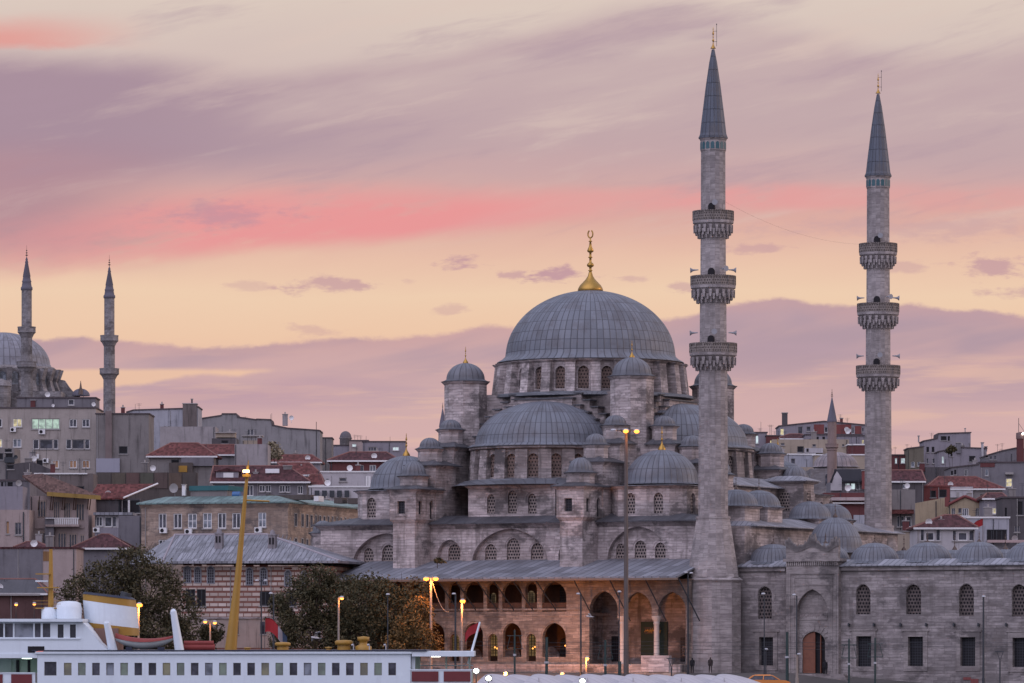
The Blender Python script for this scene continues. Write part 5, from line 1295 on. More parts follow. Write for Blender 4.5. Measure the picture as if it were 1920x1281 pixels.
# timber mansion
h = House('old timber mansion with pointed triple windows, eave brackets and a white balcony', 56, 166, 930, 578, PC['pink'], 11, -3, (), name='timber_mansion')
for (a, b, y0, y1) in [(71, 86, 939, 969), (101, 112, 940, 972), (120, 132, 942, 972), (143, 158, 944, 975), (70, 86, 998, 1024), (109, 124, 999, 1026), (130, 144, 1001, 1026), (151, 158, 1003, 1020)]:
    u0, v1 = h.pick(a, y0); u1, v0 = h.pick(b, y1)
    m = MB(); n_ = 3 if b - a > 9 else 2; w_ = (u1 - u0) / n_
    m.holed(h.pl, rect(u0 - .06, u1 + .06, v0 - .06, v1 + .1), [arch(u0 + w_ * i + .06, u0 + w_ * (i + 1) - .06, v0, v1 - .1, None, 5) for i in range(n_)], -0.09, 0.05, 0.088)
    o = build(m, 'window', plast('pale_tracery', .42, .34, .29, .3), h.root); m = MB(); m.slab(h.pl, rect(u0, u1, v0, v1), -0.03, -0.004); build(m, 'pane', GLASS, o)
h.box('grey_bay', 86, 103, 970, 1026, PC['grey'], -1.0, -0.01); h.box('corner_pilaster', 158.5, 166, 935, 1026, PC['pink'], -0.15, -0.003)
o = h.box('balcony', 88, 151, 984, 988, PC['pink'], -1.3, -0.01)
for i in range(13): h.box('baluster', 105 + i * 3.5, 107 + i * 3.5, 973, 983.9, WHITE_F, -1.25, -1.15, o)
h.box('balcony_rail', 88, 151, 971.5, 973, WHITE_F, -1.3, -1.1, o)
h.box('string_course', 66, 158, 988.5, 991, PC['pink'], -0.2, -0.004)
a = h.pick(26, 886); b = h.pick(93, 924); c_ = h.pick(192, 932)
m = MB(); m.add([(h.pick(93, 925)[0], -2.2, h.pick(93, 925)[1]), (h.u1 + 2.0, -2.2, h.pick(192, 931)[1]), (h.pick(66, 887)[0], 6, h.pick(66, 886)[1] + 0.1), (h.pick(28, 887)[0], 6, h.pick(28, 888)[1]), (h.pick(93, 925)[0], -2.2, h.pick(93, 929)[1]), (h.u1 + 2.0, -2.2, h.pick(192, 936)[1]), (h.pick(66, 887)[0], 6, h.pick(66, 890)[1]), (h.pick(28, 887)[0], 6, h.pick(28, 892)[1])],
                [(0, 1, 2, 3), (0, 4, 5, 1), (1, 5, 6, 2), (3, 7, 4, 0), (4, 7, 6, 5)])
r_ = build(m, 'roof', TILE_B, h.root); m = MB(); z_ = h.pick(93, 929)[1]; z2 = h.pick(192, 936)[1]; q0 = h.pick(93, 929)[0]
m.add([(q0, -2.26, z_ - .15), (h.u1 + 2, -2.26, z2 - .15), (h.u1 + 2, -2.26, z2 + .4), (q0, -2.26, z_ + .4), (q0, -2.21, z_ - .15), (h.u1 + 2, -2.21, z2 - .15), (h.u1 + 2, -2.21, z2 + .4), (q0, -2.21, z_ + .4)], [(0, 1, 2, 3), (4, 7, 6, 5), (3, 2, 6, 7), (0, 4, 5, 1)]); build(m, 'ochre_fascia', plast('ochre_fascia', .38, .25, .08), r_)
for px in (72, 94, 98, 116, 120, 137, 141, 164, 168):
    u, v = h.pick(px, 956); m = MB(); m.tube((u, -0.05, v), (u + 0.5, -2.0, v + 1.75), 0.07, 0.07, 5); build(m, 'eave_bracket', WOOD, r_)
House('plain dark flank wall beside the timber mansion', 166, 178, 948, 586, PC['mauve'], 9, cat='building', name='narrow_building')
h = House('stone ruin-like wall with an arch and white gutter behind the mansion roof', 62, 175, 888, 610, plast('mottled_old_stone', .20, .17, .16, 1.0), 6, 0, [(140, 158, 912, 922, 'k', 0)], cat='building', name='old_stone_building'); h.box('gutter', 64, 164, 887, 889.5, WHITE_F, -0.2, -0.003)
h = House('dark huddle of roof sheds above the mansion', 10, 95, 868, 640, PC['dark'], 6, 0, [(14, 26, 872, 880, 'k', 0)], top=[(10, 872), (40, 868), (60, 866), (95, 880)], cat='building', name='roof_shed'); h.dish(30, 858, 4, IRON); h.chimney(46, 58, 860, 872, PC['conc'], 0.2, 1.4)
h = House('tall narrow old house with dark balconies at the left edge', -20, 27, 840, 660, PC['conc'], 8, 0, [(-10, 6, 850, 862, 'k', 0), (10, 24, 850, 862, 'k', 0), (9, 22, 842, 848, 'k', 0)]); h.box('balcony', 10, 28, 858, 868, IRON, -1.2, -0.003)
h = House('grey house with a ribbed upper wall at the left edge', -20, 56, 902, 590, PC['grey'], 8, 0, [(2, 6, 904, 913, 'k', 0), (14, 24, 904, 913, 'k', 0)], cap=COP); h.dish(36, 907, 6, GREY_F)
h = House('pinkish house with brown windows at the left edge', -20, 55, 956, 572, PC['pink'], 8, 0, [(12, 17, 978, 1001, 's', 0), (28, 40, 980, 1003, 'g', 1), (-10, -2, 980, 1003, 'g', 0)]); h.box('grey_upper_storey', -20, 42, 912, 955.8, PC['mauve'], 0.3, 6); h.box('drain_pipe', 43, 45, 960, 1024, IRON, -.15, -.003)
h = House('low flat roofed wall building at the lower left, half grey and half pinkish', -20, 143, 1029, 530, PC['pink'], 9, 0, (), cap=TILE_D, cat='building', name='low_building'); h.box('grey_render', -20, 80, 1030, 1150, PC['grey'], -0.06, -0.003)
h.box('rust_stain_panel', 81, 93, 1034, 1052, plast('rust', .30, .17, .08), -0.05, -0.003)
h = House('low house with a dark red hipped roof behind the tree', 143, 238, 1027, 548, PC['grey'], 9, 0, ()); h.hip(1002, 190, 205, TILE_D, 0.6)
h = House('squat red roofed hut behind the low flat building', 30, 90, 1026, 545, PC['red'], 6, 0, (), cat='hut', name='red_hut'); h.hip(1016, 50, 70, TILE_D, 0.3)
h = House('dim brick shed with a pitched roof behind the ferry bridge', -30, 82, 1112, 505, plast('dark_brick', .14, .08, .075, .7), 8, 0, (), cat='shed', name='brick_shed', base=4.0); h.hip(1086, -10, 66, plast('shed_roof', .12, .12, .13), 0.5); h.box('gutter', -30, 76, 1113, 1117, GREY_F, -0.6, -0.2)
h = House('red tile gabled house with a dark open loft, left of the copper roof', 170, 262, 935, 585, PC['dark'], 9, 0, [(222, 262, 938, 962, 'k', 0)], name='gabled_house'); pmm = Plane(0, 5)
m = MB(); A_ = [h.pick(168, 934), h.pick(232, 934), h.pick(292, 908), h.pick(178, 909)]
m.add([(A_[0][0], -.5, A_[0][1]), (A_[1][0], -.5, A_[1][1]), (A_[2][0], 3.5, A_[2][1] + .2), (A_[3][0], 3.5, A_[3][1] + .2), (A_[0][0], -.5, A_[0][1] - .2), (A_[1][0], -.5, A_[1][1] - .2), (A_[2][0], 3.5, A_[2][1]), (A_[3][0], 3.5, A_[3][1])], [(0, 1, 2, 3), (4, 7, 6, 5), (0, 4, 5, 1), (1, 5, 6, 2)]); r_ = build(m, 'roof', TILE, h.root)
m = MB(); m.tube((A_[1][0], -.55, A_[1][1]), (A_[2][0], 3.4, A_[2][1] + .2), 0.14, 0.14, 5); build(m, 'barge_board', WHITE_F, r_)
for px in (241, 243): h.box('post', px - .8, px + .8, 938, 962, WHITE_F, -0.3, -0.1)
h = House('small enclosed balcony house with white windows left of the stone office', 178, 222, 966, 575, PC['white'], 6, 0, [(180, 192, 969, 987, 'd', 1), (196, 210, 969, 988, 'd', 0), (211, 218, 969, 988, 'd', 0)]); h.box('tin_roof', 176, 250, 961, 966, LEAD_L, -0.8, 6); h.box('grey_lower_wall', 178, 224, 990, 1030, PC['mauve'], -0.3, -0.003)
h.ac(181, 994, 4.5)
House('slate grey flank wall left of the stone office', 222, 264, 967, 560, PC['grey'], 8, cat='building', name='narrow_building')
# stone office under a verdigris roof, two faces
h = House('pale stone office block with a verdigris copper roof and long receding side', 265, 540, 945, 545, STONE_O, 42, -17, [(297, 312, 963, 991, 'd', 1), (325, 341, 963, 991, 'd', 1), (352, 369, 963, 991, 'p', 1, 1), (380, 397, 962, 991, 'p', 1, 1), (408, 424, 962, 991, 'd', 1), (435, 451, 962, 991, 'd', 1), (484, 499, 961, 989, 'p', 1, 1), (297, 312, 1012, 1034, 'd', 1), (484, 499, 1010, 1034, 'd', 1)], name='office_building', cat='building',
          side=[(552, 557, 962, 988, 'g'), (565, 569.5, 963, 989, 'g'), (573.5, 578, 964, 990, 'g'), (581.5, 586, 965, 990, 'g'), (590, 594, 965, 990, 'g'), (598, 602, 966, 990, 'g'), (606, 610, 967, 990, 'g'), (614, 617.5, 967, 990, 'g'), (622, 625, 968, 990, 'g'), (630, 633, 969, 990, 'g'), (638, 641, 970, 990, 'g'), (646, 649, 970, 990, 'g'), (654, 657, 971, 990, 'g'), (552, 557, 1008, 1024, 'g'), (565, 569, 1009, 1024, 'g'), (573.5, 578, 1010, 1024, 'g'), (581.5, 585, 1010, 1024, 'g')])
m = MB(); z_ = h.zt; m.frus(rc(h.u0 - .5, h.u1 + .5, -.5, 42.5), rc(h.u0 - .5, h.u1 + .5, -.5, 42.5), z_ + .003, z_ + .2); m.frus(rc(h.u0 - .48, h.u1 + .48, -.48, 42.4), rc(h.u0 + 2, h.u1 - 3, 3.5, 38), z_ + .2, z_ + 1.1); build(m, 'roof', COPPER, h.root)
m = MB(); m.frus(rc(h.u0 - .02, h.u1 + .02, -.02, 42), rc(h.u0 - .3, h.u1 + .3, -.3, 42), z_ - .5, z_ - .002); build(m, 'cornice', STONE_O, h.root)
for px, py in ((308, 995), (355, 997), (486, 994)): h.ac(px, py, 5)
o = h.box('roof_hut', 336, 405, 918, 934, PC['conc'], 4, 9); h.box('hut_roof', 334, 408, 909, 918, plast('teal_tarpaulin', .06, .17, .18, .3), 3.8, 9.2, o); h.chimney(325, 331, 908, 928, WHITE_F, 3, 3.4); h.dish(306, 915, 9, GREY_F, 4)
m = MB(); a_ = h.pick(416, 926); b_ = h.pick(430, 926); m.tube((a_[0], 4, a_[1]), (b_[0], 4, b_[1]), 0.42, 0.42, 14); build(m, 'water_tank', m_plain('blue_plastic', (.03, .12, .30), .4), h.root)
for (a_, b_, y0, y1) in ((492, 560, 926, 935), (475, 482, 925, 935), (566, 575, 928, 938), (604, 620, 931, 942), (630, 650, 932, 943)): h.box('roof_clutter', a_, b_, y0, y1, PC['brown'] if a_ != 566 else WHITE_F, 4.5, 6.5)
# banded brick pavilion under a broad lead roof
KF_Y = 462
h = House('two storey pavilion of banded brick and stone under a broad pale lead roof', 340, 618, 1062, KF_Y, BRICKB, 15, -12, [(369, 386, 1105, 1137, 'k', 1), (348, 366, 1105, 1137, 'k', 1), (487, 508, 1109, 1136, 'k', 1), (536, 556, 1110, 1137, 'k', 1), (436, 447, 1166, 1189, 'k', 0), (489, 499, 1166, 1189, 'k', 0)], name='brick_pavilion', cat='pavilion', base=3.9)
for (a, b, y0, y1) in [(346, 357, 1063, 1092), (366, 376, 1064, 1092), (390, 401, 1063, 1093), (463, 473, 1065, 1096), (489, 500, 1065, 1096), (535, 545, 1070, 1098), (567, 574, 1071, 1098)]:
    u0, v1 = h.pick(a, y0); u1, v0 = h.pick(b, y1); m = MB(); m.holed(h.pl, arch(u0 - .12, u1 + .12, v0 - .1, v1 + .12, None, 6), [arch(u0, u1, v0, v1, None, 6)], -0.1, 0.09, 0.097)
    for i in range(1, 3): m.slab(h.pl, rect(u0 + (u1 - u0) * i / 3 - .025, u0 + (u1 - u0) * i / 3 + .025, v0, v1 - .25), -.06, -.02)
    for i in range(1, 6): m.slab(h.pl, rect(u0, u1, v0 + (v1 - v0) * i / 6 - .02, v0 + (v1 - v0) * i / 6 + .02), -.055, -.025)
    o = build(m, 'arched_window', plast('grey_glazing', .36, .37, .40, .2), h.root); m = MB(); m.slab(h.pl, arch(u0, u1, v0, v1, None, 6), -0.015, -0.004); build(m, 'pane', GLASS, o)
    h.box('window_head', a - 2.5, b + 2.5, y0 - 6, y0 - 2.5, plast('red_brick_arch', .17, .07, .055), -0.04, -0.004)
h.box('lower_stone_wall', 340, 618, 1160, 1215, plast('worn_pink_stone', .46, .37, .32, .6), -0.05, -0.003); h.box('string_course', 340, 618, 1157, 1160, STONE, -0.2, -0.055)
for (a, b) in ((434, 449), (487, 501)): h.box('dark_slot', a + 1.5, b - 1.5, 1166, 1189, GLASS, -0.09, -0.053)
# its roof: wide eaves, hip to the left end
ze = h.zt + 0.55; ov = 1.7
pz = Plane(0, 6.5); ra = pz.pick(h.fr, 328, 1003); rb = pz.pick(h.fr, 500, 1007)
m = MB(); V = [(h.u0 - 1.6, -ov, ze), (h.u1 + 1.5, -ov, ze), (h.u1 + 1.5, 15 + ov, ze), (h.u0 - 4.6, 15 + ov, ze + 0.2), (ra[0], 6.5, ra[1]), (rb[0], 6.5, ra[1]), (h.u0 - 8.0, 7, ze + 0.1)]
m.add(V + [(x, y, z - .25) for x, y, z in V], [(0, 1, 5, 4), (1, 2, 5), (2, 3, 4, 5), (3, 6, 4), (6, 0, 4), (0, 7, 8, 1), (1, 8, 9, 2), (6, 13, 7, 0), (3, 10, 13, 6), (7, 13, 10, 9, 8)]); r_ = build(m, 'roof', LEAD_L, h.root)
m = MB()
for p, q in ((0, 4), (4, 5), (5, 1)): m.tube(V[p], V[q], 0.13, 0.13, 6)
build(m, 'ridge_roll', plast('pale_lead_roll', .42, .38, .40, .2), r_)
# fine standing seams laid on the slope facing the water
m = MB(); n_ = 40
A0, A1, B0, B1 = Vector(V[0]), Vector(V[1]), Vector(V[4]), Vector(V[5])
for i in range(1, n_):
    f = i / n_; p = A0.lerp(A1, f); top = B0.lerp(B1, min(1, max(0, (f - .13) / .5))); lim = 1.0 if f < .63 else max(.05, (1 - f) / .37)
    m.tube(p, p.lerp(Vector((p.x - 1.0, top.y, top.z)), lim * .99), 0.035, 0.035, 4)
build(m, 'standing_seams', LEAD_L, r_)
for (px, y0, y1) in ((411, 997, 1038), (511, 1000, 1041)):
    pz = Plane(0, 2.5); u, zb_ = pz.pick(h.fr, px, y1); zt_ = pz.pick(h.fr, px, y0)[1]; m = MB(); k = 0.45
    m.frus(rc(u - k, u + k, 2.5 - k, 2.5 + k), rc(u - k * .88, u + k * .88, 2.5 - k * .88, 2.5 + k * .88), zb_ - .6, zt_ - .25)
    m.frus(rc(u - k * 1.0, u + k * 1.0, 2.5 - k, 2.5 + k), rc(u - k * .95, u + k * .95, 2.5 - k * .95, 2.5 + k * .95), zt_ - .25, zt_ - .1)
    m.lathe([(k * .75, zt_ - .1), (k * .5, zt_ + .25), (0.01, zt_ + .4)], u, 2.5, 10); o = build(m, 'chimney', plast('grey_chimney', .30, .28, .29, .7), r_)
    m = MB()
    for e in (-.18, .18): m.box(u + e - .09, u + e + .09, 2.5 - k - .04, 2.5, zt_ - 1.2, zt_ - .5)
    build(m, 'smoke_slot', DARK, o)
# --- right slope
h = House('grey and red hilltop house with long low roof and tall chimney, right of mosque', 1461, 1622, 799, 805, PC['mauve'], 10, 0, [(1463, 1470, 804, 816, 'w', 0), (1496, 1505, 800, 814, 'g', 0), (1512, 1520, 800, 809, 'g', 0), (1546, 1552, 801, 811, 'd', 0), (1597, 1602, 801, 813, 'd', 1), (1616, 1620, 802, 810, 'd', 0)], top=[(1460, 800), (1545, 791), (1622, 798)], cap=COP)
h.box('red_cladding', 1526, 1545, 796, 815, PC['red2'], -.06, -.003); h.box('red_cladding', 1553, 1596, 796, 815, PC['red2'], -.06, -.003); h.box('red_cladding', 1603, 1615, 799, 815, PC['red2'], -.06, -.003); h.chimney(1468, 1478, 774, 799, PC['dark'], 2, 3.2); h.chimney(1577, 1582, 784, 796, PC['red'], 2, 2.8); h.dish(1587, 806, 4.5); h.dish(1592, 808, 3.5)
h = House('low brownish roofed annexe in front of the hilltop house', 1460, 1528, 822, 790, PC['red'], 6, 0, ()); h.hip(814, 1480, 1500, TILE_D, .4)
h = House('grey annexe with small dark windows below the red cladding', 1510, 1616, 816, 785, PC['mauve'], 6, 0, [(1516, 1521, 823, 827, 'k', 0), (1524, 1529, 819, 826, 'k', 0), (1531, 1535, 819, 826, 'k', 0), (1542, 1547, 819, 825, 'k', 0)], cap=COP)
h = House('long beige walled house across the slope with two little windows', 1448, 1592, 824, 765, PC['beige'], 7, 0, [(1464, 1471, 831, 835, 'g', 0), (1523, 1530, 833, 838, 'g', 0), (1579, 1583, 833, 837, 'g', 0), (1495, 1507, 837, 848, 'k', 0), (1445.5, 1447, 826, 838, 'w', 0)] [:4]); h.box('white_hut', 1508, 1542, 841, 850, PC['white'], -1.5, -.01); h.box('dark_door', 1511, 1515, 842, 848, DARK, -1.56, -1.51)
House('grey block with one cool window at the foot of the half dome', 1410, 1438, 812, 770, PC['mauve'], 7, 0, [(1417, 1422, 817, 832, 'b', 0)], cap=COP); House('dark red wall house between the half dome and the beige house', 1437, 1462, 818, 768, PC['red'], 7, 0, [(1444, 1448, 826, 838, 'w', 0)], cap=COP)
h = House('red box room with white eaves left of the farther minaret', 1591, 1624, 835, 750, PC['red'], 5, 0, (), cap=WHITE_F); h = House('grey rooftop room above the red box room', 1570, 1624, 818, 775, PC['mauve'], 5, 0, [(1616, 1620, 825, 832, 'w', 0)], cap=COP)
h = House('white house on the slope behind the lead cap with one dark window', 1455, 1528, 853, 740, PC['blue'], 7, 0, [(1483, 1491, 860, 870, 'g', 0)], cap=WHITE_F); h = House('pale yellow long wall behind the distant dome', 1528, 1624, 854, 735, PC['beige'], 7, 0, (), cap=WHITE_F)
h = House('pale stepped wall below the white house', 1470, 1530, 876, 720, PC['beige'], 6, 0, (), cat='building', name='stepped_building')
h = House('black roofed chalet with a white gable and a wide window', 1558, 1640, 903, 600, PC['grey'], 9, 0, [(1585, 1594, 906, 918, 'b', 0), (1595, 1604, 906, 918, 'b', 0), (1605, 1612, 906, 918, 'd', 0)], name='chalet_house', top=[(1558, 903), (1640, 903)])
m = MB(); g_ = [h.pick(1557, 920), h.pick(1578, 920), h.pick(1578, 897), h.pick(1569, 884), h.pick(1558, 902)]; m.slab(h.pl, g_, -.4, -.1); build(m, 'gable_wall', PC['white'], h.root)
m = MB(); q_ = [h.pick(1567, 881), h.pick(1640, 881), h.pick(1640, 902), h.pick(1580, 902)]
m.add([(q_[3][0], -1.0, q_[3][1]), (q_[2][0], -1.0, q_[2][1]), (q_[1][0], 3, q_[1][1] + .2), (q_[0][0], 3, q_[0][1] + .2), (q_[3][0], -1.0, q_[3][1] - .25), (q_[2][0], -1, q_[2][1] - .25), (q_[1][0], 3, q_[1][1] - .1), (q_[0][0], 3, q_[0][1] - .1)], [(0, 1, 2, 3), (0, 4, 5, 1), (4, 7, 6, 5), (0, 3, 7, 4)]); m.tube((q_[0][0], 0, q_[0][1]), (h.pick(1557, 905)[0], -.6, h.pick(1557, 905)[1]), .15, .15, 5); build(m, 'roof', plast('black_tile', .035, .035, .042, .2), h.root)
h.chimney(1615, 1622, 884, 918, PC['red2'], -1.4, -.5)
h = House('long maroon shed with a striped pale awning before the chalet', 1545, 1640, 924, 585, PC['red'], 8, 0, (), cat='shed', name='maroon_shed'); h.box('striped_awning', 1552, 1640, 933, 939, plast('pale_stripes', .60, .50, .48, .9), -1.0, -.01); h.box('white_rail', 1560, 1640, 942, 945, WHITE_F, -.6, -.01); h.box('lower_white_room', 1600, 1640, 966, 990, PC['blue'], -.5, -.01)
# small mosque on the slope
D_ = 690; X, Y, Z = px2w(1569, 880, D_); t = thing('small_mosque', 'little stone mosque with a faded lead dome on the right slope', 'mosque', (X, Y, ground(X, Y) - 1)); k = M(D_); zb_ = ground(X, Y) - 1
m = MB(); m.prism(rc(X - 51 * k, X + 41 * k, Y - 3, Y + 8), zb_, Z); m.prism(octo(X, Y + 2.5, 43 * k), Z, Z + 0.4); o = build(m, 'walls', STONE_F, t)
m = MB(); m.lathe(dome_prof(42 * k, 29 * k, 10, 0.3, .2, Z + .4, .02), X, Y + 2.5, 36); build(m, 'dome', m_lead_dome('faded_lead', 28, (.24, .20, .21), 2.0), t, (X, Y + 2.5, Z))
m = MB(); pl = Plane(X, Y - 3.02); m.slab(pl, arch(-46 * k + 22 * k, -46 * k + 29 * k, Z - 32 * k, Z - 10 * k), 0, .1); build(m, 'window', GLASS, t)
def far_minaret(label, px, D, r, ys, name='minaret', spire='cone', group=None, mat=None, smat=None):
    """ys: rows of ground line, balcony rows, shaft top, spire top, tip"""
    X, Y, _ = px2w(px, 0, D); k = M(D); z = lambda y: CAMZ + (YH - y) * k; zb = ground(X, Y) - 2
    t = thing(name, label, 'minaret', (X, Y, zb), 0, group); mt = mat or STONE_F
    m = MB(); n = 16; rr = r * k; prev = zb
    for i, (yb) in enumerate(ys['bal']):
        m.prism(octo(X, Y, rr * (1 - .07 * i), n), prev, z(yb) + .0); prev = z(yb) + 0.001
    m.prism(octo(X, Y, rr * (1 - .07 * len(ys['bal'])), n), prev, z(ys['top'])); build(m, 'shaft', mt, t)
    for i, yb in enumerate(ys['bal']):
        q = rr * (1 - .07 * i); b = ys.get('bw', 2.0) * q; hh = ys.get('bh', 9) * k; zz = z(yb)
        m = MB(); m.lathe([(q, zz - hh * 1.3), (q * 1.1, zz - hh * 1.1), (b * .82, zz - hh * .55), (b, zz - hh * .2), (b * 1.02, zz - hh * .15), (b, zz), (b, zz + hh * .8), (b * 1.03, zz + hh * .82), (b * 1.03, zz + hh), (q, zz + hh)], X, Y, 24, smooth=False); build(m, 'balcony', mt, t)
    q = rr * (1 - .07 * len(ys['bal'])); zt = z(ys['top']); zs = z(ys['spire'])
    m = MB()
    if spire == 'cone': m.lathe([(q * 1.12, zt - .1), (q * 1.08, zt + .2), (.06, zs)], X, Y, 16, smooth=False)
    else:
        H_ = zs - zt; m.lathe([(q * 1.0, zt), (q * 1.15, zt + .02 * H_), (q * 1.15, zt + .09 * H_), (q * .98, zt + .12 * H_), (q * .85, zt + .24 * H_), (q * .95, zt + .27 * H_), (q * .82, zt + .30 * H_), (q * .70, zt + .40 * H_), (q * .76, zt + .42 * H_), (q * .28, zt + .82 * H_), (q * .34, zt + .84 * H_), (q * .2, zt + .9 * H_), (q * .25, zt + .92 * H_), (.08, zs)], X, Y, 16)
    sp = build(m, 'spire', smat or SPIRE_F, t)
    m = MB(); zt2 = z(ys['tip']); L = zt2 - zs
    m.tube((X, Y, zs - .2), (X, Y, zt2), .06 + .02 * (D > 900), .03, 6)
    for f, s_ in ((.15, .24), (.35, .18), (.55, .12)): m.lathe([(.02, zs + L * (f - .07)), (s_ * (1 + (D > 900)), zs + L * f), (.02, zs + L * (f + .07))], X, Y, 8)
    build(m, 'finial', BRONZE, sp); return t
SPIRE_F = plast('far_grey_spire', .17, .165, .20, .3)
far_minaret('slim pinkish minaret with a pointed cap beside the little mosque on the right slope', 1560, 672, 9.0, dict(bal=[838], top=790, spire=745, tip=730, bw=1.35, bh=6), mat=plast('rosy_stone', .31, .235, .215, .6))
# more right slope
h = House('white stepped hilltop house with flat roofs on the right skyline', 1732, 1820, 830, 850, PC['mauve'], 9, 0, [(1737, 1742, 838, 848, 'k', 0), (1747, 1752, 838, 848, 'k', 0), (1737, 1741, 860, 869, 'd', 0), (1748, 1753, 860, 869, 'd', 0), (1764, 1775, 818, 826, 'k', 0), (1777, 1781, 818, 827, 'k', 0)], top=[(1730, 828), (1758, 823), (1759, 814), (1820, 812)], cap=COP); h.chimney(1812, 1813.5, 803, 812, GREY_F, 3, 3.3); h.chimney(1724, 1726.5, 817, 828, GREY_F, 3, 3.3)
h = House('olive grey house beside the white hilltop house', 1702, 1732, 843, 840, PC['green'], 8, 0, [(1708, 1715, 866, 876, 'p', 0), (1720, 1726, 866, 874, 'p', 0)], top=[(1700, 842), (1732, 838)], cap=COP); h = House('small brown house with two lit windows just right of the farther minaret', 1668, 1702, 854, 845, PC['red'], 8, 0, [(1678, 1682, 859, 869, 'b', 0), (1689, 1697, 859, 869, 'b', 0)], cap=COP)
h = House('grey rendered house with roof posts in the right middle of the skyline', 1760, 1850, 846, 800, PC['mauve'], 8, 0, [(1766, 1770, 856, 869, 'b', 0), (1817, 1829, 855, 866, 'k', 0), (1782, 1786, 850, 856, 'k', 0)], top=[(1760, 848), (1790, 842), (1800, 840), (1850, 842)], cap=COP); h.chimney(1793, 1801, 831, 850, PC['grey'], -.4, 1); h.chimney(1840, 1844, 831, 868, PC['white'], -.3, .5); h.chimney(1848, 1852, 838, 846, PC['dark'], 1, 2)
h = House('long low roofed house near the right edge of the skyline', 1848, 1935, 850, 780, PC['grey'], 9, 0, [(1856, 1860, 856, 862, 'g', 0), (1864, 1868, 855, 862, 'g', 0), (1849, 1852, 854, 858, 'b', 0)], top=[(1848, 856), (1880, 846), (1905, 841), (1935, 845)], cap=COP)
h = House('dark grey house with a lit window under a hood, right edge', 1782, 1940, 876, 735, PC['grey'], 10, 0, [(1808, 1815, 880, 893, 'd', 1), (1783, 1787, 883, 891, 'k', 0), (1789, 1793, 881, 890, 'k', 0), (1847, 1853, 880, 892, 'p', 0), (1886, 1898, 897, 913, 'w', 1, 1)], top=[(1782, 878), (1835, 872), (1836, 868), (1940, 868)], cap=COP); h.box('hood', 1884, 1899, 886, 890, GREY_F, -1, -.01); h.box('red_parapet', 1838, 1865, 867, 876, PC['red'], -.08, -.003)
h = House('brick terrace wall below the white hilltop house', 1735, 1790, 876, 760, PC['dark'], 6, 0, (), cat='building', name='brick_terrace'); h.chimney(1725, 1734, 869, 884, PC['red'], .2, 1.4)
h = House('house with dark maroon tile roof beside the farther minaret', 1664, 1732, 902, 650, PC['dark'], 8, 0, [(1692, 1703, 908, 916, 'p', 0)]); h.hip(882, 1668, 1728, TILE_D, .3); h.dish(1700, 912, 5, WHITE_F, -.8)
h = House('broad low house with a long red tile roof on the right slope', 1738, 1880, 916, 690, PC['conc'], 10, 0, [(1838, 1848, 927, 934, 'k', 0), (1870, 1876, 928, 934, 'k', 0)]); h.hip(894, 1760, 1830, TILE, .4); h.box('white_wall', 1780, 1824, 913, 933, PC['white'], -.3, -.003); h.box('small_window', 1793, 1798, 923, 932, GREY_F, -.36, -.303); h.box('small_window', 1811, 1816, 925, 932, GREY_F, -.36, -.303)
h = House('red walled box building with two dark openings', 1716, 1781, 913, 655, PC['red2'], 7, 0, [(1744, 1755, 920, 933, 'k', 0), (1761, 1775, 918, 933, 'k', 0)], cap=PC['red2'], cat='building', name='red_building')
h = House('yellow gabled house with red trim on the right slope', 1778, 1848, 938, 622, PC['yellow'], 8, 0, [(1784, 1791, 953, 966, 'd', 1), (1797, 1803, 953, 962, 'g', 0), (1804, 1816, 953, 970, 'd', 2), (1830, 1836, 953, 968, 'd', 1)], top=[(1778, 946), (1809, 931), (1848, 946)], name='gabled_house')
m = MB(); p_ = [h.pick(1778, 946), h.pick(1809, 930.5), h.pick(1848, 946)]
for a_, b_ in ((p_[0], p_[1]), (p_[1], p_[2])): m.tube((a_[0], -.1, a_[1]), (b_[0], -.1, b_[1]), .22, .22, 6)
build(m, 'red_trim', PC['red2'], h.root); h.box('red_pier', 1772, 1778, 932, 950, PC['red2'], -.3, .5); h.box('red_pier', 1841, 1847, 937, 950, PC['red2'], -.3, .5); h.box('balcony', 1795, 1818, 967, 972, WHITE_F, -1.2, -.01)
h = House('plain yellow wall joined to the yellow gabled house', 1714, 1778, 937, 624, PC['yellow'], 8, 0, (), top=[(1714, 944), (1773, 933), (1778, 933)], cat='building', name='yellow_building'); h.box('drain', 1754, 1756, 940, 972, PC['brown'], -.1, -.003)
h = House('flat house with a brightly lit green room near the right edge', 1846, 1884, 934, 615, PC['mauve'], 8, 0, [(1848, 1856, 952, 964, 'n', 1), (1857, 1873, 952, 964, 'w', 2)]); h.hip(925, 1850, 1880, TILE_D, .4)
h = House('dark weathered house with black windows at the right edge', 1880, 1950, 934, 585, PC['dark'], 8, 0, [(1906, 1918, 940, 966, 'k', 0), (1902, 1912, 986, 998, 'g', 0), (1884, 1888, 952, 970, 'k', 0)], cap=COP)
h = House('grey rendered lower house with bay windows beside the farther minaret', 1664, 1716, 918, 590, PC['conc'], 8, 0, [(1682, 1687, 968, 988, 'd', 0), (1689, 1695, 968, 988, 'd', 0), (1697, 1709, 968, 988, 'd', 0)]); h.box('red_pent_roof', 1664, 1712, 956, 964, TILE, -1.2, -.01)
h = House('white house under a maroon hipped roof behind the cloister domes', 1718, 1828, 989, 545, PC['white'], 9, 0, [(1726, 1733, 993, 1014, 'd', 0), (1735, 1752, 998, 1014, 'd', 0), (1755, 1763, 993, 1014, 'd', 0), (1786, 1793, 995, 1014, 'd', 0), (1796, 1814, 998, 1014, 'd', 0), (1817, 1825, 995, 1014, 'd', 0)]); h.hip(966, 1770, 1795, TILE_D, .4)
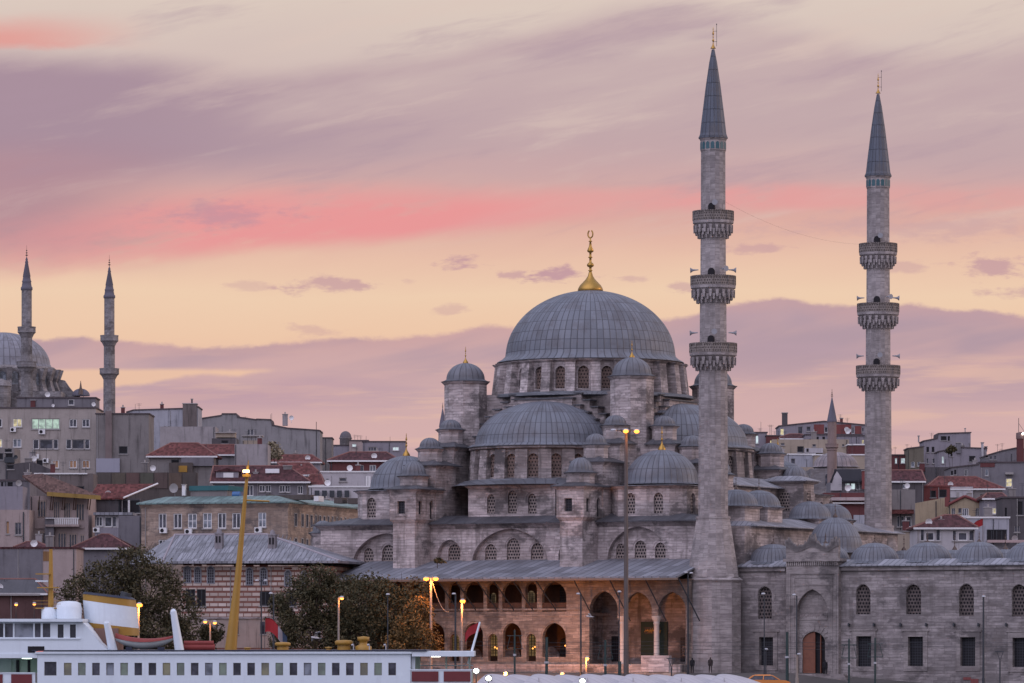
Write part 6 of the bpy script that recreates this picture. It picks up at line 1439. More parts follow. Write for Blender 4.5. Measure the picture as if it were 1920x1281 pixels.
h = House('pale blue grey modern box with a dark slatted opening, beside the red flag', 1814, 1892, 972, 560, PC['blue'], 8, 0, [(1850, 1888, 993, 1014, 'k', 3)], cap=WHITE_F, cat='building', name='box_building'); h.box('pink_ledge', 1850, 1940, 1013, 1018, plast('pink_ledge', .55, .42, .40, .2), -1.5, -.01); h.dish(1902, 1011, 6, GREY_F)
h = House('ornate pale arcade front just below the farther minaret', 1655, 1716, 998, 560, PC['beige'], 7, 0, [(1663, 1669, 1006, 1030, 'k', 0), (1671, 1677, 1006, 1030, 'k', 0)], cap=PC['conc'], cat='building', name='arcaded_building')
# rooftop water tower and mast at the right edge
X, Y, Z = px2w(1913, 842, 775); k = M(775); t = thing('rooftop_tank', 'tall dark rooftop tank with an antenna and a bright lamp at the right edge', 'water tank', (X, Y, ground(X, Y) - 1)); m = MB(); m.lathe([(7 * k, ground(X, Y) - 1), (7 * k, Z + 1.8)], X, Y, 14); build(m, 'brick_shaft', PC['red'], t)
m = MB(); m.lathe([(8 * k, Z + 1.8), (8 * k, Z + 30 * k), (0.05, Z + 32 * k)], X, Y, 16); o = build(m, 'tank', m_plain('rust_brown_steel', (.13, .075, .07), .6), t); m = MB(); m.tube((X - 3 * k, Y, Z + 31 * k), (X - 3 * k, Y, Z + 58 * k), .05); m.tube((X - 3 * k, Y, Z + 48 * k), (X + 8 * k, Y, Z + 32 * k), .03); build(m, 'antenna', IRON, o)
m = MB(); m.lathe([(.01, Z + 26 * k), (.22, Z + 28 * k), (.01, Z + 30 * k)], X + 4 * k, Y - 9 * k, 10); build(m, 'lamp', WHITEL, o)
# ================================================================ the distant imperial mosque, far left
D_ = 1320; k = M(D_); X, Y, Z = px2w(6, 690, D_)
t = thing('distant_mosque', 'large hazy domed mosque half out of frame on the far left hill', 'mosque', (X, Y, ground(X, Y) - 2)); zg = ground(X, Y) - 2
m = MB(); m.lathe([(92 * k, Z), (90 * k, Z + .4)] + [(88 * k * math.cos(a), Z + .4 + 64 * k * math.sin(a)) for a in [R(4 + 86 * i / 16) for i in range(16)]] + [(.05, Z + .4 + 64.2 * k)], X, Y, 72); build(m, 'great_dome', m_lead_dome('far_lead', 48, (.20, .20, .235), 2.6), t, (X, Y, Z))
m = MB(); m.lathe([(112 * k, Z - 52 * k), (100 * k, Z - 48 * k), (97 * k, Z - 20 * k), (100 * k, Z - 6 * k), (96 * k, Z)], X, Y, 48, smooth=False)
for i in range(28):
    a = 2 * math.pi * i / 28; e = .045; f = lambda q, s_: (X + q * math.cos(a + s_), Y + q * math.sin(a + s_))
    m.frus([f(112 * k, -e), f(112 * k, e), f(95 * k, e), f(95 * k, -e)], [f(105 * k, -e), f(105 * k, e), f(95 * k, e), f(95 * k, -e)], Z - 48 * k, Z - 28 * k); m.frus([f(105 * k, -e), f(105 * k, e), f(95 * k, e), f(95 * k, -e)], [f(113 * k, -e), f(113 * k, e), f(95 * k, e), f(95 * k, -e)], Z - 28 * k, Z - 5 * k)
o = build(m, 'drum', STONE_F, t)
for i in range(28):
    a = 2 * math.pi * (i + .5) / 28; m = MB(); pl = Plane(X + 98.5 * k * math.cos(a), Y + 98.5 * k * math.sin(a), -math.sin(a), math.cos(a)); m.slab(pl, arch(-.9, .9, Z - 40 * k, Z - 12 * k), 0, .3); build(m, 'window', GLASS_L, o)
m = MB(); m.prism(rc(X - 120 * k, X + 120 * k, Y - 18, Y + 18), zg, Z - 50 * k); build(m, 'walls', STONE_F, t)
m = MB(); pl = Plane(X, Y - 2); m.slab(pl, [(104 * k, Z - 60 * k), (150 * k, Z - 60 * k), (146 * k, Z - 55 * k), (136 * k, Z - 50 * k), (124 * k, Z - 36 * k), (116 * k, Z - 24 * k), (104 * k, Z - 22 * k)], 0, 3); build(m, 'flying_buttress', STONE_F, t)
m = MB(); m.lathe(dome_prof(17 * k, 14 * k, 8, 0, 0, Z - 54 * k, .02), X + 148 * k, Y - 4, 24); o = build(m, 'small_dome', SPIRE_F, t, (X + 148 * k, Y - 4, Z - 54 * k)); m = MB(); m.lathe([(6 * k, Z - 52 * k), (2 * k, Z - 38 * k), (.05, Z - 26 * k)], X + 149 * k, Y - 6, 8); build(m, 'finial', BRONZE, o)
m = MB(); m.lathe([(18 * k, zg), (18 * k, Z - 43 * k), (20 * k, Z - 42 * k), (16 * k, Z - 34 * k), (.05, Z - 28 * k)], X + 12 * k, Y - 22, 16, smooth=False); build(m, 'corner_turret', STONE_F, t)
far_minaret('hazy minaret with two balconies in front of the far left dome', 50, 1270, 11.2, dict(bal=[687, 622], top=545, spire=482, tip=460, bw=1.62, bh=9), spire='stepped', group='minarets of the far left mosque')
far_minaret('hazy minaret with two balconies standing free right of the far left dome', 205, 1270, 11.2, dict(bal=[700, 638], top=560, spire=500, tip=478, bw=1.62, bh=9), spire='stepped', group='minarets of the far left mosque')
far_minaret('thin distant spire peeping over a lead cap left of the great dome', 830, 900, 6.2, dict(bal=[], top=800, spire=765, tip=755), name='distant_spire')

# ================================================================ trees
LEAFC = m_leaf('brown_yellow_leaf', (.042, .042, .023), (.066, .060, .031), (.092, .074, .037))
def tree(name, label, px, D, blobs, n, leaf, trunk_r=0.35, size=0.34, seed=1, base=None, group=None):
    """blobs: (px, py, rx, ry) lobes of the crown; leaves fill them unevenly"""
    rs = np.random.RandomState(seed); X = (px - 960) * M(D); k = M(D); zb = ground(X, D) if base is None else base
    t = thing(name, label, 'tree', (X, D, zb), 0, group)
    C = [((a - 960) * k, D + rs.uniform(-1.2, 1.2), CAMZ + (YH - b) * k, rx * k, ry * k) for a, b, rx, ry in blobs]
    w = np.array([c[3] * c[4] * c[3] for c in C]); w = w / w.sum(); pts = []
    ph = rs.uniform(0, 6.28, (6, 3)); fr_ = rs.uniform(0.8, 2.4, (6, 3))
    while len(pts) < n:
        i = rs.choice(len(C), p=w); c = C[i]
        d = rs.normal(size=3); d /= np.linalg.norm(d); rr = rs.uniform(0.35, 1.0) ** 0.6 * (1.0 + 0.12 * rs.normal())
        p = np.array([c[0] + d[0] * rr * c[3], c[1] + d[1] * rr * min(c[3], c[4] * 1.3), c[2] + d[2] * rr * c[4]])
        f = sum(math.sin(fr_[j] @ p + ph[j, 0]) for j in range(6))
        if f < -0.35 and rs.rand() < 0.93: continue
        if p[2] < zb + 0.3: continue
        pts.append(p)
    P = np.array(pts); V = np.zeros((n * 4, 3)); ax = rs.normal(size=(n, 3)); ax /= np.linalg.norm(ax, axis=1)[:, None]
    bx = np.cross(ax, rs.normal(size=(n, 3))); bx /= np.linalg.norm(bx, axis=1)[:, None]; s = (size * rs.uniform(0.5, 1.2, n))[:, None]
    V[0::4] = P - ax * s * 0.6; V[1::4] = P + bx * s * 0.32; V[2::4] = P + ax * s * 0.6; V[3::4] = P - bx * s * 0.32
    m = MB(); m.V = V.tolist(); m.F = [(4 * i, 4 * i + 1, 4 * i + 2, 4 * i + 3) for i in range(n)]; m.S = [False] * n
    build(m, 'crown', leaf, t)
    m = MB(); cz = sum(c[2] * q for c, q in zip(C, w)); fork = Vector((X, D, zb + (cz - zb) * 0.45)); m.tube((X, D, zb - .3), fork, trunk_r, trunk_r * .7, 10)
    for c in C:
        e = Vector(c[:3]); mid = fork.lerp(e, .5) + Vector((rs.uniform(-.3, .3), 0, .3)); m.tube(fork, mid, trunk_r * .5, trunk_r * .28, 7); m.tube(mid, e, trunk_r * .28, .03, 6)
        for _ in range(3):
            q = e + Vector((rs.normal() * c[3] * .6, rs.normal() * .8, rs.normal() * c[4] * .6)); m.tube(mid.lerp(e, .5), q, trunk_r * .15, .015, 5)
    build(m, 'trunk', BARK, t); return t
tree('plane_tree', 'big dark autumn tree at the left, behind the ferry funnel', 270, 446, [(245, 1060, 52, 38), (195, 1090, 60, 40), (285, 1100, 62, 52), (330, 1150, 50, 48), (230, 1150, 70, 50), (150, 1110, 42, 32), (300, 1190, 70, 36), (120, 1120, 22, 22), (360, 1180, 26, 34), (255, 1040, 30, 22)], 18500, LEAFB, .4, .30, 3)
tree('plane_tree', 'tall bushy autumn tree in the middle, left part of the row before the arcade', 590, 448, [(590, 1100, 52, 40), (560, 1140, 48, 48), (620, 1130, 60, 56), (600, 1185, 66, 42), (535, 1190, 34, 36), (600, 1078, 30, 20), (640, 1180, 46, 46)], 15000, LEAFC, .35, .30, 4)
tree('plane_tree', 'broad bushy autumn tree before the left end of the arcade, beside the twin lit lamp', 705, 446, [(690, 1125, 60, 50), (660, 1105, 36, 28), (730, 1150, 60, 54), (690, 1190, 80, 42), (775, 1150, 40, 50), (750, 1195, 50, 36), (720, 1100, 26, 18), (775, 1105, 30, 24)], 16000, LEAFC, .35, .30, 5)
tree('plane_tree', 'small russet tree glowing under the street lamps in front of the arcade', 775, 441, [(770, 1180, 34, 46), (790, 1150, 24, 34), (755, 1205, 34, 30), (800, 1195, 22, 34), (818, 1205, 16, 20)], 7500, LEAFA, .2, .28, 6)
tree('sapling', 'slim leafy sapling by the brick pavilion wall, between two lamp posts', 520, 450, [(520, 1135, 18, 26), (540, 1165, 18, 30), (505, 1160, 10, 20), (530, 1200, 26, 22)], 2600, LEAFB, .12, .34, 8)
tree('sapling', 'little tree beside the low twin lamp left of the pavilion wall', 400, 452, [(395, 1190, 22, 22), (412, 1185, 12, 16), (388, 1210, 18, 14)], 1600, LEAFB, .12, .34, 9)
tree('slope_tree', 'pale thin tree against the long grey wall high on the left slope', 516, 700, [(512, 842, 14, 14), (522, 850, 12, 12), (505, 852, 10, 10)], 900, m_leaf('pale_leaf', (.16, .13, .09), (.24, .20, .14), (.30, .26, .18)), .15, .5, 10)
tree('slope_tree', 'bare twiggy tree by the white house right of the lead cap', 1480, 640, [(1478, 885, 14, 16), (1490, 900, 14, 14)], 130, BARK, .16, .4, 11)
tree('slope_tree', 'dark bush on the rooftops of the right skyline', 1784, 790, [(1784, 842, 8, 6), (1778, 846, 8, 5)], 300, LEAFB, .1, .6, 12)
tree('shrub', 'small dark shrub growing on the arcade roof beside a pier', 820, 452, [(822, 1052, 9, 6), (830, 1056, 8, 4)], 260, LEAFB, .04, .3, 13, base=15.6)

# ================================================================ street lamps and poles
def bulb(t, x, y, z, r, mat, e=0.0, col=(1.0, .33, .06), aim=52):
    m = MB(); m.lathe([(.01, z - r * .75), (r * .8, z - r * .5), (r, z), (r * .6, z + r * .5), (.01, z + r * .6)], x, y, 14); o = build(m, 'lamp_glass', mat, t, (x, y, z))
    if e:
        l = bpy.data.lights.new('lamp_light', 'SPOT'); l.energy = e; l.color = col; l.shadow_soft_size = r * 1.4; l.spot_size = R(155); l.spot_blend = 0.7
        lo = bpy.data.objects.new('lamp_light', l); COL.objects.link(lo); lo.parent = o; lo.location = (0, -r * 1.5, -r * 1.2); lo.rotation_euler = (R(aim), 0, 0)
def lamp(label, px, yt, D, heads, mat=IRON, r=0.075, lit=None, e=0.0, group='street lamps along the quay', name='street_lamp', yb=None, aim=52):
    """pole with flat cobra heads; heads: offsets in photo columns"""
    X, Y, Z = px2w(px, yt, D); k = M(D); zb = ground(X, Y) if yb is None else CAMZ + (YH - yb) * k
    t = thing(name, label, 'street lamp', (X, Y, zb), 0, group)
    m = MB(); m.tube((X, Y, zb), (X, Y, zb + 1.0), r * 1.6, r * 1.5, 10); m.tube((X, Y, zb + 1.0), (X, Y, Z), r * 1.15, r * .85, 10); build(m, 'pole', mat, t)
    for i, hd in enumerate(heads):
        dx, dy = hd[0] * k, -hd[1] * k; m = MB()
        m.path([(X, Y, Z - .1), (X + dx * .45, Y, Z + dy * .6 + .1), (X + dx * .75, Y, Z + dy)], r * .7, 6)
        a = Vector((X + dx * .55, Y - .1, Z + dy + .03)); b = Vector((X + dx * 1.45, Y - .1, Z + dy + .03)); c = (a + b) / 2; L = (b - a).length / 2
        m2 = MB(); m2.lathe([(.01, .16), (.12, .14), (.17, .05), (.18, 0.0), (.14, -.03), (.01, -.04)], 0, 0, 14); m2.V = [(c.x + x * max(1.2, L / .18), c.y + y * 1.3, c.z + z) for x, y, z in m2.V]
        o = build(m, 'arm', mat, t); hh = build(m2, 'lamp_head', HEADM, t)
        if lit: bulb(hh, c.x, c.y, c.z - .09, .30 if lit is not SODIUM_Y else .2, lit, e, aim=aim)
    return t
HEADM = m_plain('pale_lamp_housing', (.42, .42, .45), .4, .5)
OR = m_plain('galvanised_lamp_pole', (.30, .25, .22), .5, .4, .1)
lamp('lit orange street lamp with one hooked head, in front of the middle trees', 635, 1121, 430, [(6, 0)], OR, .11, SODIUM_Y, 140)
lamp('lit orange lamp on a straight pole in front of the gallery arches', 866, 1126, 436, [(1.5, 0)], OR, .12, SODIUM, 1100, aim=40)
lamp('lit twin headed orange lamp rising above the arcade eave', 808, 1084, 440, [(-9, 0), (9, 0)], OR, .14, SODIUM, 650)
lamp('lit orange lamp between the ferry funnel and the left tree', 260, 1133, 400, [(1.5, 0)], OR, .10, SODIUM, 900)
lamp('low lit twin headed lamp left of the pavilion wall', 394, 1165, 425, [(-9, 0), (9, 2)], OR, .09, SODIUM_Y, 60)
lamp('unlit twin winged lamp post before the pavilion wall', 490, 1090, 432, [(-8, 0), (8, 0)], IRON, .07)
lamp('dark single lamp post right of the twin winged post', 513, 1114, 432, [(-5, 0)], IRON, .10)
lamp('thin unlit lamp post standing before the dark trees', 727, 1116, 430, [(0.4, 0)], IRON, .06)
lamp('unlit lamp post with a pale head left of the lit gallery lamp', 854, 1115, 432, [(-3, 0)], IRON, .10)
lamp('unlit lamp post at the pier between gallery and tall arches', 1089, 1115, 438, [(-5, 0)], IRON, .09)
lamp('unlit lamp post in front of the left tall arch, beside the mast', 1161, 1111, 438, [(0.4, 0)], IRON, .07)
lamp('unlit lamp post in front of the first courtyard lattice window', 1433, 1115, 425, [(-2, 0)], IRON, .06)
lamp('short unlit lamp post before the first barred window', 1436, 1219, 428, [(0.4, 0)], IRON, .06)
lamp('tall unlit lamp post at the left jamb of the gateway', 1494, 1117, 425, [(-5, 0)], IRON, .08)
lamp('short lamp with a glowing orange head beside the gateway', 1494, 1228, 424, [(4, 0)], OR, .12)
lamp('unlit lamp post between the last two barred windows on the right', 1844, 1120, 422, [(0.4, 0)], IRON, .10)
lamp('low lit lantern at the foot of the pier in front of the arcade', 1099, 1234, 436, [(2, 0)], OR, .08, SODIUM_Y, 600, aim=80)
lamp('low lit lantern on the terrace in front of the last gallery arch', 1052, 1263, 437, [(2, 0)], OR, .06, SODIUM_Y, 900, aim=88)
t = lamp('low lit lantern on the terrace under the gallery arches', 946, 1262, 437, [(2, 0)], OR, .06, SODIUM_Y, 8500, aim=88)
for px, py in ((30, 1133), (64, 1132)):
    lamp('lit wall lamp %s on the dim brick shed' % ('nearer the left edge' if px < 40 else 'nearer the ferry mast'), px, py, 496, [(0.6, 0)], IRON, .05, SODIUM_Y, 30, group='lamps on the brick shed', name='shed_lamp')
t = lamp('corner floodlight on a pole against the minaret base', 1290, 1075, 443, [(-4, 0), (6, 1)], IRON, .09, group=None)
# slack cable of the twin lamp
m = MB(); a = Vector(px2w(810, 1088, 440)); b = Vector(px2w(842, 1148, 440)); pts = [a.lerp(b, i / 10) + Vector((0, 0, -.9 * (1 - (2 * i / 10 - 1) ** 2))) for i in range(11)]; m.path(pts, .035, 5); tag(build(m, 'slack_cable', OR, None, a), 'slack orange lit cable hanging from the twin headed lamp', 'cable')
# tall lighting mast
X, Y, Z = px2w(1174, 806, 428); k = M(428); zb = ground(X, Y)
t = thing('lighting_mast', 'very tall weathered lighting mast with a cluster of floodlights, two glowing orange', 'lighting mast', (X, Y, zb)); m = MB(); m.tube((X, Y, zb), (X, Y, Z), .27, .16, 14); build(m, 'pole', STEEL, t)
m = MB(); m.lathe([(.25, Z - .25), (.5, Z - .2), (.5, Z + .05), (.1, Z + .1)], X, Y, 12); m.tube((X - 1.3, Y, Z), (X + 1.3, Y, Z), .05); m.tube((X - .1, Y, Z), (X - .1, Y, Z + .9), .03); build(m, 'head_ring', STEEL, t)
for dx, dy, on in ((-1.25, 0, 0), (-.05, -.5, 1), (1.05, -.1, 1), (.9, .4, 0), (-.7, .3, 0)):
    m = MB(); m.lathe([(.01, .16), (.2, .12), (.27, -.08), (.01, -.1)], 0, 0, 10); m.V = [(X + dx + x * 1.3, Y + dy + y, Z - .05 + z) for x, y, z in m.V]; hh = build(m, 'floodlight', HEADM, t)
    if on: bulb(hh, X + dx, Y + dy - .12, Z - .17, .28, SODIUM, 110)
# tram poles with brackets
for i, (px, yt, yb, w, ar) in enumerate([(965, 1181, 1262, 4, 1), (1025, 1195, 1262, 6, 0), (1135, 1200, 1264, 5, 1), (1162, 1240, 1264, 7, 0), (1476, 1185, 1268, 6, 0), (1592, 1198, 1275, 4, 1), (1641, 1196, 1275, 4, 1)]):
    X, Y, Z = px2w(px, yt, 424); k = M(424); zb = ground(X, Y); lab = ['before the middle gallery arch', 'before the last gallery arch', 'before the left tall arch', 'at the foot of the lighting mast', 'left of the gateway', 'left of the second barred window', 'right of the second barred window'][i]
    t = thing('tram_pole', 'dark green tram pole ' + lab, 'pole', (X, Y, zb), 0, 'tram line poles'); m = MB(); m.tube((X, Y, zb), (X, Y, Z), w * k * .5, w * k * .42, 10); build(m, 'shaft', IRON_G, t)
    if ar:
        m = MB()
        for zz in (Z - .6, Z - 1.9): m.tube((X - .75, Y, zz), (X + .75, Y, zz), .035)
        m.tube((X - .75, Y, Z - 1.9), (X - .45, Y, Z - .6), .03); m.tube((X + .75, Y, Z - 1.9), (X + .45, Y, Z - .6), .03); build(m, 'bracket', IRON_G, t)
    m = MB(); m.lathe([(w * k * .75, Z - 2.6), (w * k * .75, Z - 2.4)], X, Y, 10, caps=True); build(m, 'collar', HEADM, t)
for i, (y, x0, x1) in enumerate([(1203, 860, 1985), (1210, 860, 1985), (1216, 1020, 1700), (1224, 1020, 1500)]):
    a = Vector(px2w(x0, y, 424)); b = Vector(px2w(x1, y + 1, 424)); m = MB(); m.path([a.lerp(b, j / 12) - Vector((0, 0, .12 * (1 - abs(j % 4 - 2) / 2))) for j in range(13)], .02, 4)
    tag(build(m, 'contact_wire', IRON, None, a), ['topmost thin tram wire across the arcade', 'second thin tram wire from the top', 'third thin tram wire across the tall arches', 'lowest short tram wire above the canopies'][i], 'wire', 'tram contact wires')
# V-shaped sign frames
for px, y0, y1, D, lab in ((1259, 1235, 1262, 420, 'before the marble column of the entrance'), (1875, 1222, 1281, 418, 'before the wall near the right edge')):
    X, Y, Z = px2w(px, y0, D); k = M(D); zb = ground(X, Y); t = thing('bus_stop_sign', 'slim dark stop sign with a forked top, ' + lab, 'sign post', (X, Y, zb), 0, 'forked stop signs'); m = MB(); zf = Z - 17 * k
    m.tube((X, Y, zb), (X, Y, zf), .07); build(m, 'post', IRON, t); m = MB(); m.tube((X, Y, zf), (X - 6 * k, Y, Z), .03); m.tube((X, Y, zf), (X + 6 * k, Y, Z), .03); m.tube((X - 9 * k, Y, Z), (X + 7 * k, Y, Z), .04); build(m, 'fork', IRON, t)
# small red wall boards at the right
for px, y0, y1, lab in ((1816, 1270, 1275, 'upper small red plate on the wall at the lower right'), (1830, 1273, 1284, 'lower red plate on the wall at the lower right')):
    q = cw(px - 7, px + 7, y0, y1); m = MB(); m.slab(CP, rect(*q), -.42, -.36); X_, Y_ = CFr.wor(*CP.P(q[0], 0)[:2]); m.V = [(*CFr.wor(x, y), z) for x, y, z in m.V]
    tag(build(m, 'wall_plate', PC['red2'], None, m.V[0]), lab, 'sign')
# people
def person(label, px, py, D, hgt, pose, col, group=None):
    X, Y, Z = px2w(px, py, D); s = hgt / 1.75
    J = [(0, 0, .92), (0, 0, 1.18), (0, .0, 1.42), (0, -.01, 1.52), (0, -.02, 1.62), (0, -.02, 1.72), (-.10, 0, .86), (-.11, -.04 + pose, .48), (-.12, pose * 1.5, .06), (-.12, pose * 1.5 - .16, .03), (.10, 0, .86), (.11, -.04 - pose, .48), (.12, -pose * 1.5, .06), (.12, -pose * 1.5 - .16, .03),
         (-.19, 0, 1.40), (-.24, .03, 1.13), (-.22, -.12, .90), (-.21, -.17, .80), (.19, 0, 1.40), (.24, .03, 1.13), (.22, -.12, .90), (.21, -.17, .80)]
    Ed = [(0, 1), (1, 2), (2, 3), (3, 4), (4, 5), (0, 6), (6, 7), (7, 8), (8, 9), (0, 10), (10, 11), (11, 12), (12, 13), (2, 14), (14, 15), (15, 16), (16, 17), (2, 18), (18, 19), (19, 20), (20, 21)]
    rr = [.15, .15, .16, .06, .10, .085, .10, .07, .05, .04, .10, .07, .05, .04, .075, .055, .042, .04, .075, .055, .042, .04]
    me = bpy.data.meshes.new('person'); me.from_pydata([(a * s, b * s, c * s) for a, b, c in J], Ed, []); me.materials.append(col); o = bpy.data.objects.new('person', me); COL.objects.link(o); o.location = (X, Y, Z)
    md = o.modifiers.new('skin', 'SKIN')
    for v, r_ in zip(me.skin_vertices[0].data if me.skin_vertices else [], rr): v.radius = (r_ * s, r_ * s)
    if not me.skin_vertices:
        import bmesh
        b = bmesh.new(); b.from_mesh(me); L = b.verts.layers.skin.verify()
        for v, r_ in zip(b.verts, rr): v[L].radius = (r_ * s, r_ * s)
        b.verts.ensure_lookup_table(); b.verts[0][L].use_root = True; b.to_mesh(me); b.free()
    sub = o.modifiers.new('sub', 'SUBSURF'); sub.levels = sub.render_levels = 2
    tag(o, label, 'person', group); return o
CLO = m_plain('black_clothes', (.018, .018, .022), .8, .2); CLO2 = m_plain('dark_brown_clothes', (.045, .035, .035), .8, .2)
person('person in dark clothes standing on the steps of the gateway', 1547, 1268, 443, 1.72, .06, CLO)
person('person in dark clothes walking along the foot of the minaret', 1332, 1262, 441, 1.65, .16, CLO2); person('person in a dark coat by the corner pole of the arcade', 1298, 1262, 441, 1.6, .1, CLO)
# gulls
def gull(label, px, py, D, span, bank, yaw):
    X, Y, Z = px2w(px, py, D); m = MB(); s = span / 2
    m.lathe([(.004, -.30), (.03, -.24), (.07, -.1), (.085, .05), (.06, .17), (.055, .22), (.06, .26), (.035, .31), (.008, .36)], 0, 0, 10)
    V = [(z, x, y) for x, y, z in m.V]; m.V = V
    for sg in (-1, 1):
        pr = [(.12, 0, .05), (.18, s * .45, .22), (.02, s, .12), (-.06, s * .95, .1), (-.02, s * .45, .2), (-.12, 0, .04)]
        up = [(a, sg * b, c + .012) for a, b, c in pr]; dn = [(a, sg * b, c - .012) for a, b, c in pr]; n = len(pr)
        m.add(up + dn, [tuple(range(n)), tuple(range(2 * n - 1, n - 1, -1))] + [(i, (i + 1) % n, n + (i + 1) % n, n + i) for i in range(n)], True)
    m.add([(-.26, -.05, 0), (-.26, .05, 0), (-.44, .1, .01), (-.44, -.1, .01), (-.26, 0, .03)], [(0, 1, 2, 3), (0, 3, 4), (1, 4, 2), (3, 2, 4)])
    o = build(m, 'seagull', m_plain('gull_white', (.62, .60, .61), .7, .2, 0, .2), None); o.location = (X, Y, Z); o.rotation_euler = (R(bank), R(-8), R(yaw)); tag(o, label, 'seagull', 'gulls over the quay')
gull('pale gull flying with raised wings before the trees, above the ferry roof', 592, 1196, 300, 1.9, 20, 200); gull('small pale gull gliding past the lamp post at the arcade pier', 1106, 1156, 380, 1.1, 10, 170)
# flags
def flag(label, px0, py0, px1, py1, px2, D, mats, pole_r=.05, pole_mat=STEEL):
    """pole from (px0, py0) foot to (px1, py1) top, cloth towards column px2"""
    a = Vector(px2w(px0, py0, D)); b = Vector(px2w(px1, py1, D)); t = thing('flag', label, 'flag', tuple(a)); m = MB(); m.tube(a, b, pole_r, pole_r * .7, 8); build(m, 'flag_pole', pole_mat, t)
    L = (px2 - px1) * M(D); H_ = abs(L) * .62; nx, ny = 14, 8
    for q, mt in enumerate(mats):
        f0, f1 = q / len(mats), (q + 1) / len(mats); V = []
        for side in (0, .025):
            for j in range(ny + 1):
                for i in range(nx + 1):
                    f = f0 + (f1 - f0) * i / nx; g = j / ny; V.append((b.x + L * f, b.y + .22 * abs(L) * math.sin(7 * f + 1.2 * g) * f + side, b.z - H_ * g - abs(L) * .8 * f * f + .06 * L * math.sin(6 * f)))
        W = nx + 1; K = W * (ny + 1); F = [(j * W + i, j * W + i + 1, (j + 1) * W + i + 1, (j + 1) * W + i) for j in range(ny) for i in range(nx)]
        ring = [i for i in range(W)] + [j * W + nx for j in range(1, ny + 1)] + [ny * W + i for i in range(nx - 1, -1, -1)] + [j * W for j in range(ny - 1, 0, -1)]
        m = MB(); m.add(V, F + [tuple(K + i for i in reversed(f)) for f in F] + [(ring[i], ring[(i + 1) % len(ring)], K + ring[(i + 1) % len(ring)], K + ring[i]) for i in range(len(ring))], True); build(m, 'cloth', mt, t)
    return t
FR = m_plain('red_flag_cloth', (.28, .025, .03), .8, .2, 0, .2); FB = m_plain('blue_flag_cloth', (.05, .08, .15), .8, .2); FW = m_plain('white_flag_cloth', (.30, .28, .32), .8, .2)
flag('drooping red flag with a white and blue tail, by the dark lamp post', 496, 1225, 497, 1160, 538, 418, [FR, FR, FR, FW, FB], .04)
flag('bright red flag flying before the pale blue grey box building', 1843, 1022, 1843, 972, 1822, 552, [FR], .05)

# ================================================================ white canopies along the bottom
CANM = m_plain('white_membrane', (.52, .52, .55), .6, .3, 0, .3, .4)
m_, t_, b_ = newmat('ribbed_white_membrane'); tc_ = t_.nodes.new('ShaderNodeTexCoord'); x_, y_, z_ = xyz(t_, E(t_, tc_.outputs['Object'])); nz_ = noise(t_, E(t_, tc_.outputs['Object']), .7, 4.0, .6)
rb_ = ss(t_, fm(t_, 'ABSOLUTE', fm(t_, 'FRACT', (y_ * 1.0 + x_ * .5) / .55 + 50.0) - .5), .40, .46)
put(t_, b_.inputs['Base Color'], mixc(t_, rb_ * .35, mixc(t_, ss(t_, nz_, .4, .7) * .4, (.44, .43, .46), (.33, .31, .33)), (.24, .23, .25))); fin(b_, .6, .3)
def canopy(X, Y, zp, w, label, h=1.35, dep=5.0):
    t = thing('canopy', label, 'canopy', (X, Y, ground(X, Y)), 0, 'white bus stop canopies'); nx, ny = 22, 10; V = []
    for side in (0.0, -0.05):
        for j in range(ny + 1):
            g = j / ny
            for i in range(nx + 1):
                f = i / nx
                p = math.sin(math.pi / 2 * min(1, f / .16)) if f < .16 else math.cos(math.pi / 2 * ((f - .16) / .84)) ** 1.15
                V.append((X + w * (f - .16) + .35 * w * (g - .5), Y + dep * (g - .5), zp - h + h * p * (1 - .85 * (2 * g - 1) ** 2) + side))
    W = nx + 1; K = W * (ny + 1); F = [(j * W + i, j * W + i + 1, (j + 1) * W + i + 1, (j + 1) * W + i) for j in range(ny) for i in range(nx)]
    m = MB(); m.add(V, F + [tuple(K + i for i in reversed(q)) for q in F], True); build(m, 'membrane', m_, t, (X, Y, zp))
    m = MB(); front = [Vector(V[i]) for i in range(W)]; m.path(front, .04, 5); m.path([Vector(V[ny * W + i]) for i in range(W)], .04, 5); build(m, 'edge_tube', CANM, t)
    for (dx, dy) in ((0.2, -1.8), (w * .7, -1.8), (.2, 1.8), (w * .7, 1.8)):
        m = MB(); m.tube((X + dx, Y + dy, ground(X, Y) - .2), (X + dx, Y + dy, zp - h * (.25 if dx < 1 else .85)), .05); build(m, 'post', HEADM, t)
OD = ['leftmost', 'second from the left', 'third from the left', 'fourth from the left', 'fifth from the left', 'rightmost']
for i, px in enumerate((918, 1006, 1097, 1182, 1272, 1352)):
    X, Y, Z = px2w(px, 1263.5, 392); canopy(X, Y, Z, 6.2, 'white ribbed canopy, ' + OD[i] + ' of the front row at the bottom', 1.5)
for i, px in enumerate((960, 1050, 1136, 1226, 1312)):
    X, Y, Z = px2w(px, 1264.5, 399); canopy(X, Y, Z, 6.4, 'white ribbed canopy, ' + (OD[i] if i < 4 else 'rightmost') + ' of the row behind, half hidden', 1.3)
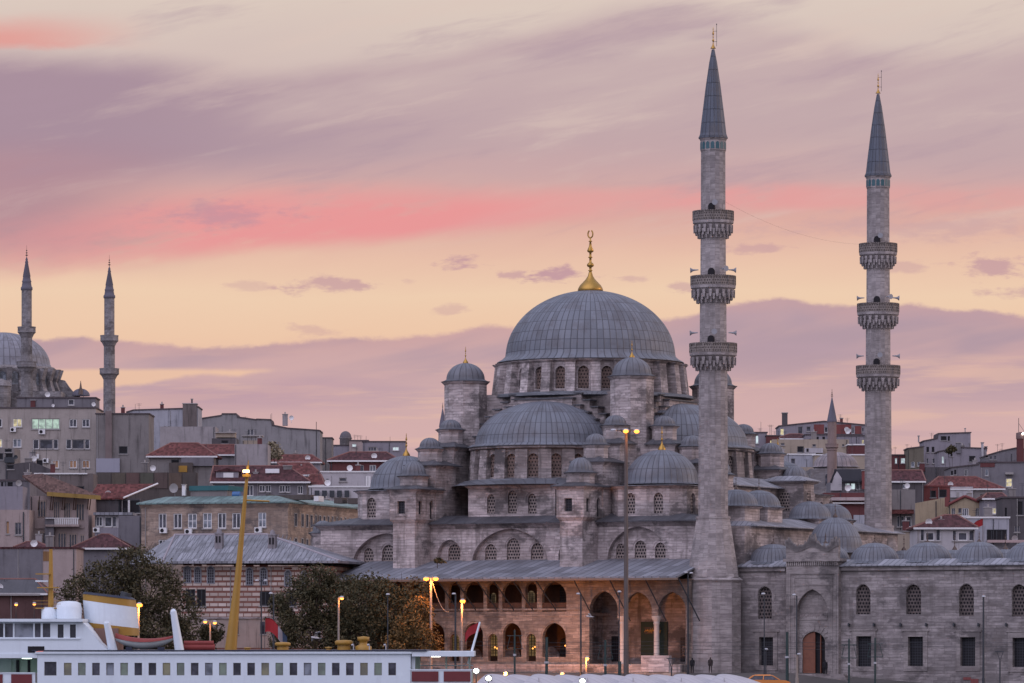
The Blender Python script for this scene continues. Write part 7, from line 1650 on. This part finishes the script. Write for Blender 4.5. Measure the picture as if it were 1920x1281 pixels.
# bright lamps among the canopies
for px, py, D, lab in ((893, 1258, 385, 'upper bright white floodlight by the ferry stern'), (916, 1272, 385, 'lower bright white floodlight by the ferry stern'), (1092, 1277, 385, 'bright white floodlight in front of the canopies')):
    X, Y, Z = px2w(px, py, D); t = thing('floodlight', lab, 'floodlight', (X, Y, 1.5), 0, 'white floodlights on the quay'); m = MB(); m.tube((X, Y, 1.5), (X, Y, Z - .2), .05); build(m, 'post', IRON, t)
    m = MB(); m.box(X - .3, X + .3, Y, Y + .2, Z - .25, Z + .25); o = build(m, 'housing', IRON, t); m = MB(); m.lathe([(.01, Z - .22), (.2, Z - .12), (.24, Z), (.2, Z + .12), (.01, Z + .22)], X, Y - .1, 14); build(m, 'lamp_glass', WHITEL, o)
# taxi behind the canopies
X, Y, Z = px2w(1436, 1265, 407); zg = Z - 1.46; t = thing('taxi', 'orange yellow taxi driving past the gateway behind the canopies', 'car', (X, Y, zg)); TX = m_plain('taxi_orange', (.62, .22, .05), .3, .5, 0, .1); pl = Plane(X, Y - .85)
body = [(-2.25, zg + .3), (2.25, zg + .3), (2.28, zg + .75), (1.9, zg + .9), (1.2, zg + .95), (-2.1, zg + .98), (-2.28, zg + .8)]; m = MB(); m.slab(pl, body, 0, 1.7); build(m, 'body', TX, t)
m = MB(); m.frus(rc(X - 1.75, X + 1.25, Y - .8, Y + .8), rc(X - 1.15, X + .55, Y - .62, Y + .62), zg + .97, zg + 1.36); o = build(m, 'cabin_glass', GLASS, t)
m = MB(); m.frus(rc(X - 1.25, X + .65, Y - .66, Y + .66, .15), rc(X - 1.0, X + .4, Y - .5, Y + .5, .15), zg + 1.36, zg + 1.46)
for a, b in ((-1.75, -1.15), (1.25, .55), (-.3, -.25)):
    for sg in (-1, 1): m.tube((X + a, Y + sg * .8, zg + .97), (X + b, Y + sg * .63, zg + 1.38), .05, .05, 6)
build(m, 'roof', TX, t)
for dx in (-1.4, 1.4):
    for sg in (-1, 1):
        m = MB(); m.tube((X + dx, Y + sg * .87, zg + .32), (X + dx, Y + sg * .67, zg + .32), .32, .32, 18); w_ = build(m, 'wheel', IRON, t); m = MB(); m.tube((X + dx, Y + sg * .885, zg + .32), (X + dx, Y + sg * .871, zg + .32), .19, .19, 14); build(m, 'rim', HEADM, w_)
for sg in (-1, 1): m = MB(); m.lathe([(.01, zg + .6), (.1, zg + .68), (.01, zg + .76)], X - 2.2, Y + sg * .6, 8); build(m, 'headlight', WHITEL, t)

# ================================================================ the ferry
FD = 250.0; k = M(FD); FL = Plane(0, FD)
def fz(y): return CAMZ + (YH - y) * k
def fx(x): return (x - 960) * k
F0 = thing('ferry', 'white passenger ferry with yellow banded funnel and leaning yellow mast, crossing the foreground', 'ferry', (fx(350), FD + 5, 0))
FW_ = m_plaster('ferry_white', (.68, .75, .82), .16, .4); FY = m_plain('ferry_ochre', (.36, .20, .035), .45, .4, 0, .25, .8); FN = m_plain('navy_deck_edge', (.02, .025, .05), .5, .4)
FRD = m_plain('maroon_panel', (.16, .035, .04), .6, .3, 0, .3); FRC = m_plain('faded_red_cover', (.24, .045, .04), .6, .3, 0, .3); FG = m_plain('pale_green_interior', (.34, .42, .36), .6, .3)
SALG = m_room('saloon_green_dim', (.30, .42, .34), .22); SALY = m_room('saloon_olive_dim', (.34, .30, .14), .28)
def fb(mb, nm, mat, par=F0, org=None): return build(mb, nm, mat, par, org)
def fbox(nm, x0, x1, y0, y1, mat, w0, w1, par=F0): m = MB(); m.box(fx(x0), fx(x1), FD + w0, FD + w1, fz(y1), fz(y0)); return fb(m, nm, mat, par)
WD = 10.0
# hull
st = [(-1120, 0.0), (-1000, 2.2), (-800, 4.2), (-500, 5.0), (300, 5.0), (760, 4.4), (860, 3.2), (915, 1.2)]
def ring(z, kf): return [(fx(x), FD + 5 - w * kf, z) for x, w in st] + [(fx(x), FD + 5 + w * kf, z) for x, w in reversed(st[1:])]
m = MB(); A = ring(0.0, .86); B = ring(2.6, 1.0); n = len(A); m.add(A + B, [(i, (i + 1) % n, n + (i + 1) % n, n + i) for i in range(n)] + [tuple(range(n, 2 * n))]); fb(m, 'hull', FW_)
m = MB(); A = ring(-.3, .855); B = ring(.7, .895); m.add(A + B, [(i, (i + 1) % n, n + (i + 1) % n, n + i) for i in range(n)]); fb(m, 'waterline_band', FN)
# lower saloon and upper saloon with a row of windows
zd = 4.55
m = MB(); m.box(fx(-900), fx(870), FD + .1, FD + WD - .1, 2.6, zd); fb(m, 'lower_saloon', FW_)
cen = [127 + 26.45 * i for i in range(24)]
ws = [rect(fx(83), fx(106), fz(1267), fz(1241))] + [rect(fx(c - 7.2), fx(c + 7.2), fz(1266.5), fz(1243)) for c in cen]
m = MB(); m.holed(FL, rect(fx(70), fx(770), zd, fz(1226)), ws, 0.0, .12); sal = fb(m, 'saloon_side', FW_)
for i, s in enumerate(ws):
    m = MB(); a, b, c, d = s[0][0], s[1][0], s[0][1], s[2][1]
    m.holed(FL, rect(a + .002, b - .002, c + .002, d - .002), [rect(a + .02, b - .02, c + .02, d - .02)], .06, .05, .05, False)
    o = fb(m, 'saloon_window', GREY_F, sal); m = MB(); m.slab(FL, rect(a + .03, b - .03, c + .03, d - .03), .09, .1); fb(m, 'pane', [GLASS, SALG, GLASS, SALY, GLASS, GLASS_L, SALG][(i * 3) % 7], o)
m = MB(); m.box(fx(70), fx(768), FD + .3, FD + WD, zd, fz(1227)); fb(m, 'saloon_core', m_plain('dim_saloon', (.12, .13, .10), .8, .2))
fbox('roof_deck', 66, 772, 1221.5, 1225.9, FW_, -.15, WD + .15); fbox('deck_edge', 60, 800, 1219, 1221.4, FN, -.18, WD + .1)
# stern shelter
fbox('stern_roof', 772.2, 889, 1221.6, 1231, FW_, -.1, WD); sb = fbox('stern_bulwark', 771, 884, 1257, 1300, FW_, 0, .12)
for a, b in ((772, 822), (832, 882)): fbox('bench_back', a, b, 1259, 1278, FRD, -.08, -.003, sb)
fbox('rail', 768, 886, 1255, 1257, FW_, -.04, .1, sb)
for x in (782, 836, 880): fbox('stern_post', x - (5 if x == 782 else 1.5), x + (5 if x == 782 else 1.5), 1231, 1255, FG, 1.2, 1.6)
fbox('stern_partition', 771, 778, 1231, 1257, FW_, .3, WD); fbox('far_rail', 778, 884, 1249, 1251, FW_, WD - .2, WD - .1)
m = MB(); m.lathe([(.01, fz(1231.5)), (.25, fz(1232)), (.28, fz(1231.1))], fx(816), FD + 2, 12); fb(m, 'ceiling_lamp', WHITEL)
fbox('interior_lining', 786, 884, 1262, 1290, FG, 3, WD)
# forward open balcony
fbox('balcony_lining', -60, 66, 1235, 1263, FG, 2.6, 3.0); fbox('balcony_floor', -60, 68, 1281, 1290, FW_, 0, 3); bb = fbox('balcony_front', -60, 66, 1263, 1300, FW_, 0, .12); fbox('balcony_panel', 21, 60, 1264.5, 1285, FRD, -.05, -.003, bb); fbox('balcony_panel', -50, 5, 1264.5, 1285, FRD, -.05, -.003, bb); fbox('balcony_rail', -60, 66, 1261, 1263, FW_, -.05, .1, bb)
fbox('balcony_fascia', -60, 69.8, 1226, 1234, FW_, -.02, 3)
for x, w in ((24, 6), (45, 5), (10, 4)): fbox('doorway', x - w / 2, x + w / 2, 1238, 1261, DARK if w > 4 else FG, 2.5, 2.58)
m = MB(); m.lathe([(.01, fz(1236)), (.3, fz(1235.5)), (.3, fz(1234.5))], fx(45), FD + 1.5, 12); fb(m, 'ceiling_lamp', m_emit('green_white_tube', (.75, 1.0, .82), 3.0))
# bridge house
wl = [rect(fx(a), fx(b), fz(1195), fz(1169)) for a, b in ((-30, -8), (-5, 6), (9, 24), (27, 62), (65, 76), (80, 94))] + [rect(fx(a), fx(b), fz(1196), fz(1171)) for a, b in ((108, 119), (131, 142))]
m = MB(); m.holed(FL, [(fx(-60), fz(1226)), (fx(218), fz(1226)), (fx(205), fz(1222)), (fx(186), fz(1205)), (fx(172), fz(1185)), (fx(154), fz(1166)), (fx(-60), fz(1166))], wl, 0.05, .12, 6.5); br = fb(m, 'bridge_house', FW_)
for s in wl: m = MB(); m.slab(FL, s, .13, .16); fb(m, 'bridge_window', GLASS if s[1][0] - s[0][0] < .7 else GLASS_L, br)
fbox('bridge_roof', -60, 156, 1160.5, 1165.9, FW_, -.35, 6.8, br); fbox('bridge_band', -60, 150, 1196.5, 1199, FW_, -.02, .045, br)
fbox('lamp_recess', 52, 83, 1212, 1224, DARK, .02, .047, br); m = MB(); m.box(fx(68), fx(81), FD - .06, FD + .015, fz(1223), fz(1219.5)); fb(m, 'red_lamp', m_emit('red_orange_lamp', (1.0, .16, .03), 7.0), br)
# drum, radar base and fore mast
m = MB(); m.lathe([(.75, fz(1160)), (.78, fz(1140)), (.70, fz(1130)), (.45, fz(1127)), (.01, fz(1126))], fx(119), FD + 3, 24); fb(m, 'white_drum', FW_); m = MB(); m.lathe([(.5, fz(1160)), (.5, fz(1140)), (.3, fz(1138))], fx(83), FD + 3, 16); fb(m, 'mast_base', FW_)
m = MB(); m.tube((fx(85), FD + 3, fz(1140)), (fx(85), FD + 3, fz(1028)), .17, .10, 10); fm_ = fb(m, 'fore_mast', FY)
for y, a, b in ((1074, 57, 84), (1100, 60, 100), (1139, 57, 100)): m = MB(); m.box(fx(a), fx(b), FD + 2.6, FD + 3.4, fz(y + 2), fz(y)); fb(m, 'mast_platform', FY, fm_)
m = MB(); m.box(fx(56), fx(80), FD + 2.9, FD + 3.1, fz(1090), fz(1087)); fb(m, 'radar_bar', FW_, fm_)
for y in (1126, 1132): fbox('rail', 57, 110, y, y + .8, FY, 1.2, 1.24)
# funnel: raked oval casing with bands
def sect(y, x0, x1, d): cx, a = (fx(x0) + fx(x1)) / 2, (fx(x1) - fx(x0)) / 2; return [(cx + a * math.copysign(abs(math.cos(q)) ** .7, math.cos(q)), FD + 4.2 + d * math.sin(q), y) for q in [2 * math.pi * i / 32 for i in range(32)]]
def band(nm, rows, mat, par=F0, cap=False, cant=0.0):
    m = MB(); V = [];
    for (yl, yr, x0, x1, d) in rows:
        for p in sect(0, x0, x1, d): f = (p[0] - fx(x0)) / (fx(x1) - fx(x0)); V.append((p[0], p[1], fz(yl + (yr - yl) * f)))
    n = 32; m.add(V, [(j * n + i, j * n + (i + 1) % n, (j + 1) * n + (i + 1) % n, (j + 1) * n + i) for j in range(len(rows) - 1) for i in range(n)], True)
    if cap: m.add(V[-n:], [tuple(range(n))])
    return fb(m, nm, mat, par)
fu = band('funnel', [(1166, 1178, 146, 248.5, 1.25), (1124, 1138, 142, 245, 1.25)], FW_)
band('funnel_lower_band', [(1190, 1192, 150, 250, 1.26), (1166, 1178, 146, 248.6, 1.26)], FY, fu); band('funnel_upper_band', [(1124, 1138, 142, 245, 1.26), (1112, 1124, 142, 243, 1.26)], FY, fu); band('funnel_cap', [(1112, 1124, 141, 244, 1.3), (1108, 1119, 145, 236, 1.2)], FN, fu, True)
m = MB(); m.tube((fx(222), FD + 4, fz(1124)), (fx(226), FD + 4, fz(1110)), .35, .33, 14); fb(m, 'exhaust_pipe', IRON, fu)
fbox('engine_casing', 168, 214, 1178, 1220, m_plain('brown_casing', (.20, .12, .10), .7, .3), 2.4, 6)
# lifeboat in davits
L0, L1 = fx(214), fx(322); prf = []
m = MB(); NX, NY = 14, 8; V = []
for i in range(NX + 1):
    f = i / NX; w = .62 * math.sin(math.pi * min(max(f, .02), .98)) ** .55; sh = .12 * (2 * f - 1) ** 2
    for j in range(NY + 1): q = math.pi * j / NY; V.append((L0 + (L1 - L0) * f, FD + .9 - w * math.cos(q), fz(1203) + sh * 2 - .46 * math.sin(q) * (math.sin(math.pi * min(max(f, .03), .97)) ** .4)))
W = NY + 1; m.add(V, [(i * W + j, i * W + j + 1, (i + 1) * W + j + 1, (i + 1) * W + j) for i in range(NX) for j in range(NY)], True); lb = fb(m, 'lifeboat', m_plain('pale_boat_hull', (.48, .52, .52), .5, .3))
m = MB(); V2 = []
for i in range(NX + 1):
    f = i / NX; w = .66 * math.sin(math.pi * min(max(f, .02), .98)) ** .55; sh = .12 * (2 * f - 1) ** 2
    for j in range(NY + 1): q = math.pi * j / NY; V2.append((L0 + (L1 - L0) * f, FD + .9 - w * math.cos(q), fz(1203) + sh * 2 - .04 + .30 * math.sin(q) * (1 - .5 * f)))
m.add(V2, [(i * W + j, i * W + j + 1, (i + 1) * W + j + 1, (i + 1) * W + j) for i in range(NX) for j in range(NY)], True); fb(m, 'boat_cover', FRC, lb)
for x in (205, 330):
    m = MB(); x1 = x - 6; m.tube((fx(x + 5), FD + .6, fz(1220)), (fx(x1), FD + .4, fz(1146 if x > 300 else 1168)), .28, .18, 10); m.tube((fx(x1), FD + .4, fz(1146 if x > 300 else 1168)), (fx(x1 - 4), FD + .9, fz(1150 if x > 300 else 1170)), .16, .12, 8); fb(m, 'davit', FW_)
m = MB(); m.tube((fx(342), FD + 1.2, fz(1206)), (fx(398), FD + 1.2, fz(1206)), .14, .14, 12); m.tube((fx(340), FD + 1.2, fz(1214)), (fx(400), FD + 1.2, fz(1214)), .20, .20, 12); fb(m, 'red_raft', FRC)
for x in (240, 300): fbox('boat_chock', x - 6, x + 6, 1213, 1219, FN, .5, 1.3)
# main mast
m = MB(); m.tube((fx(424), FD + 4, fz(1220)), (fx(437), FD + 4, fz(1090)), .36, .20, 16); m.tube((fx(437), FD + 4, fz(1090)), (fx(457), FD + 4, fz(868)), .20, .085, 14); ma = fb(m, 'main_mast', FY)
m = MB(); m.tube((fx(450), FD + 4, fz(934)), (fx(498), FD + 4, fz(936)), .06, .05, 8); fb(m, 'yard', FY, ma); m = MB(); m.box(fx(447), fx(462), FD + 3.7, FD + 4.3, fz(890), fz(885)); fb(m, 'lamp_bracket', FY, ma); m = MB(); m.tube((fx(457), FD + 4, fz(868)), (fx(458), FD + 4, fz(858)), .04, .02, 6); fb(m, 'mast_tip', FY, ma)
m = MB(); m.box(fx(448.5), fx(460), FD + 3.45, FD + 3.69, fz(881.5), fz(877)); fb(m, 'masthead_lamp', m_emit('masthead_glow', (1.0, .72, .35), 9.0), ma)
# ventilators on the roof
for x, y0, w in ((525, 1204, 15), (641, 1200, 17), (678, 1193, 13), (612, 1213, 7), (458, 1214, 7)):
    r_ = w * k; z0 = fz(1219); z1 = fz(y0); m = MB(); m.lathe([(r_ * .75, z0), (r_ * .72, z0 + (z1 - z0) * .45), (r_ * .72, z0 + (z1 - z0) * .5), (r_, z0 + (z1 - z0) * .52), (r_, z0 + (z1 - z0) * .86), (r_ * .8, z1 - .02), (.01, z1)] if w != 13 else [(r_ * 1.2, z0), (r_ * 1.2, z0 + .2), (r_ * .6, z0 + .32), (r_ * .55, z0 + .5), (r_ * .85, z0 + .55), (r_ * .9, z1 - .05), (.01, z1)], fx(x), FD + 3, 20); fb(m, 'ventilator', FY)
for x in (661, 691, 722): m = MB(); m.tube((fx(x), FD + 1.5, fz(1219)), (fx(x), FD + 1.5, fz(1209)), .03); m.tube((fx(x), FD + 1.5, fz(1209)), (fx(x) - .12, FD + 1.5, fz(1210)), .06); fb(m, 'deck_lamp', HEADM)
flag('red ensign on a slanted white staff at the ferry stern', 878, 1245, 900, 1166, 872, 252, [FR], .08, FW_)
# faint funnel smoke
m = MB(); P0 = Vector((fx(226), FD + 4, fz(1108))); 
m.lathe([(.01, -1.6), (.7, -1.2), (1.0, 0), (1.2, 1.4), (.8, 2.6), (.01, 3.2)], 0, 0, 20); m.V = [(P0.x + z * 1.0 + 1.0, P0.y + y, P0.z + .75 + x * .75 + z * .16) for x, y, z in m.V]
sm, t_, b_ = newmat('thin_smoke'); t_.nodes.remove(b_); pv = t_.nodes.new('ShaderNodeVolumePrincipled'); tc_ = t_.nodes.new('ShaderNodeTexCoord'); pv.inputs['Color'].default_value = (.55, .48, .48, 1); sx_, sy_, sz_ = xyz(t_, E(t_, tc_.outputs['Object']))
put(t_, pv.inputs['Density'], ss(t_, noise(t_, E(t_, tc_.outputs['Object']), .9, 4.0, .6), .42, .75) * ss(t_, fm(t_, 'SQRT', (sx_ - 1.6) * (sx_ - 1.6) / 5.5 + sy_ * sy_ + (sz_ - .9) * (sz_ - .9) * 2.2), 1.0, .15) * .7); t_.links.new(pv.outputs[0], [n_ for n_ in t_.nodes if n_.type == 'OUTPUT_MATERIAL'][0].inputs['Volume'])
tag(build(m, 'smoke', sm, None, P0), 'thin brown smoke drifting from the ferry funnel', 'smoke', kind='stuff')
